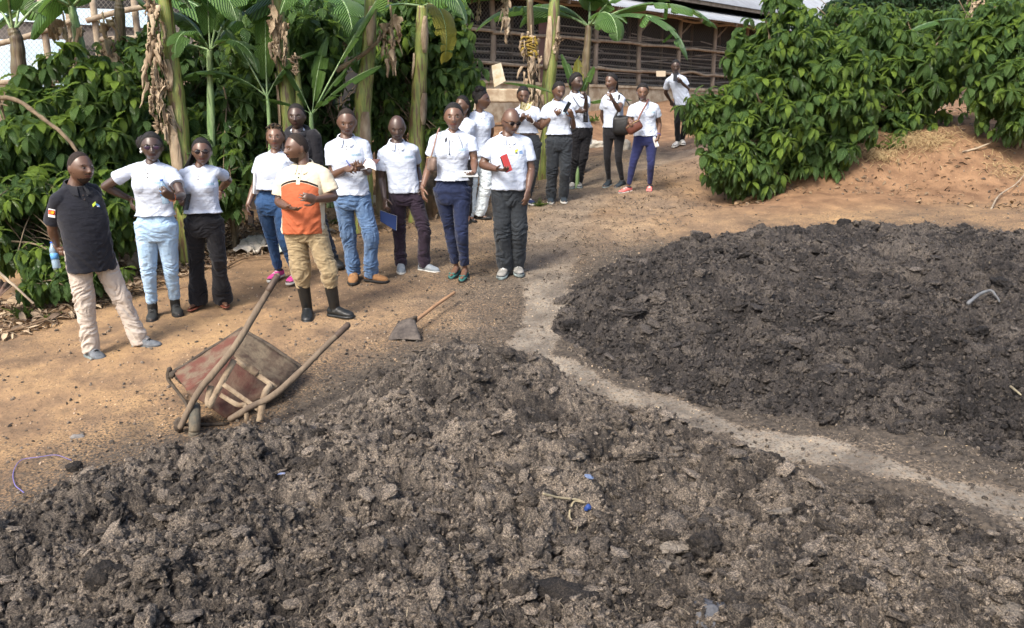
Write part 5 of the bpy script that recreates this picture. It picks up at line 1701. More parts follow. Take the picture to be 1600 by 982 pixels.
def panel(nm, a, b, c, d, m, t=.006):
    mb = MB(); n = 9; rows = []
    for i in np.linspace(0, 1, n):
        for j in np.linspace(0, 1, n):
            p = (a * (1 - j) + b * j) * (1 - i) + (d * (1 - j) + c * j) * i
            bulge = .012 * math.sin(math.pi * i) * math.sin(math.pi * j) + .004 * noise3(p[None] * 14)[0]
            rows.append(p + unit(np.cross(b - a, d - a)) * bulge)
    mb.add(rows, grid_quads(n, n)); o = build(nm, mb, m, wb); s_ = o.modifiers.new('s', 'SOLIDIFY'); s_.thickness = t; s_.offset = 0
    return o
panel('tray_bottom', B1, B2, B3, B4, DKRUST)
panel('tray_side', B1, B4, R4, R1, RUST); panel('tray_back', B2, B1, R1, R2, MUDST); panel('tray_side', B3, B2, R2, R3, RUST); panel('tray_front', B4, B3, R3, R4, DKRUST)
mb = MB()
loop = [R1, (R1 + R2) / 2 + [0, 0, .006], R2, (R2 + R3) / 2, R3, (R3 + R4) / 2, R4, (R4 + R1) / 2 + [0, 0, .004], R1]
pts = []
for a, b in zip(loop[:-1], loop[1:]):
    for t in (0, .33, .66): pts.append(a * (1 - t) + b * t + RNG.normal(0, .002, 3))
pts.append(loop[-1])
tube(mb, pts, .011 + .003 * RNG.random(len(pts)), seg=8, n=90); build('rim', mb, RIMM, wb)
mb = MB()
for k_ in range(9):
    t = k_ / 8; blob(mb, R4 + (R3 - R4) * t * .35 + RNG.normal(0, .008, 3) + [-.01, 0, -.03 * t], RNG.uniform(.014, .03), 2, amp=.4)
tube(mb, [R4 + [-.03, 0, .02], R4 + [-.045, 0, -.05], zb(105, 640, 5.40), zb(150, 700, 5.35), zb(160, 725, 5.3)], [.02, .016, .012, .012, .008], seg=8, n=20); build('torn_rim_strip', mb, RIMM, wb)
LP = [zb(140, 812, 4.90), zb(230, 640, 5.0), zb(385, 450, 5.14), zb(520, 230, 5.34), zb(602, 92, 5.46)]
RP = [zb(378, 776, 4.97), zb(480, 715, 4.98), zb(580, 665, 5.03), zb(700, 560, 5.14), zb(830, 430, 5.28), zb(940, 325, 5.42)]
for L_ in (LP, RP):
    L_ = [p - np.array([0, .035, 0]) for p in L_]
    mb = MB(); tube(mb, L_, [.020, .022, .023, .022] + [.020] * (len(L_) - 4), seg=14, n=40)
    V = mb.v[0]; mb.v[0] = V + .0035 * np.stack([noise3(V * 18), noise3(V * 18 + 9), noise3(V * 18 + 20)], 1)
    h = build('handle_rail', mb, WOODB, wb)
    mb = MB(); e0, e1 = L_[-2], L_[-1]; tube(mb, [e1 - (e1 - e0) * .55, e1 + (e1 - e0) * .01], .0225, seg=14, n=6, round_caps=False); build('grip', mb, GRIP, h)
def strip(nm, pts, w=.045, t=.012, m=MUDW):
    mb = MB(); pts = crom(np.array(pts), 14); rows = []
    for i in range(len(pts)):
        d = unit(pts[min(i + 1, 13)] - pts[max(i - 1, 0)]); v = unit(pts[i] - np.array([0, 0, CAMZ])); s_ = unit(np.cross(d, v)); ww = w / 2 * (1 + .12 * noise3(pts[i][None] * 30)[0])
        rows += [pts[i] - s_ * ww - v * t / 2, pts[i] + s_ * ww - v * t / 2, pts[i] + s_ * ww + v * t / 2, pts[i] - s_ * ww + v * t / 2]
    mb.add(rows, np.vstack([grid_quads(14, 4, wrap=True), [[3, 2, 1, 0]], [[52, 53, 54, 55]]])); return build(nm, mb, m, wb)
strip('leg', [zb(388, 500, 5.12), zb(345, 580, 5.05), zb(300, 660, 4.98), zb(268, 722, 4.93), zb(262, 690, 4.96), zb(276, 625, 5.02)], .040)
strip('leg', [zb(572, 618, 5.10), zb(540, 650, 5.03), zb(522, 720, 4.95), zb(508, 798, 4.90)], .042)
strip('cross_brace', [zb(335, 618, 5.02), zb(430, 685, 4.98), zb(508, 742, 4.94)], .030)
strip('cross_brace', [zb(392, 498, 5.22), zb(480, 560, 5.18), zb(590, 636, 5.12)], .034)
strip('cross_brace', [zb(320, 668, 4.99), zb(400, 715, 4.96), zb(440, 722, 4.94), zb(447, 795, 4.92)], .030)
strip('wooden_block', [zb(445, 530, 5.2), zb(500, 566, 5.17)], .05, .03, MUDST)
# wheel
wc = zb(196, 812, 4.98); ax_ = unit([.9, .35, -.12])
a_ = unit(np.cross(ax_, [0, 0, 1])); b_ = np.cross(ax_, a_)
wh = MB(); ang = np.linspace(0, 2 * math.pi, 33)
tube(wh, [wc + (a_ * math.cos(x) + b_ * math.sin(x)) * .115 for x in ang], .036, seg=14, n=64, round_caps=False)
whl = build('wheel', wh, TYRE, wb)
mb = MB(); tube(mb, [wc - ax_ * .03, wc + ax_ * .03], .085, seg=24, n=3, round_caps=False); build('wheel_rim', mb, HUBG, whl)
mb = MB(); tube(mb, [wc - ax_ * .10, wc + ax_ * .22], .012, seg=10, n=3, round_caps=False); build('axle', mb, RIMM, wb)
mb = MB(); blob(mb, zb(122, 815, 4.92), (.03, .03, .05), 3, amp=.3); build('axle_bracket', mb, RIMM, wb)

sh_root = empty('shovel', hit(640, 530), 'shovel with dark soil caked blade lying on the ground above the near heap', 'shovel')
s1 = hit(648, 512) + [0, 0, .05]; s2 = hit(710, 474) + [0, 0, .10]
mb = MB(); tube(mb, [s1, (s1 + s2) / 2 + [0, 0, .008], s2], [.017, .016, .015], seg=12, n=14); build('shaft', mb, mat('pale_wood_shaft', (.34, .20, .11), .75, (.22, .13, .075), 12, bump=.3, stretch=(1, 1, .3)), sh_root)
c1, c2, c3, c4 = hit(622, 520) + [0, 0, .075], hit(648, 514) + [0, 0, .085], hit(658, 534) + [0, 0, .015], hit(606, 533) + [0, 0, .01]
mb = MB(); rows = []; n = 13
for i in np.linspace(0, 1, n):
    for j in np.linspace(0, 1, n):
        p = (c1 * (1 - j) + c2 * j) * (1 - i) + (c4 * (1 - j) + c3 * j) * i
        p = p + np.array([0, -.01, .022]) * math.sin(math.pi * j) * (1 - .4 * i) + np.array([0, 0, .006]) * noise3(p[None] * 25)[0]
        if i > .9: p = p + np.array([0, 0, -.01])
        rows.append(p)
mb.add(rows, grid_quads(n, n)); o = build('blade', mb, mat('soil_caked_blade', (.045, .038, .034), .8, (.12, .10, .085), 12, bump=.8, bscale=50), sh_root); q = o.modifiers.new('s', 'SOLIDIFY'); q.thickness = .008
mb = MB(); tube(mb, [c2 * .7 + c1 * .3 + [0, 0, .01], c2 + [.01, -.01, .02], s1], [.012, .016, .019], seg=10, n=8); build('socket', mb, RIMM, sh_root)
# ================================================================ VEGETATION
def leaf_mat(name, dark, light, young, ribs=9.0, rough=.30, transl=.32):
    g = NT(name)
    uvn = g.node('UVMap'); sp = g.node('SeparateXYZ'); g.link(uvn.outputs[0], sp.inputs[0])
    u, v = sp.outputs[0], sp.outputs[1]
    au = g.math('ABSOLUTE', g.math('SUBTRACT', u, 0.5))
    ph = g.math('SUBTRACT', g.math('MULTIPLY', v, ribs), g.math('MULTIPLY', au, ribs * .55))
    w = g.math('SINE', g.math('MULTIPLY', ph, 6.2832))
    t = g.attr('tint'); y = g.attr('young')
    c = g.mix(t, dark, light); c = g.mix(y, c, young)
    vein = g.math('MULTIPLY', g.math('GREATER_THAN', w, 0.55), 0.42)
    mid = g.math('MULTIPLY', g.math('LESS_THAN', au, 0.03), 0.45)
    c = g.mix(g.math('MAXIMUM', vein, mid), c, tuple(min(1, x * 2.2 + .02) for x in light))
    g.link(c, g.b.inputs['Base Color'])
    g.b.inputs['Roughness'].default_value = rough
    g.b.inputs['Specular IOR Level'].default_value = .5
    b = g.bump(w, 1.0, .014); g.link(b, g.b.inputs['Normal'])
    # light passing through the blade
    tr = g.node('BsdfTranslucent'); g.link(g.mix(.5, c, young), tr.inputs['Color'])
    mx = g.node('MixShader'); mx.inputs[0].default_value = transl
    g.link(g.b.outputs[0], mx.inputs[1]); g.link(tr.outputs[0], mx.inputs[2])
    g.link(mx.outputs[0], g.n['Material Output'].inputs['Surface'])
    return g.m
M_COF = leaf_mat('coffee_leaf', (.026, .070, .028), (.125, .225, .070), (.34, .50, .065))
M_COF2 = leaf_mat('shade_tree_leaf', (.020, .045, .022), (.045, .10, .040), (.10, .18, .04), 7)
M_BAN = leaf_mat('banana_leaf', (.035, .095, .028), (.085, .19, .045), (.19, .33, .06), 26, .38, .35)
M_BANY = leaf_mat('yellowing_banana_leaf', (.20, .24, .03), (.36, .36, .05), (.45, .36, .07), 26, .5, .35)
M_DRY = mat('dry_banana_leaf', (.42, .34, .24), .9, (.20, .14, .09), 9, bump=.8, bscale=50, stretch=(1, 1, .4), contrast=(.35, .65))
M_BARK = mat('coffee_bark', (.22, .17, .11), .9, (.12, .09, .06), 12, bump=.7, bscale=60)
def pseudo_mat(name, a, b, c_):
    g = NT(name)
    co = g.coord('Object', (9, 9, .9))
    f = g.noise(co, 1.6, 5, .65)
    col = g.ramp(f, [(.40, c_), (.47, a), (.56, b), (.63, c_)])
    g.link(col, g.b.inputs['Base Color']); g.b.inputs['Roughness'].default_value = .45
    g.link(g.bump(g.noise(g.coord('Object', (40, 40, 1.5)), 1.5, 3), .7, .012), g.b.inputs['Normal'])
    return g.m
M_PSY = pseudo_mat('yellow_green_banana_stem', (.24, .26, .07), (.14, .19, .05), (.12, .075, .045))
M_PSG = pseudo_mat('pale_green_banana_stem', (.26, .36, .17), (.16, .27, .10), (.08, .12, .05))
M_PSD = pseudo_mat('dark_dry_banana_stem', (.12, .10, .05), (.07, .045, .03), (.17, .13, .08))

def build_uv(name, V, Q, UV, m, parent, attrs, smooth=True, **kw):
    org = worldloc(parent)
    me = raw_mesh(name, V - org, Q, np.zeros((0, 3), np.int64), None, None, smooth)
    uv = me.uv_layers.new(name='UVMap')
    li = np.zeros(len(me.loops), np.int32); me.loops.foreach_get('vertex_index', li)
    uv.data.foreach_set('uv', UV[li].astype(np.float32).ravel())
    for k, x in attrs.items():
        a = me.attributes.new(k, 'FLOAT', 'POINT'); a.data.foreach_set('value', np.asarray(x, np.float32))
    me.materials.append(m)
    o = bpy.data.objects.new(name, me)
    return finish(o, parent, **kw)

def leaf_template(nv=7, width=.42, fold=.10, droop=.35, corr=.026):
    vs = np.linspace(0, 1, nv)
    w = width * np.sin(np.pi * np.clip(vs, 0, 1) ** .85) ** .8 * .5
    w[0] = .01; w[-1] = .004
    V, UV = [], []
    for i, v in enumerate(vs):
        x = v - droop * .12 * v * v; z = -droop * v * v * .55
        c = corr * (1 if i % 2 else -1)
        for sgn, u in ((-1, 0), (0, .5), (1, 1)):
            V.append([x, sgn * w[i], z + (fold * w[i] * 2.2 if sgn else 0) + (c if sgn else -c * .3)]); UV.append([u, v])
    return np.array(V), grid_quads(nv, 3), np.array(UV)
LT = [leaf_template(11, .50, .10, .75), leaf_template(11, .44, .04, 1.1), leaf_template(11, .54, .16, .5)]
LTF = [leaf_template(4, .42, .12, .5)]

def place_leaves(pos, dirs, ups, size, tint, young, rng, temps=None):
    """dirs: leaf axis, ups: blade normal"""
    temps = temps or LT
    d = unitrows(dirs); s = unitrows(np.cross(ups, d)); n = np.cross(d, s)
    VV, QQ, UU, TT, YY = [], [], [], [], []
    off = 0
    idx = rng.integers(0, len(temps), len(pos))
    for k, (TV, TQ, TU) in enumerate(temps):
        m = idx == k
        if not m.any(): continue
        M = np.stack([d[m], s[m], n[m]], 2) * size[m][:, None, None]
        V = np.einsum('nij,kj->nki', M, TV) + pos[m][:, None, :]
        nn = m.sum(); kk = len(TV)
        VV.append(V.reshape(-1, 3)); QQ.append((TQ[None] + (np.arange(nn) * kk)[:, None, None]).reshape(-1, 4) + off)
        UU.append(np.tile(TU, (nn, 1))); TT.append(np.repeat(tint[m], kk)); YY.append(np.repeat(young[m], kk))
        off += nn * kk
    return np.vstack(VV), np.vstack(QQ), np.vstack(UU), np.concatenate(TT), np.concatenate(YY)

def bush(name, label, cat, blobs, base, nclus, size, m=M_COF, seed=1, group=None, young=.25, temps=None, stems=4, per=(5, 8), hang=.80):
    """leafy plant. blobs: list of (centre, radii); leaves grow in drooping clusters at branch ends through the whole volume"""
    rng = np.random.default_rng(seed)
    root = empty(name, base, label, cat, group)
    base = np.asarray(base, float)
    # cluster points
    wts = np.array([r[0] * r[1] * r[2] for _, r in blobs]) ** .8; wts /= wts.sum()
    cl, outw, rel = [], [], []
    for (c, r), w in zip(blobs, wts):
        n = int(1.22 * nclus * w)
        q = rng.normal(size=(n, 3)); q /= np.linalg.norm(q, axis=1)[:, None]
        rad = rng.random(n) ** .42 * np.where(rng.random(n) < .08, 1.10, 1.0)
        # uneven outline
        ln = 1 + .42 * fbm(q * 2.6 + seed * 5 + c[0], 3)
        rad = rad * ln
        p = np.asarray(c) + q * rad[:, None] * np.asarray(r)
        cl.append(p); outw.append(q); rel.append(rad)
    cl = np.vstack(cl); outw = np.vstack(outw); rel = np.concatenate(rel)
    # thin out to make gaps and dark holes
    gap = fbm(cl * 1.7 + seed, 3)
    keep = gap > -.42 + .38 * rel * (rng.random(len(rel)) ** .5)
    nn_ = np.array([np.partition(((cl - c_) ** 2).sum(1), min(5, len(cl) - 1))[min(5, len(cl) - 1)] for c_ in cl]) ** .5; keep &= nn_ < .24
    gz = H0(cl[:, 0], cl[:, 1]); keep &= cl[:, 2] > gz + .10
    cl, outw, rel = cl[keep], outw[keep], rel[keep]
    bright = fbm(cl * 2.6 + 31 + seed, 2)
    pos, dr, up, sz, ti, yo = [], [], [], [], [], []
    ax = unitrows(outw * [.75, .75, .2] + rng.normal(0, .25, outw.shape) + [0, 0, .75])
    for i in range(len(cl)):
        k = rng.integers(per[0], per[1] + 1)
        yb = rng.random() < 1.3 * young * (.25 + 1.1 * (rel[i] > .72))
        a = ax[i]; e1 = unit(np.cross(a, [0.3, .1, 1])); e2 = np.cross(a, e1)
        ph = rng.random() * 6.28; csz = .75 + .5 * rng.random(); cy = .45 + .55 * rng.random()
        for j in range(k):
            lay = j // 4
            an = ph + math.pi / 2 * j + lay * .7 + rng.normal(0, .22)
            rad = e1 * math.cos(an) + e2 * math.sin(an)
            dn = hang * (.10 + .45 * lay + .9 * rng.random() ** 1.3)
            d = unit(rad * .75 + a * .12 + np.array([0, 0, -dn]))
            pos.append(cl[i] - a * (.045 * lay) + rad * .012); dr.append(d)
            up.append(unit(rad * .55 + np.array([0, 0, .8]) + rng.normal(0, .14, 3)))
            sz.append(1.02 * size * csz * (.8 + .35 * rng.random()) * (.8 if yb and lay == 0 else 1)); ti.append(np.clip(.55 + .65 * bright[i] - .12 * lay + rng.normal(0, .12), 0, 1)); yo.append(cy * (.9 + .1 * rng.random()) if (yb and lay == 0) else max(0, rng.normal(.03, .05)))
    V, Q, U, T, Y = place_leaves(np.array(pos), np.array(dr), np.array(up), np.array(sz), np.array(ti), np.array(yo), rng, temps)
    build_uv('foliage', V, Q, U, m, root, dict(tint=T, young=Y))
    # stems with side branches to some clusters
    for s_ in range(stems):
        mb = MB()
        c, r = blobs[s_ % len(blobs)]
        b = base + [rng.normal(0, .10), rng.normal(0, .06), 0]; b[2] = float(H0(b[:1], b[1:2])[0]) - .05
        top = np.asarray(c) + np.array([rng.normal(0, .45) * r[0], rng.normal(0, .3) * r[1], r[2] * .7])
        mid = (b + top) / 2 + [rng.normal(0, .08), rng.normal(0, .08), .1]
        stem_ = crom(np.array([b, mid, top]), 12)
        tube(mb, stem_, np.linspace(.030, .010, 12), seg=8, n=16)
        near = np.argsort(np.linalg.norm(cl - mid, axis=1))[:400:16]
        for q in near:
            k = rng.integers(2, 11); p0 = stem_[k]
            tube(mb, [p0, (p0 + cl[q]) / 2 + [0, 0, .05], cl[q]], [.009, .006, .004], seg=5, n=6)
        build('stem', mb, M_BARK, root)
    return root

def el(u, v, Y, ru, rv, ry=None):
    """ellipsoid seen at photo pixel (u, v) with half sizes in pixels at distance Y"""
    c = at(u, v, Y); k = Y / 1250 * 1.03
    return (c, (ru * k, (ry if ry is not None else max(ru, rv) * .7 * k), rv * k))
def gb(u, Y):
    x = at(u, 300, Y)[0]; return np.array([x, Y, float(H0(np.array([x]), np.array([Y]))[0])])

GC = 'coffee bushes along the path'
bush('coffee_bush', 'tall coffee bush at far left behind the man in black polo', 'coffee bush', [el(110, 175, 9.3, 105, 85, .5), el(60, 270, 9.0, 85, 90, .5), el(185, 230, 9.4, 55, 90, .5)], gb(110, 9.4), 1150, .185, seed=3, group=GC, young=.30)
bush('coffee_bush', 'low spreading coffee bush with drooping leaves at the far left edge', 'coffee bush', [el(30, 340, 8.3, 75, 70, .4), el(85, 395, 7.9, 60, 35, .3), el(150, 330, 8.6, 60, 70, .4)], gb(50, 8.3), 620, .165, seed=4, group=GC, young=.30)
bush('coffee_bush', 'small leafy coffee sapling growing low beside the legs of the man in black polo', 'coffee bush', [el(115, 425, 7.75, 62, 28, .3), el(60, 445, 7.7, 30, 16, .2)], gb(100, 7.75), 150, .14, seed=41, group=GC, stems=2)
bush('coffee_bush', 'coffee bush behind the woman with long thin braids', 'coffee bush', [el(345, 280, 9.6, 60, 60, .5), el(300, 240, 9.9, 60, 60, .4), el(390, 200, 10.2, 50, 80, .5)], gb(340, 9.8), 760, .17, seed=5, group=GC, young=.2)
bush('coffee_bush', 'dark coffee bush between the thick banana stem and the young banana shoot', 'coffee bush', [el(480, 80, 11.0, 60, 75, .5), el(400, 110, 11.0, 55, 90, .5), el(500, 200, 11.2, 60, 70, .5)], gb(460, 11.1), 800, .17, seed=6, group=GC, young=.1)
bush('coffee_bush', 'tall coffee bush leaning over the barn corner behind the slim man', 'coffee bush', [el(665, 60, 11.6, 75, 65, .5), el(700, 140, 11.4, 50, 70, .4), el(640, 130, 11.8, 50, 60, .4)], gb(655, 11.7), 900, .18, seed=7, group=GC, young=.22)
bush('coffee_bush', 'coffee bush with pink leaf buds behind the man writing', 'coffee bush', [el(600, 150, 11.2, 38, 60, .35), el(625, 40, 11.6, 45, 50, .4), el(690, 215, 11.0, 30, 25, .3)], gb(610, 11.4), 380, .16, seed=8, group=GC, young=.35)
bush('coffee_bush', 'largest coffee bush at the right, hanging over the gully by the path', 'coffee bush', [el(1215, 110, 12.0, 78, 95, .7), el(1190, 205, 11.7, 95, 75, .6), el(1290, 150, 12.0, 80, 95, .7), el(1165, 250, 11.4, 62, 42, .4), el(1290, 225, 11.8, 60, 40, .4)], gb(1215, 12.0), 2300, .185, seed=9, group=GC, young=.30, stems=5)
bush('coffee_bush', 'leafy coffee branch reaching left across the legs of the lone uphill man', 'coffee bush', [el(1115, 165, 11.8, 45, 20, .25), el(1092, 182, 11.8, 24, 12, .2)], gb(1150, 11.9), 120, .14, seed=10, group=GC, stems=2, young=.3)
bush('coffee_bush', 'coffee bush on the bank right of the largest one', 'coffee bush', [el(1400, 130, 13.2, 95, 75, .7), el(1380, 195, 12.8, 70, 32, .5), el(1330, 90, 13.4, 60, 60, .6), el(1480, 105, 13.6, 60, 48, .5)], gb(1385, 13.2), 1300, .18, seed=11, group=GC, young=.28)
bush('coffee_bush', 'coffee bush at the right edge standing on bare orange bank', 'coffee bush', [el(1585, 110, 11.9, 62, 85, .6), el(1560, 60, 12.3, 60, 50, .5), el(1590, 185, 11.7, 38, 32, .4)], gb(1590, 12.0), 900, .185, seed=12, group=GC, young=.3)
bush('coffee_bush', 'pale leaved coffee bush uphill between the two bank bushes', 'coffee bush', [el(1450, 65, 16.5, 110, 55, .8), el(1340, 50, 17, 90, 50, .8)], gb(1430, 16.8), 900, .19, seed=13, group=GC, young=.35, temps=LTF)
bush('coffee_bush', 'far coffee bush at the top right beyond the pale leaved one', 'coffee bush', [el(1560, 55, 18, 90, 60, .8)], gb(1560, 18), 800, .20, seed=14, group=GC, young=.25, temps=LTF)
bush('shade_tree', 'dark rounded shade tree on the skyline above the coffee on the right', 'tree', [el(1390, 8, 30, 90, 28, 1.5), el(1330, 15, 31, 50, 20, 1.2)], gb(1400, 30), 1500, .22, m=M_COF2, seed=15, temps=LTF, young=.05, stems=2, group='trees on the skyline')
bush('shade_tree', 'dark shade tree at the top right corner behind the coffee rows', 'tree', [el(1530, -5, 30, 110, 40, 1.5)], gb(1540, 30), 1200, .22, m=M_COF2, seed=16, temps=LTF, young=.05, stems=2, group='trees on the skyline')
bush('coffee_bush', 'shaded coffee bush behind the dry leaved banana on the left', 'coffee bush', [el(250, 130, 11.5, 60, 90, .5), el(200, 130, 12, 50, 70, .5)], gb(230, 11.7), 520, .17, seed=17, group=GC, young=.05)
bush('coffee_bush', 'shaded coffee bush behind the slender young banana', 'coffee bush', [el(345, 60, 12.5, 60, 90, .5), el(330, 160, 12.2, 60, 60, .5)], gb(340, 12.4), 620, .17, seed=18, group=GC, young=.05)
bush('shade_tree', 'dark leafy tree behind the bananas at the top centre', 'tree', [el(520, 10, 14, 110, 60, .8), el(610, 60, 14, 50, 90, .6)], gb(540, 14), 900, .20, m=M_COF2, seed=19, temps=LTF, young=.05, stems=3, group='trees behind the bananas')

# ---- banana plants
def banana_leaf(parent, base, az, L, W, rise, droop, rng, m=M_BAN, tear=.25, roll=0.0, young=.3, pet=.16):
    """base point, azimuth of growth (radians, 0 = +X, pi/2 = away), length, half width, initial elevation, droop"""
    n = 34
    t = np.linspace(0, 1, n)
    h = np.array([math.cos(az), math.sin(az), 0]); p = np.array(base, float); pts = [p.copy()]; el_ = rise
    dirs = []
    for i in range(1, n):
        el_ = rise - droop * (t[i] ** 1.5)
        d = h * math.cos(el_) + np.array([0, 0, 1]) * math.sin(el_); dirs.append(d)
        p = p + d * L / (n - 1); pts.append(p.copy())
    dirs.append(dirs[-1]); pts = np.array(pts); dirs = np.array(dirs)
    mb = MB(); tube(mb, pts[::3], np.linspace(.022, .004, len(pts[::3])) * (W / .3), seg=7, n=20)
    lf = build('leaf_midrib', mb, M_PSG if m is not M_DRY else M_DRY, parent)
    sd2 = np.array([-math.sin(az), math.cos(az), 0])
    V, Q, UV, T, Y = [], [], [], [], []
    k0 = int(n * pet)
    for sgn in (-1, 1):
        i = k0; flop = rng.normal(0, .1)
        while i < n - 1:
            j = i + (int(rng.integers(1, 4)) if rng.random() < tear else int(rng.integers(4, 11)))
            j = min(j, n - 1)
            flop = rng.normal(.15, .18) if rng.random() < .8 else rng.normal(.6, .3)
            lag = rng.normal(0, .02)
            a0 = len(V)
            for q in range(i, j + 1):
                tt = (q - k0) / (n - 1 - k0)
                w = W * max(0.02, math.sin(math.pi * min(1, tt * .93 + .05)) ** .55) * (1 - .12 * (q == i or q == j) * (tear > .1))
                up = np.cross(dirs[q], sd2) * -1
                up = up if up[2] > 0 else -up
                for c, fr in enumerate((0, .35, .7, 1.0)):
                    a = .28 - (fr * 1.0) * (.35 + flop) + roll * sgn
                    V.append(pts[q] + sd2 * sgn * w * fr * math.cos(a) + up * w * fr * math.sin(a) + dirs[q] * (.10 * w * fr + lag * fr))
                    UV.append([.5 + sgn * fr * .5, tt]); T.append(rng.normal(0, .05) + .4); Y.append(young)
            m_ = j - i + 1
            for r in range(m_ - 1):
                for c in range(3):
                    a = a0 + r * 4 + c; Q.append([a, a + 1, a + 5, a + 4])
            i = j
    rr = rng.normal(0, .15)
    build_uv('leaf_blade', np.array(V), np.array(Q), np.array(UV), m, lf, dict(tint=np.clip(np.array(T) + rr, 0, 1), young=np.clip(np.array(Y), 0, 1)))

def dry_leaf(parent, top, L, W, rng, az=None):
    """dead leaf hanging straight down, crumpled into ribbons"""
    mb = MB()
    for k in range(int(34 * max(L, .5))):
        n = 7; t0 = rng.random() * .85; l = L * rng.uniform(.08, .34); w = rng.uniform(.012, .055) * (1.2 - .6 * t0)
        ang = rng.random() * 6.28; out = W * rng.random() ** .6 * (.5 + .6 * math.sin(math.pi * min(1, t0 + .15)))
        c = np.array(top) + [out * math.cos(ang) * .75, -abs(out * math.sin(ang)) * .6, -t0 * L]
        a = rng.random() * 6.28; lean = rng.normal(0, .30, 2); rows = []
        for i in range(n):
            t = i / (n - 1); a += rng.normal(0, .30)
            c = c + np.array([lean[0] * .5, lean[1] * .5, -1]) * l / n + rng.normal(0, .006, 3)
            ww = w * (1 - .75 * t ** 1.5) * (.75 + .5 * rng.random())
            s_ = np.array([math.cos(a), math.sin(a), .15]) * ww; o_ = np.array([-s_[1], s_[0], 0]) * .7
            rows += [c - s_ + o_, c, c + s_ + o_]
        mb.add(rows, grid_quads(n, 3))
    tube(mb, [np.array(top), np.array(top) + [.02, 0, -L * .5], np.array(top) + [0, .02, -L]], [.012, .009, .004], seg=6, n=10)
    o = build('dead_leaf', mb, M_DRY, parent); s_ = o.modifiers.new('s', 'SOLIDIFY'); s_.thickness = .002
    return o

def banana(label, pts_px, Y, r, m, leaves=(), dry=(), seed=0, sheath=0, group='banana plants', cat='banana plant'):
    rng = np.random.default_rng(seed)
    b = gb(pts_px[0][0], Y); root = empty('banana_plant', b, label, cat, group)
    mb = MB(); P_ = [at(u, v, Y) for u, v in pts_px]; P_[0] = b - [0, 0, .05]
    n = 30; rr = np.linspace(1.12, .62, n)
    path = crom(np.array(P_), n)
    tube(mb, path, .86 * r * rr * (1 + .04 * np.sin(np.arange(n) * 1.7 + seed)), seg=22, n=60, round_caps=False)
    V = mb.v[0]; mb.v[0] = V + .010 * np.stack([noise3(V * [12, 12, 2] + seed), noise3(V * [12, 12, 2] + 9), V[:, 0] * 0], 1)
    build('pseudostem', mb, m, root)
    for k in range(sheath):
        # dry sheath peeling from the stem: ragged strips lying along it
        i0 = rng.integers(3, n - 8); l = rng.integers(4, 9); a = rng.normal(-math.pi / 2, .9)
        mb = MB(); rows = []
        for i in range(i0, min(i0 + l, n)):
            t = (i - i0) / l; out = r * rr[i] * (1.03 + .15 * t * rng.random()); w = .55 * math.sin(math.pi * (t * .8 + .15))
            for da in (-w, 0, w): rows.append(path[i] + out * np.array([math.cos(a + da), math.sin(a + da), 0]))
        mb.add(rows, grid_quads(len(rows) // 3, 3)); o = build('dry_sheath', mb, M_DRY, root); s_ = o.modifiers.new('s', 'SOLIDIFY'); s_.thickness = .003
    top = path[-1]
    for lf in leaves:
        az, L, W, rise, droop = lf[:5]; kw = lf[5] if len(lf) > 5 else {}
        banana_leaf(root, top + np.array([math.cos(az), math.sin(az), 0]) * r * .3 + [0, 0, kw.pop('dz', 0)], az, L, W, rise, droop, rng, **kw)
    for (u, v, L, W) in dry:
        dry_leaf(root, at(u, v, Y - r - .03), L, W, rng)
    return root
D = math.radians
banana('slender pale banana plant at the top left corner before the shed', [(38, 330), (33, 170), (28, 75), (20, 45)], 10.8, .12, M_PSD, seed=1,
       leaves=[(D(20), 2.0, .26, .9, 1.9), (D(150), 1.6, .25, 1.0, 1.6), (D(-60), 1.5, .25, 1.2, 2.2), (D(60), 1.8, .25, 1.3, 1.2)], dry=[(36, 120, .9, .12)])
banana('thin green banana plant rising out of the tall left coffee bush', [(135, 330), (133, 150), (122, 60), (112, 10)], 10.0, .085, M_PSG, seed=2,
       leaves=[(D(190), 1.8, .28, .7, 1.5), (D(-20), 1.9, .28, .6, 1.6), (D(-80), 1.3, .24, .8, 2.0), (D(240), 1.6, .28, .4, 1.9)], dry=[(98, 20, .8, .25), (160, 20, .8, .2)])
banana('thick yellow green banana plant draped in long brown dead leaves', [(288, 330), (280, 200), (268, 90), (255, -20)], 9.4, .125, M_PSY, seed=3, sheath=4,
       leaves=[(D(200), 1.6, .28, .2, 1.5), (D(-40), 1.6, .28, .3, 1.5)], dry=[(236, 55, 1.05, .16), (246, 110, .75, .15), (240, -5, .7, .14)])
banana('slender young banana plant with a fan of arching leaves behind the braided woman', [(330, 300), (330, 190), (328, 110), (328, 78)], 9.6, .052, M_PSG, seed=4,
       leaves=[(D(172), .85, .16, .3, .9, dict(tear=.05, young=.5)), (D(15), 1.9, .19, 1.05, 1.0, dict(tear=.03, young=.6)), (D(-35), 1.0, .15, .4, 1.8, dict(tear=.08)), (D(100), 1.3, .16, 1.4, .5, dict(tear=.05)), (D(150), 1.3, .17, 1.0, 1.9), (D(-100), .9, .15, .7, 2.2), (D(-10), 1.5, .18, 1.3, .8, dict(tear=.05, young=.6))])
banana('leaning yellow green banana plant behind the man in the hooded sweatshirt', [(460, 300), (448, 150), (438, 50), (428, -30)], 9.9, .115, M_PSY, seed=5, sheath=3,
       leaves=[(D(200), 1.4, .26, .3, 1.2), (D(-30), 1.5, .28, .3, 1.2)], dry=[(425, -5, .75, .08), (438, 20, .6, .1)])
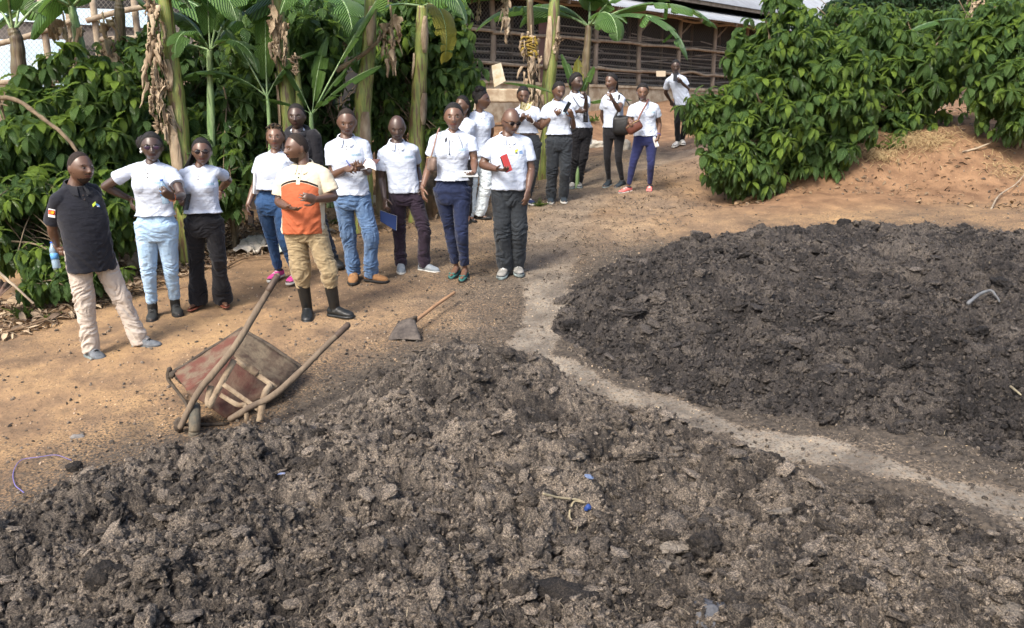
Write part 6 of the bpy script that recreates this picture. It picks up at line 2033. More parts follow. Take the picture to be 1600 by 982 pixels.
banana('slim banana plant with one long pale leaf slanting up left behind the hooded man', [(424, 300), (420, 190), (417, 150)], 9.7, .03, M_PSG, seed=61,
       leaves=[(D(172), 1.75, .17, 1.12, .45, dict(tear=0, young=.7, pet=.25)), (D(95), 1.3, .15, 1.4, .3, dict(tear=0, young=.6)), (D(195), 1.0, .13, .7, 1.2, dict(tear=.05, young=.4)), (D(20), .8, .12, 1.1, .9)])
banana('short cut banana stump with brown tip beside the leaning stem', [(470, 300), (468, 160), (463, 95)], 9.8, .055, M_PSY, seed=55, dry=[(461, 84, .22, .05)])
banana('young banana shoot with upright narrow leaves above the hooded man', [(488, 300), (487, 200), (487, 178)], 9.7, .035, M_PSG, seed=6,
       leaves=[(D(30), .85, .085, .95, .25, dict(tear=0, young=.5)), (D(160), .75, .085, 1.15, .3, dict(tear=0)), (D(60), .95, .10, 1.35, .3, dict(tear=0, young=.6)), (D(-40), .6, .07, .6, .6, dict(tear=0)), (D(200), .55, .07, .5, .5, dict(tear=0)), (D(22), 1.75, .17, 1.05, .12, dict(tear=0, young=.7, pet=.4)), (D(10), 1.0, .10, .8, .5, dict(tear=0))])
banana('curved yellow banana plant directly behind the man writing', [(566, 300), (567, 180), (576, 80), (580, -20)], 10.4, .13, M_PSY, seed=7, sheath=2,
       leaves=[(D(195), 2.0, .30, .05, 1.0), (D(230), 1.5, .30, .3, 1.5), (D(-30), 1.6, .30, .3, 1.6)], dry=[(610, 10, .8, .15)])
banana('dark stemmed banana plant behind the slim man with hanging green leaf', [(650, 320), (652, 200), (658, 90), (660, 10)], 10.9, .13, M_PSY, seed=8, sheath=3,
       leaves=[(D(-62), 1.25, .15, .1, 2.4, dict(m=M_BANY, tear=.8)), (D(-150), 1.5, .20, .1, 2.2)])
banana('brown dry banana plant between the barn corner and the slim man', [(597, 320), (596, 210), (598, 120)], 11.4, .11, M_PSD, seed=81, dry=[(598, 120, .9, .15)])
banana('thin dying banana plant with yellow dead flowers before the barn door', [(828, 330), (830, 200), (830, 90), (828, 0)], 13.6, .09, M_PSD, seed=9,
       leaves=[(D(200), 1.9, .28, .2, 1.1), (D(20), 1.4, .28, .5, 1.2)], dry=[(830, 40, 1.4, .2), (745, -30, .6, .15), (790, -30, .9, .08)])
banana('bright yellow green banana trunk beside the woman tapping her phone', [(842, 345), (850, 200), (862, 80), (868, -30)], 13.7, .150, M_PSY, seed=10, sheath=5,
       leaves=[(D(190), 1.6, .28, .2, .9), (D(30), 1.2, .26, .2, 1.4)], dry=[(872, 50, .3, .05)])
banana('banana plant with spreading torn crown in front of the long barn', [(905, 220), (912, 150), (916, 90), (920, 40)], 14.0, .10, M_PSD, seed=11,
       leaves=[(D(5), 2.3, .34, .50, 1.25, dict(tear=.7)), (D(-25), 2.0, .34, .35, 1.7, dict(tear=.6)), (D(175), 2.0, .32, .5, 1.3, dict(tear=.5)), (D(150), 1.5, .3, .8, 1.9), (D(80), 1.6, .3, 1.2, 1.0), (D(-70), 1.3, .3, .5, 2.0, dict(tear=.5)), (D(30), 1.9, .32, .9, 1.5, dict(tear=.4))])
banana('small banana sucker with yellow edged leaves behind the woman touching her chin', [(902, 230), (902, 175), (903, 165)], 12.6, .03, M_PSG, seed=12,
       leaves=[(D(10), .85, .07, .3, .5, dict(tear=0, young=.7)), (D(170), 1.2, .07, .5, .5, dict(tear=0, young=.7)), (D(60), .8, .08, 1.0, .4, dict(tear=0, young=.6)), (D(120), .9, .08, 1.2, .4, dict(tear=0)), (D(90), .7, .09, 1.5, .2, dict(tear=0, m=M_BANY))])
# a few far banana leaves in the canopy
banana('hidden stemmed banana plant whose broad leaves arch over the top centre', [(520, 200), (515, 60), (512, 0)], 12.2, .11, M_PSG, seed=13,
       leaves=[(D(20), 2.0, .32, .1, 1.3), (D(165), 2.2, .32, .3, 1.3), (D(-60), 1.4, .30, .1, 1.8), (D(-110), 1.4, .3, .3, 2.0)])
banana('background banana plant with dark broad leaves above the left shed', [(190, 300), (188, 60), (186, 0)], 12.0, .10, M_PSD, seed=14,
       leaves=[(D(200), 2.0, .32, .1, 1.2), (D(-10), 2.0, .32, .2, 1.5)])
banana('banana plant whose big blue green leaf shows through the coffee on the right', [(1545, 150), (1550, 75), (1556, 50)], 14.5, .09, M_PSG, seed=15,
       leaves=[(D(190), 1.7, .26, .35, .9, dict(tear=.02)), (D(230), 1.5, .25, .0, .9), (D(60), 1.4, .25, 1.0, .9)], dry=[(1520, -20, .5, .2), (1545, -20, .5, .2)])
# yellow dead flower bracts on the dying banana
mb = MB()
for k in range(20):
    p = at(828 + RNG.normal(0, 2.5), 60 + RNG.uniform(0, 30), 13.45); a = RNG.normal(0, .6)
    tube(mb, [p, p + np.array([.09 * math.cos(a) * RNG.choice([-1, 1]), -.03, .03]), p + np.array([.14 * math.cos(a) * RNG.choice([-1, 1]), -.03, -.02])], [.012, .018, .006], seg=6)
build('dead_banana_hand', mb, mat('yellow_dead_bracts', (.36, .26, .04), .8, (.14, .09, .03), 25), label='withered yellow banana bunch hanging on the thin dying plant', cat='banana bunch')

# bare bent branch at the left and leaning poles
def branch(label, pts, r, m=M_BARK, name='fallen_branch', cat='branch', group=None):
    mb = MB(); tube(mb, pts, np.linspace(r, r * .6, len(pts)), seg=9, n=10 * len(pts))
    V = mb.v[0]; mb.v[0] = V + .3 * r * np.stack([noise3(V * 16), noise3(V * 16 + 5), noise3(V * 16 + 11)], 1)
    return build(name, mb, m, label=label, cat=cat, group=group)
branch('long bare bent branch arching through the left coffee bush', [at(-30, 155, 8.6), at(20, 155, 8.6), at(60, 180, 8.55), at(100, 212, 8.5), at(122, 240, 8.5), at(130, 262, 8.7)], .025, name='bare_branch')
branch('thin bare twig crossing the low bush beside the black polo man', [at(-10, 378, 8.0), at(40, 379, 8.0), at(70, 388, 7.9), at(80, 400, 7.9)], .012, name='bare_branch')
branch('short pale branch poking out behind the head of the black polo man', [at(40, 317, 8.4), at(60, 316, 8.4), at(95, 320, 8.4)], .018, name='bare_branch')
branch('grey lichen branch slanting across the banana behind the writing man', [at(528, 110, 10.2), at(560, 90, 10.2), at(590, 65, 10.2), at(618, 25, 10.3)], .03, name='bare_branch')

# ================================================================ THE LONG BARN, THE LEFT SHED
POST = mat('grey_brown_pole', (.16, .13, .10), .9, (.30, .25, .20), 7, bump=.6, bscale=50, stretch=(1, 1, .3))
RAIL = mat('weathered_rail', (.36, .30, .22), .9, (.22, .17, .125), 7, bump=.6, bscale=50)
RAIL2 = mat('far_rail_grey', (.40, .36, .31), .9, (.25, .22, .19), 7)
PLAST = mat('stained_cream_plaster', (.52, .44, .32), .92, (.32, .24, .16), 4, bump=.5, bscale=20, contrast=(.38, .6))
ROOFM = mat('weathered_iron_sheet', (.42, .45, .48), .55, (.30, .31, .33), 3, metallic=.25, contrast=(.3, .7))
DARKB = mat('painted_interior_shade', (.022, .022, .024), .95, (.04, .038, .036), 3)  # near-black colour stands in for the shade indoors
DOORM = mat('dull_maroon_door', (.15, .085, .07), .7, (.11, .065, .055), 5)
def mesh_mat():
    g = NT('chicken_wire')
    co = g.node('UVMap').outputs[0]
    sp = g.node('SeparateXYZ'); g.link(co, sp.inputs[0])
    a = g.math('ADD', sp.outputs[0], sp.outputs[1]); b = g.math('SUBTRACT', sp.outputs[0], sp.outputs[1])
    def line(x): return g.math('LESS_THAN', g.math('ABSOLUTE', g.math('SUBTRACT', g.math('FRACT', x), .5)), .045)
    w = g.math('MAXIMUM', line(a), line(b))
    g.b.inputs['Base Color'].default_value = (.20, .18, .16, 1); g.b.inputs['Roughness'].default_value = .6
    g.link(w, g.b.inputs['Alpha'])
    return g.m
M_WIRE = mesh_mat()
A0 = at(700, 150, 20.0)[:2]; du = unit(np.array([.0683, .064]))    # barn wall line
org = at(768, 131, 20.4)
BZ = org[2]                                                         # top of the low wall
def bp(s_, d, z):
    """barn coordinates: metres along the front, metres behind it, height above the low wall"""
    nrm = np.array([-du[1], du[0]])
    return np.array([org[0] + du[0] * s_ + nrm[0] * d, org[1] + du[1] * s_ + nrm[1] * d, BZ + z])
barn = empty('barn', bp(0, 0, -1.2), 'long open sided pole barn with wire mesh, low plaster wall and iron roof', 'barn')
# front of seven bays; photo posts
S0, S1 = -3.0, 40.0
def bbox_(nm, s0, s1, d0, d1, z0, z1, m, parent=barn):
    mb = MB(); hexa(mb, [bp(s0, d0, z0), bp(s1, d0, z0), bp(s1, d1, z0), bp(s0, d1, z0), bp(s0, d0, z1), bp(s1, d0, z1), bp(s1, d1, z1), bp(s0, d1, z1)]); return build(nm, mb, m, parent, smooth=False)
bbox_('low_wall', S0, S1, -.06, .14, -1.3, 0, PLAST); bbox_('wall_step', S0, 4.2, -.42, -.06, -1.3, -.42, PLAST)
for nm, d in (('wall_cap', -.10),): bbox_('wall_cap', S0, S1, d, .17, 0.0, .07, PLAST)
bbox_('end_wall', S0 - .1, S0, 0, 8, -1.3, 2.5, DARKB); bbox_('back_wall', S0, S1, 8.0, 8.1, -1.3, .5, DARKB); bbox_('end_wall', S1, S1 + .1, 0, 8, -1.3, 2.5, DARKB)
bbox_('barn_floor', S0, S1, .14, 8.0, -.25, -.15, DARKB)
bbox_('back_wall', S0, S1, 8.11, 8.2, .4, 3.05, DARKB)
sp_ = 1.91
rng = np.random.default_rng(77)
for k in range(-1, 20):
    s_ = k * sp_
    mb = MB(); tube(mb, [bp(s_, -.02, .05), bp(s_ + rng.normal(0, .02), -.02, 1.1), bp(s_ + rng.normal(0, .02), -.02, 2.25)], [.075, .07, .065], seg=10, n=14, round_caps=False)
    build('post', mb, POST, barn)
    mb = MB(); tube(mb, [bp(s_, .0, 1.55), bp(s_ + .75, -.02, 2.1)], .03, seg=8, round_caps=False); build('brace', mb, POST, barn)
for zz in (.48, 1.22, 2.05):
    for k in range(-1, 19):
        if k == 0 and zz < 2: 
            pass
        mb = MB(); a = k * sp_; pts = [bp(a + sp_ * t + .0, -.10, zz + rng.normal(0, .02)) for t in (0, .35, .7, 1.02)]
        tube(mb, pts, [.05, .042, .045, .038], seg=9, n=14); build('rail', mb, RAIL, barn)
bbox_('door', 1.55, 2.15, -.07, -.055, .08, 2.0, DOORM)
# inside and far side rails seen through the mesh
for row, (d, zs) in enumerate(((.9, (.14, .32, .66, .84, 1.02, 1.42)), (3.2, (.2, .4, .6, .8, 1.0, 1.2, 1.4, 1.65)))):
    for zz in zs:
        mb = MB(); pts = [bp(s_, d, zz + rng.normal(0, .03)) for s_ in np.linspace(S0 + .1, 26, 14)]
        tube(mb, pts, .026, seg=6, n=60, round_caps=False); build('inner_rail', mb, RAIL2, barn)
for k in range(-1, 20):
    mb = MB(); tube(mb, [bp(k * sp_ + .4, 3.8, -.15), bp(k * sp_ + .4, 3.8, 2.9)], .06, seg=8, n=3, round_caps=False); build('inner_post', mb, POST, barn)
for k in range(16):
    mb = MB(); s_ = rng.uniform(0, 18); zz = rng.uniform(.1, 1.8)
    tube(mb, [bp(s_, .25, zz), bp(s_ + 1.5, .28, zz + rng.normal(0, .06)), bp(s_ + 3, .25, zz + rng.normal(0, .08))], .018, seg=6, n=10); build('inner_rail', mb, RAIL2, barn)
# wire mesh
def wire(nm, p00, p10, p11, p01, du_, dv_, parent):
    V = np.array([p00, p10, p11, p01]); UV = np.array([[0, 0], [du_, 0], [du_, dv_], [0, dv_]], float)
    return build_uv(nm, V, np.array([[0, 1, 2, 3]]), UV, M_WIRE, parent, {}, smooth=False)
wire('wire_mesh', bp(S0, -.035, .07), bp(S1, -.035, .07), bp(S1, -.035, 2.2), bp(S0, -.035, 2.2), (S1 - S0) / .11, 2.13 / .11, barn)
# roofs: corrugated lean-to and upper roof
def corr(nm, s0, s1, d0, z0, d1, z1, parent, pitch=.09, amp=.012):
    n = int((s1 - s0) / pitch * 4); ss = np.linspace(s0, s1, n)
    mb = MB(); rows = []
    for j in range(2):
        d, z = ((d0, z0), (d1, z1))[j]
        for i, x in enumerate(ss): rows.append(bp(x, d, z + amp * math.sin(2 * math.pi * x / pitch)))
    mb.add(rows, grid_quads(2, n)); o = build(nm, mb, ROOFM, parent); q = o.modifiers.new('s', 'SOLIDIFY'); q.thickness = .006; return o
bbox_('added_dark_ceiling', S0, S1, 1.2, 8.05, 2.62, 2.66, DARKB)  # added dark sheet, covers the bounce-lit roof underside so the inside stays dark
corr('lower_roof', S0 - .3, S1 + .3, -.85, 2.02, .9, 2.62, barn)
corr('upper_roof', S0 - .3, S1 + .3, .35, 2.78, 4.4, 4.9, barn)
corr('far_roof', S0 - .3, S1 + .3, 4.4, 4.9, 8.8, 2.8, barn)
mb = MB(); beam(mb, bp(S0, .45, 2.72), bp(S1, .45, 2.72), .07, .10); build('purlin', mb, POST, barn, smooth=False)
mb = MB(); beam(mb, bp(S0, -.70, 2.02), bp(S1, -.70, 2.02), .05, .07); build('purlin', mb, POST, barn, smooth=False)
for k in range(-1, 20):
    mb = MB(); beam(mb, bp(k * sp_, .6, 2.2), bp(k * sp_, .6, 2.75), .08, .08); build('clerestory_post', mb, POST, barn, smooth=False)
    mb = MB(); beam(mb, bp(k * sp_, -.8, 1.97), bp(k * sp_, 1.0, 2.56), .06, .08); build('rafter', mb, POST, barn, smooth=False)
# papers and board on the barn front
mb = MB(); V = [at(768, 103, 19.6), at(783, 98, 19.6), at(790, 127, 19.6), at(772, 137, 19.6)]; V = np.array(V); hexa(mb, list(V) + list(V + [0, .02, 0]))
build('torn_sack', mb, mat('yellowed_paper_sack', (.45, .36, .20), .8, (.62, .58, .48), 6), label='torn yellowed sack pinned to a post of the long barn', cat='sack', smooth=False)
mb = MB(); V = np.array([at(1025, 111, 21.5), at(1040, 111, 21.5), at(1040, 120, 21.5), at(1026, 120, 21.5)]); hexa(mb, list(V) + list(V + [0, .02, 0]))
build('plate', mb, mat('beige_plate', (.42, .36, .27), .8), label='small beige plate fixed to the middle rail of the barn', cat='plate', smooth=False)
# earth apron rubble blocks by the barn corner
for k, (u, v, Y, w, h, lb) in enumerate(((790, 150, 18.2, .75, .14, 'long cracked concrete block on the step at the barn corner'),)):
    c = at(u, v, Y); mb = MB(); box(mb, c, [w, .1, 0], [-.05, .3, 0], [0, 0, h]); o = build('concrete_block', mb, PLAST, label=lb, cat='block', smooth=False); q = o.modifiers.new('b', 'BEVEL'); q.width = .03; q.segments = 2

# left shed: poles, rails, bright blue-white sheeting behind
SHEET = mat('pale_blue_sheeting', (.45, .66, .85), .35, (.66, .80, .92), 1.2)
shed = empty('open_shed', [at(60, 200, 14)[0], 14.0, float(H0(np.array([at(60, 200, 14)[0]]), np.array([14.0]))[0])], 'open pole shed with pale blue sheeting and wire mesh behind the left bananas', 'shed')
def sp2(u, v, Y): return at(u, v, Y)
for (u, Yp) in ((-60, 14), (58, 14), (100, 14.1), (140, 14.2), (205, 14.4), (298, 14.8), (380, 15.1), (470, 15.4)):
    mb = MB(); t_ = sp2(u, -40, Yp); b_ = t_.copy(); b_[2] = float(H0(b_[:1], b_[1:2])[0]) - .1
    tube(mb, [b_, t_], .055, seg=9, n=6, round_caps=False); build('post', mb, RAIL, shed)
for pts in ([(-80, 85, 13.9), (18, 64, 13.9), (75, 46, 13.95), (120, 30, 14)], [(135, 33, 14.1), (180, 20, 14.2), (240, 8, 14.3)], [(150, 62, 14.2), (230, 62, 14.4), (330, 90, 14.8)], [(-60, 130, 13.9), (60, 128, 13.9), (220, 120, 14.3), (420, 118, 15)], [(180, 95, 14.2), (300, 98, 14.6), (470, 100, 15.2)]):
    mb = MB(); tube(mb, [sp2(*p) for p in pts], .045, seg=9, n=20, round_caps=False); build('rail', mb, RAIL, shed)
def quad(nm, P4, m, parent, t=.01):
    mb = MB(); P4 = np.array(P4); hexa(mb, list(P4) + list(P4 + [0, t, 0])); return build(nm, mb, m, parent, smooth=False)
quad('sheeting', [sp2(-80, 175, 14.6), sp2(105, 150, 14.6), sp2(105, 62, 14.6), sp2(-80, 62, 14.6)], SHEET, shed)
quad('sheeting', [sp2(-80, 28, 14.7), sp2(230, 44, 15.2), sp2(230, 16, 15.2), sp2(-80, 8, 14.7)], SHEET, shed)
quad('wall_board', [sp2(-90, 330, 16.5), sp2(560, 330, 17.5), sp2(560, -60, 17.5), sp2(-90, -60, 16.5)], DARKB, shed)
quad('shade_cloth', [sp2(-80, 62, 14.75), sp2(300, 78, 15.4), sp2(300, 38, 15.4), sp2(-80, 26, 14.75)], mat('grey_shade_cloth', (.10, .09, .085), .9, (.15, .13, .12), 6), shed)
wire('wire_mesh', sp2(-80, 240, 14.0), sp2(480, 220, 15.3), sp2(480, -40, 15.3), sp2(-80, -40, 14.0), 7.5 / .1, 3.2 / .1, shed)
quad('low_wall', [sp2(-80, 330, 14.3), sp2(480, 330, 15.6), sp2(480, 100, 15.6), sp2(-80, 130, 14.3)], mat('pale_mud_wall', (.36, .29, .20), .9, (.24, .18, .12), 3), shed, .15)
# low earth coloured wall seen between the stems behind the slim man
quad('mud_wall', [at(560, 205, 16.5), at(745, 200, 17.5), at(745, 150, 17.5), at(560, 145, 16.5)], PLAST, None, .2)
o = bpy.data.objects['mud_wall']; o['label'] = 'pale plastered wall seen between banana stems behind the slim man'; o['category'] = 'wall'
# corrugated iron scrap at the left edge with a stick
mb = MB(); rows = []
for j, (u0, v0, u1, v1) in enumerate(((-30, 425, -30, 475), (22, 438, -10, 462))):
    pass
a, b, c, d = at(-40, 420, 7.6), at(22, 446, 7.6), at(5, 460, 7.2), at(-40, 470, 7.1)
n = 24
for i in np.linspace(0, 1, n):
    p = a * (1 - i) + b * i; q = d * (1 - i) + c * i; z = .012 * math.sin(i * 40)
    rows += [p + [0, 0, z], q + [0, 0, z]]
mb.add(rows, grid_quads(n, 2)); o = build('rusty_sheet', mb, mat('rusty_iron_sheet', (.14, .075, .05), .8, (.22, .15, .11), 8), label='rusty corrugated sheet lying at the left edge under a stick', cat='iron sheet'); q = o.modifiers.new('s', 'SOLIDIFY'); q.thickness = .006
branch('straight grey stick resting on the rusty sheet at the left edge', [at(-20, 410, 7.5), at(20, 445, 7.35), at(52, 474, 7.3)], .016, RAIL, 'stick', 'stick')
# ================================================================ LITTER, CLOTHS, SMALL THINGS ON THE GROUND
def gpt(u, v, dz=0.0):
    p = hit(u, v); return p + [0, 0, dz]
def gz2(x, y):
    z, _, _ = ground_fine(np.atleast_1d(x).astype(float), np.atleast_1d(y).astype(float)); return z
rng = np.random.default_rng(99)
# dark crumbs of manure and pale chips trodden over the yard
def yard_points(n, fn):
    out = []
    while len(out) < n:
        u = rng.uniform(-150, 1750, 4000); v = rng.uniform(225, 900, 4000)
        # ground points by the plane, kept if the density function says so
        for a, b in zip(u, v):
            pass
        break
    return out
def polar_pts(n, r0, r1, th0=-42, th1=42):
    r = np.exp(rng.uniform(math.log(r0), math.log(r1), n)); th = np.radians(rng.uniform(th0, th1, n))
    return r * np.sin(th), r * np.cos(th)
X, Y = polar_pts(90000, 3.2, 19)
dA = sdist(X, Y, HEAPA); dB = sdist(X, Y, HEAPB); m = np.maximum(dA, dB)
dens = .14 + 1.1 * np.exp(-np.clip(-m, 0, 9) / .28) + .30 * np.exp(-lined(X, Y, PATH + [-.5, .2]) ** 2 / 1.4)
dens *= np.clip(.8 + 1.2 * fbm(xy(np.stack([X, Y], 1) * 1.3), 3), 0.05, 2) * np.where(lined(X, Y, PATH) < .18, .30, 1)
k = (rng.random(len(X)) < dens) & (m < .02)
X, Y = X[k], Y[k]; Z = gz2(X, Y); n = len(X)
s = (.004 + .016 * rng.random(n) ** 3.5); mb = MB()
for i, (TV, TF) in enumerate(CLODS_S):
    q = np.arange(n) % len(CLODS_S) == i
    scatter(mb, TV if i % 2 else ICO[1][0] * [1, .8, .5], None, TF if i % 2 else ICO[1][1], np.stack([X, Y, Z + s * .2], 1)[q], rots(q.sum(), rng) * s[q][:, None, None], 0, lump=rng.random(q.sum()) * .8 + .2)
build('manure_crumbs', mb, M_HEAP_A, loc=(0, 6, 0), kind='stuff', label='dark crumbs of manure trodden over the yard and path', cat='crumbs')
X, Y = polar_pts(5200, 3.2, 17, -42, 15); m = np.maximum(sdist(X, Y, HEAPA), sdist(X, Y, HEAPB)); k = (m < 0) & (rng.random(len(X)) < np.clip(.35 + fbm(xy(np.stack([X, Y], 1) * .9 + 9), 2), 0, 1))
X, Y = X[k], Y[k]; Z = gz2(X, Y); n = len(X); mb = MB(); s = .004 + .010 * rng.random(n) ** 3
scatter(mb, ICO[1][0] * [1, .8, .6], None, ICO[1][1], np.stack([X, Y, Z + s * .3], 1), rots(n, rng) * s[:, None, None], 0)
build('pebbles', mb, mat('tan_pebbles', (.30, .20, .12), .9, (.46, .36, .26), 1.5), loc=(0, 6, 0), kind='stuff', label='small tan pebbles and husks scattered on the earth', cat='pebbles')

# dry husks, leaves and stalks under the coffee at the left and behind the group
LITT = []
def litt_area(n, poly):
    P_ = poly_px(poly); lo, hi = P_.min(0), P_.max(0)
    x = rng.uniform(lo[0], hi[0], n * 3); y = rng.uniform(lo[1], hi[1], n * 3)
    k = sdist(x, y, P_) > 0; return x[k][:n], y[k][:n]
def litter(nm, label, n, poly, col1, col2, smin, smax):
    x, y = litt_area(n, poly); n = len(x); z = gz2(x, y)
    V, Q, U, T, Yg = None, None, None, None, None
    vs = np.linspace(0, 1, 6); TV = []; 
    for i, v in enumerate(vs):
        w = .20 * math.sin(math.pi * (.1 + .85 * v)); 
        for sg in (-1, 0, 1): TV.append([v - .5, sg * w, .10 * math.sin(v * 5) + abs(sg) * .09])
    TV = np.array(TV); M = rots(n, rng)
    # mostly lying flat
    az = rng.uniform(0, 6.28, n); tl = rng.normal(0, .35, n); c, s_ = np.cos(az), np.sin(az)
    d = np.stack([c * np.cos(tl), s_ * np.cos(tl), np.sin(tl)], 1); sd = unitrows(np.stack([-s_, c, rng.normal(0, .5, n)], 1)); up = np.cross(d, sd)
    L = smin + (smax - smin) * rng.random(n) ** 2; wd = rng.uniform(.25, 1.1, n)
    M = np.stack([d * L[:, None], sd * (L * wd)[:, None], up * L[:, None]], 2)
    mb = MB(); scatter(mb, TV, grid_quads(6, 3), None, np.stack([x, y, z + .012 + L * .05], 1), M, 0, lump=rng.random(n))
    g = NT(nm + '_colour'); cc = g.ramp(g.attr('lump'), [(0, col1), (.5, tuple((a + b) / 2 for a, b in zip(col1, col2))), (1, col2)])
    g.link(cc, g.b.inputs['Base Color']); g.b.inputs['Roughness'].default_value = .9
    build(nm, mb, g.m, loc=(float(x.mean()), float(y.mean()), float(z.mean())), kind='stuff', label=label, cat='litter')
litter('leaf_litter', 'dry brown leaves and husks under the coffee at the left', 2600, [(-60, 545), (60, 520), (180, 480), (300, 430), (410, 400), (420, 350), (300, 330), (180, 400), (0, 470), (-60, 480)], (.08, .05, .035), (.42, .32, .21), .05, .17)
litter('leaf_litter', 'brown litter along the foot of the banana plants behind the group', 1500, [(400, 400), (500, 385), (640, 360), (700, 330), (800, 320), (850, 290), (800, 260), (600, 280), (420, 330)], (.08, .05, .035), (.38, .28, .18), .04, .14)
litter('dark_litter', 'dark bits of dung and husk trodden on the orange slope', 1300, [(700, 470), (860, 440), (1130, 330), (1100, 240), (860, 320), (760, 380)], (.03, .022, .018), (.12, .09, .06), .02, .06)
litter('leaf_litter', 'dead leaves and twigs lying on the orange bank at the right', 420, [(1130, 330), (1300, 300), (1620, 340), (1620, 225), (1400, 250), (1200, 300)], (.04, .03, .025), (.30, .21, .12), .03, .11)
litter('leaf_litter', 'brown mulch between the coffee bushes at the top right', 500, [(1350, 235), (1540, 215), (1530, 170), (1420, 150)], (.08, .06, .05), (.34, .27, .20), .05, .2)

# long brown stalks on the ground at the left
for i, (pts, r, lb) in enumerate((
    ([(-10, 528), (60, 512), (110, 490), (160, 478)], .014, 'long curved brown stalk on the ground left of the beige trousers'),
    ([(20, 520), (70, 505), (130, 498)], .010, 'thin brown stalk lying below the coffee sapling at the left'),
    ([(180, 480), (230, 460), (300, 452)], .012, 'brown banana stalk lying behind the light blue jeans'),
    ([(340, 430), (380, 410), (420, 405)], .012, 'dry stalk lying between the black trousers and the pink shoes'),
    ([(372, 355), (385, 372), (392, 388)], .010, 'short leaning stick beside the white cloth'))):
    pp_ = [gpt(*p, .02 + .02 * (j % 2)) for j, p in enumerate(pts)]
    branch(lb, pp_, r, mat('brown_stalk', (.22, .15, .09), .9, (.12, .075, .045), 12, bump=.5) if i == 0 else bpy.data.materials['brown_stalk'], 'dry_stalk', 'stalk', 'dry stalks on the ground')

def sheet_thing(name, label, cat, pts, m, amp=.05, seed=0, n=22, thick=.004, group=None, lift=.03):
    """crumpled cloth or sack over four ground pixels"""
    C = [gpt(u, v, lift + (dz if True else 0)) for u, v, dz in pts]
    mb = MB(); rows = []
    for i in np.linspace(0, 1, n):
        for j in np.linspace(0, 1, n):
            p = (C[0] * (1 - j) + C[1] * j) * (1 - i) + (C[3] * (1 - j) + C[2] * j) * i
            rows.append(p)
    R_ = np.array(rows); f = fbm(R_ * 5 + seed, 4); f2 = fbm(R_ * 9 + seed + 7, 3)
    R_[:, 2] += amp * (1 - np.abs(f) * 1.8); R_[:, 0] += amp * .5 * f2; R_[:, 1] += amp * .5 * f
    mb.add(R_, grid_quads(n, n)); o = build(name, mb, m, label=label, cat=cat, group=group); s_ = o.modifiers.new('s', 'SOLIDIFY'); s_.thickness = thick
    return o
SACKW = mat('dirty_white_sacking', (.52, .49, .42), .9, (.34, .29, .22), 6, bump=.4, bscale=300)
SACKG = mat('pale_green_sacking', (.45, .52, .46), .9, (.38, .42, .36), 6)
TARP = mat('brown_canvas_tarp', (.26, .165, .085), .85, (.15, .095, .055), 5, bump=.3, bscale=100)
sheet_thing('crumpled_cloth', 'dirty white cloth crumpled on the ground between black trousers and pink shoes', 'cloth', [(380, 384, .03), (412, 380, .03), (420, 396, .0), (366, 400, .0)], mat('off_white_cloth', (.68, .64, .56), .9, (.52, .47, .40), 6, bump=.4, bscale=300), .06, 3)
sheet_thing('sack', 'pale green sacking on the ground behind the pink shoes', 'sack', [(432, 382, .02), (448, 380, .03), (452, 396, .0), (420, 398, .0)], SACKG, .05, 5)
sheet_thing('tarpaulin', 'folded brown canvas tarpaulin lying behind the man writing and the slim man', 'tarpaulin', [(560, 268, .16), (602, 280, .22), (600, 312, .0), (556, 306, .0)], TARP, .12, 7)
sheet_thing('tarpaulin', 'brown tarpaulin heap between the slim man and the woman in navy trousers', 'tarpaulin', [(648, 286, .30), (684, 284, .26), (688, 336, .0), (648, 338, .0)], TARP, .16, 9)
sheet_thing('tarpaulin', 'brown tarpaulin fold behind the knees of the slim man', 'tarpaulin', [(600, 282, .25), (650, 275, .25), (652, 322, .0), (600, 318, .0)], TARP, .12, 11)
def stone(label, u, v, r, m, seed=1, name='stone', cat='stone', group=None, lift=.3):
    c = gpt(u, v); mb = MB(); V, F = ICO[4]; V = V * (1 + .28 * fbm(V * 1.3 + seed * 5, 3) + .05 * fbm(V * 6 + seed, 2))[:, None] * np.array(r)
    mb.add(V + c + [0, 0, r[2] * lift], None, F); return build(name, mb, m, label=label, cat=cat, group=group)
STO = mat('pale_stained_stone', (.34, .30, .24), .9, (.20, .15, .10), 7, bump=.6, bscale=40)
STOG = mat('grey_stone', (.20, .19, .18), .9, (.12, .11, .10), 8, bump=.7, bscale=50)
stone('large pale stained stone behind the knees of the woman in light blue jeans', 262, 405, (.20, .14, .17), STO, 2)
stone('pale rounded stone between the legs of the woman in light blue jeans', 222, 416, (.14, .12, .13), STO, 3)
stone('white filled sack lying behind the man writing and the slim man', 584, 322, (.24, .14, .12), SACKW, 4, 'filled_sack', 'sack')
stone('white enamel basin leaning behind the black flared trousers', 290, 392, (.13, .10, .20), mat('white_enamel', (.62, .62, .62), .4, (.5, .48, .45), 5), 6, 'basin', 'basin', lift=.9)
stone('yellowish stone by the feet of the man writing', 512, 365, (.09, .07, .06), STO, 7)
stone('crumpled brown and white sack on the slope behind the woman with black bag', 925, 232, (.30, .16, .14), SACKW, 8, 'filled_sack', 'sack')
stone('pale torn sack between the black leggings and navy leggings', 976, 236, (.12, .10, .18), SACKW, 9, 'filled_sack', 'sack')
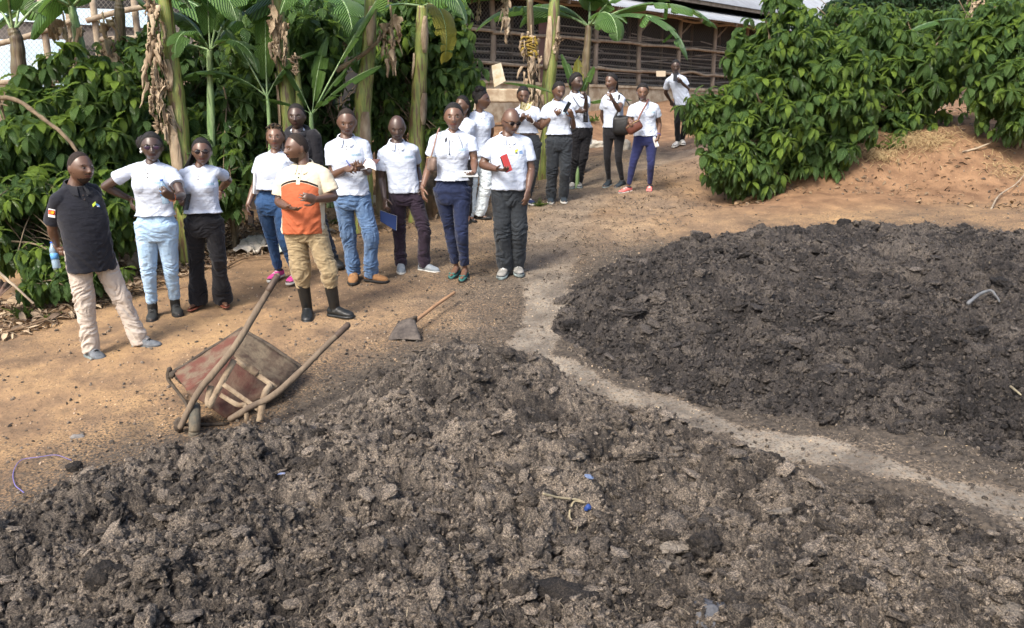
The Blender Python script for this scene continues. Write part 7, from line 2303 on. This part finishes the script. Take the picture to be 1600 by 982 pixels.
# weeds
def weed(label, u, v, h, n, seed):
    r = np.random.default_rng(seed); c = gpt(u, v); pos = np.repeat(c[None], n, 0) + r.normal(0, 1, (n, 3)) * [h * .35, h * .25, 0]
    az = r.uniform(0, 6.28, n); e = r.uniform(.4, 1.3, n); d = np.stack([np.cos(az) * np.cos(e), np.sin(az) * np.cos(e), np.sin(e)], 1)
    V, Q, U, T, Yg = place_leaves(pos, d, np.tile([0, 0, 1.0], (n, 1)) + r.normal(0, .3, (n, 3)), h * r.uniform(.5, 1.1, n), r.uniform(.3, 1, n), r.uniform(.2, .7, n), r, [leaf_template(6, .16, .1, .7)])
    build_uv('weed', V, Q, U, M_COF, None, dict(tint=T, young=Yg), label=label, cat='weed', group='green weeds on the ground')
for i, (u, v, h, n, lb) in enumerate(((40, 497, .16, 40, 'low green weed tuft among litter at the left edge'), (75, 500, .12, 24, 'small green weed just right of the tuft at the left edge'), (845, 322, .14, 40, 'green weed at the foot of the yellow green banana trunk'), (925, 190, .22, 50, 'green weed on the orange slope behind the woman touching her chin'), (1395, 232, .25, 30, 'broad green weed growing on top of the bare bank'), (525, 350, .12, 26, 'green weed behind the orange shirted man'))):
    weed(lb, u, v, h, n, 300 + i)
# roots and dry grass on the bank
branch('pale crooked root standing on the bank at the right', [gpt(1505, 240, .02), gpt(1530, 237, .06), gpt(1550, 232, .12), gpt(1545, 222, .2)], .016, RAIL, 'root', 'root')
branch('thin curved root at the right edge of the bank', [gpt(1548, 330, .02), gpt(1560, 312, .05), gpt(1585, 298, .08), gpt(1600, 285, .12)], .012, RAIL, 'root', 'root')
branch('thick root ridge along the gully below the largest coffee bush', [gpt(1150, 322, .03), gpt(1180, 312, .05), gpt(1210, 302, .05)], .035, mat('pale_earthy_root', (.36, .25, .15), .9), 'root', 'root')
def tuft(label, u, v, n, L, m, seed):
    r = np.random.default_rng(seed); c = gpt(u, v); mb = MB()
    for i in range(n):
        a = r.uniform(0, 6.28); q = c + r.normal(0, 1, 3) * [L * .7, L * .5, 0]; q[2] = float(H0(q[:1], q[1:2])[0]); l = L * r.uniform(.4, 1.1); dd = np.array([math.cos(a), math.sin(a), 0])
        tube(mb, [q, q + dd * l * .4 + [0, 0, l * .3], q + dd * l * .9 + [0, 0, l * .05]], [.0035, .003, .0015], seg=4, n=6, round_caps=False)
    build('dry_grass', mb, m, label=label, cat='dry grass', kind='stuff')
STR = mat('straw_coloured_grass', (.44, .34, .18), .9, (.30, .21, .11), 8)
tuft('straw coloured dead grass hanging over the bank top', 1440, 224, 260, .34, STR, 1); tuft('straw coloured dead roots at the bank edge left of the grass', 1375, 245, 160, .25, STR, 2); tuft('dry grass at the right edge of the bank', 1580, 270, 70, .3, STR, 3)
# things lying on the heaps
def hA(u, v, dz=0.0):
    """point on the near heap's surface seen at a pixel"""
    d = ray(u, v); ts = np.linspace(1.2, 9, 900); z = CAMZ + d[2] * ts; g = heap_surf(101, d[0] * ts, d[1] * ts)
    k = np.argmax(z < g); t = ts[k]; return np.array([d[0] * t, d[1] * t, g[k] + dz])
TWINE = mat('pale_twine', (.30, .26, .17), .85, (.18, .15, .10), 20); BLPL = mat('blue_plastic', (.02, .05, .19), .5); VIO = mat('violet_cord', (.16, .14, .36), .6)
branch('frayed pale twine lying on the near heap beside a blue knot', [hA(850, 783, .01), hA(870, 787, .02), hA(900, 790, .02), hA(913, 795, .02)], .006, TWINE, 'twine', 'twine')
branch('curled end of pale twine hanging below the blue knot', [hA(913, 797, .02), hA(896, 806, .02), hA(890, 818, .02), hA(902, 826, .02), hA(900, 834, .0)], .005, TWINE, 'twine', 'twine')
def scrap(label, u, v, r, m, seed, name='plastic_scrap', cat='plastic scrap', az=0.0, ht=.35):
    c = hA(u, v, -.012 if name[:4] == 'dung' else .004); mb = MB(); V, F = ICO[3]; V = V * (1 + .35 * fbm(V * 2 + seed * 3, 3))[:, None] * [r[0], r[1], r[2]]; V[:, 2] += .012 * fbm(V * 30 + seed, 3)
    ca, sa = math.cos(az), math.sin(az); V = V @ np.array([[ca, sa, 0], [-sa, ca, 0], [0, 0, 1]]); mb.add(V + c, None, F); return build(name, mb, m, label=label, cat=cat)
scrap('bright blue plastic knot at the end of the pale twine', 918, 796, (.014, .012, .010), BLPL, 1)
scrap('small pale blue plastic scrap on the near heap above the twine', 920, 748, (.020, .010, .005), mat('pale_blue_plastic', (.12, .16, .26), .5), 2)
scrap('blue and white plastic scrap on the left of the near heap', 440, 742, (.035, .012, .008), mat('blue_white_plastic', (.10, .16, .34), .5, (.3, .3, .36), 40), 3)
FL = mat('pale_grey_flake', (.22, .19, .155), .9, (.10, .085, .07), 22, bump=1.0, bscale=110, bdist=.02)
for i, (u, v, r, az, lb) in enumerate(((1055, 712, (.085, .045, .016), .5, 'pale flat flake on the upper right of the near heap'), (905, 712, (.03, .03, .02), 1.2, 'small grey green pebble like clod above the blue scrap'),
                                      (1060, 862, (.070, .035, .014), .2, 'pale flake in the lower middle of the near heap'), (1045, 880, (.09, .04, .018), .1, 'long pale flake just below the middle one'),
                                      (1570, 950, (.17, .045, .022), -.6, 'large pale slab like crust at the bottom right corner'), (1240, 800, (.13, .03, .010), .05, 'thin grey crust lying on the right of the near heap'),
                                      (460, 798, (.06, .035, .012), .3, 'pale powdery flake left of centre on the near heap'), (1105, 960, (.07, .06, .045), .3, 'grey blue clod at the bottom of the near heap'),
                                      (890, 935, (.16, .07, .045), -.4, 'long crusted clod at the bottom centre of the near heap'), (165, 905, (.07, .06, .05), .2, 'rounded brown clod at the lower left of the near heap'))):
    scrap(lb, u, v, r, M_HEAP_A if i in (8, 9) else (FL if i != 7 else mat('blue_grey_clod', (.07, .075, .085), .9, (.12, .12, .13), 12, bump=.8, bscale=60)), 10 + i, 'dung_flake' if i < 7 else 'dung_clod', 'dung flake' if i < 7 else 'clod', az)
# white plastic strip on the far heap, violet cord on bare ground, flat dark stone, clod
def hB(u, v, dz=0.):
    d = ray(u, v); ts = np.linspace(4, 16, 900); X_ = d[0] * ts; Y_ = d[1] * ts; z = CAMZ + d[2] * ts; g = heap_surf(202, X_, Y_)
    k = np.argmax(z < g); return np.array([X_[k], Y_[k], g[k] + dz])
branch('twisted grey white plastic strip on the far heap at the right', [hB(1512, 480, .02), hB(1530, 472, .05), hB(1548, 468, .06), hB(1560, 478, .03)], .013, mat('grey_white_plastic', (.15, .155, .16), .5, (.09, .09, .09), 20), 'plastic_strip', 'plastic strip')
branch('thin pale stem curling on the far heap at the right edge', [hB(1578, 612, .02), hB(1586, 622, .04), hB(1592, 634, .03)], .008, TWINE, 'stem_scrap', 'stem')
branch('thin violet cord curved on bare earth at the left', [gpt(38, 775, .02), gpt(24, 762, .02), gpt(22, 742, .02), gpt(34, 724, .02), gpt(62, 719, .02), gpt(88, 716, .02), gpt(112, 724, .02)], .0028, VIO, 'cord', 'cord')
stone('flat dark stone lying on bare earth below the wheelbarrow', 121, 684, (.045, .03, .014), STOG, 12)
stone('small dark clod just outside the near heap at the left', 117, 734, (.045, .04, .035), M_HEAP_A, 13, 'clod', 'clod')
stone('dark round clod on the back edge of the far heap', 1318, 356, (.10, .08, .08), M_HEAP_B, 14, 'clod', 'clod'); stone('second dark clod right of the round one on the far heap edge', 1352, 358, (.12, .09, .07), M_HEAP_B, 15, 'clod', 'clod')
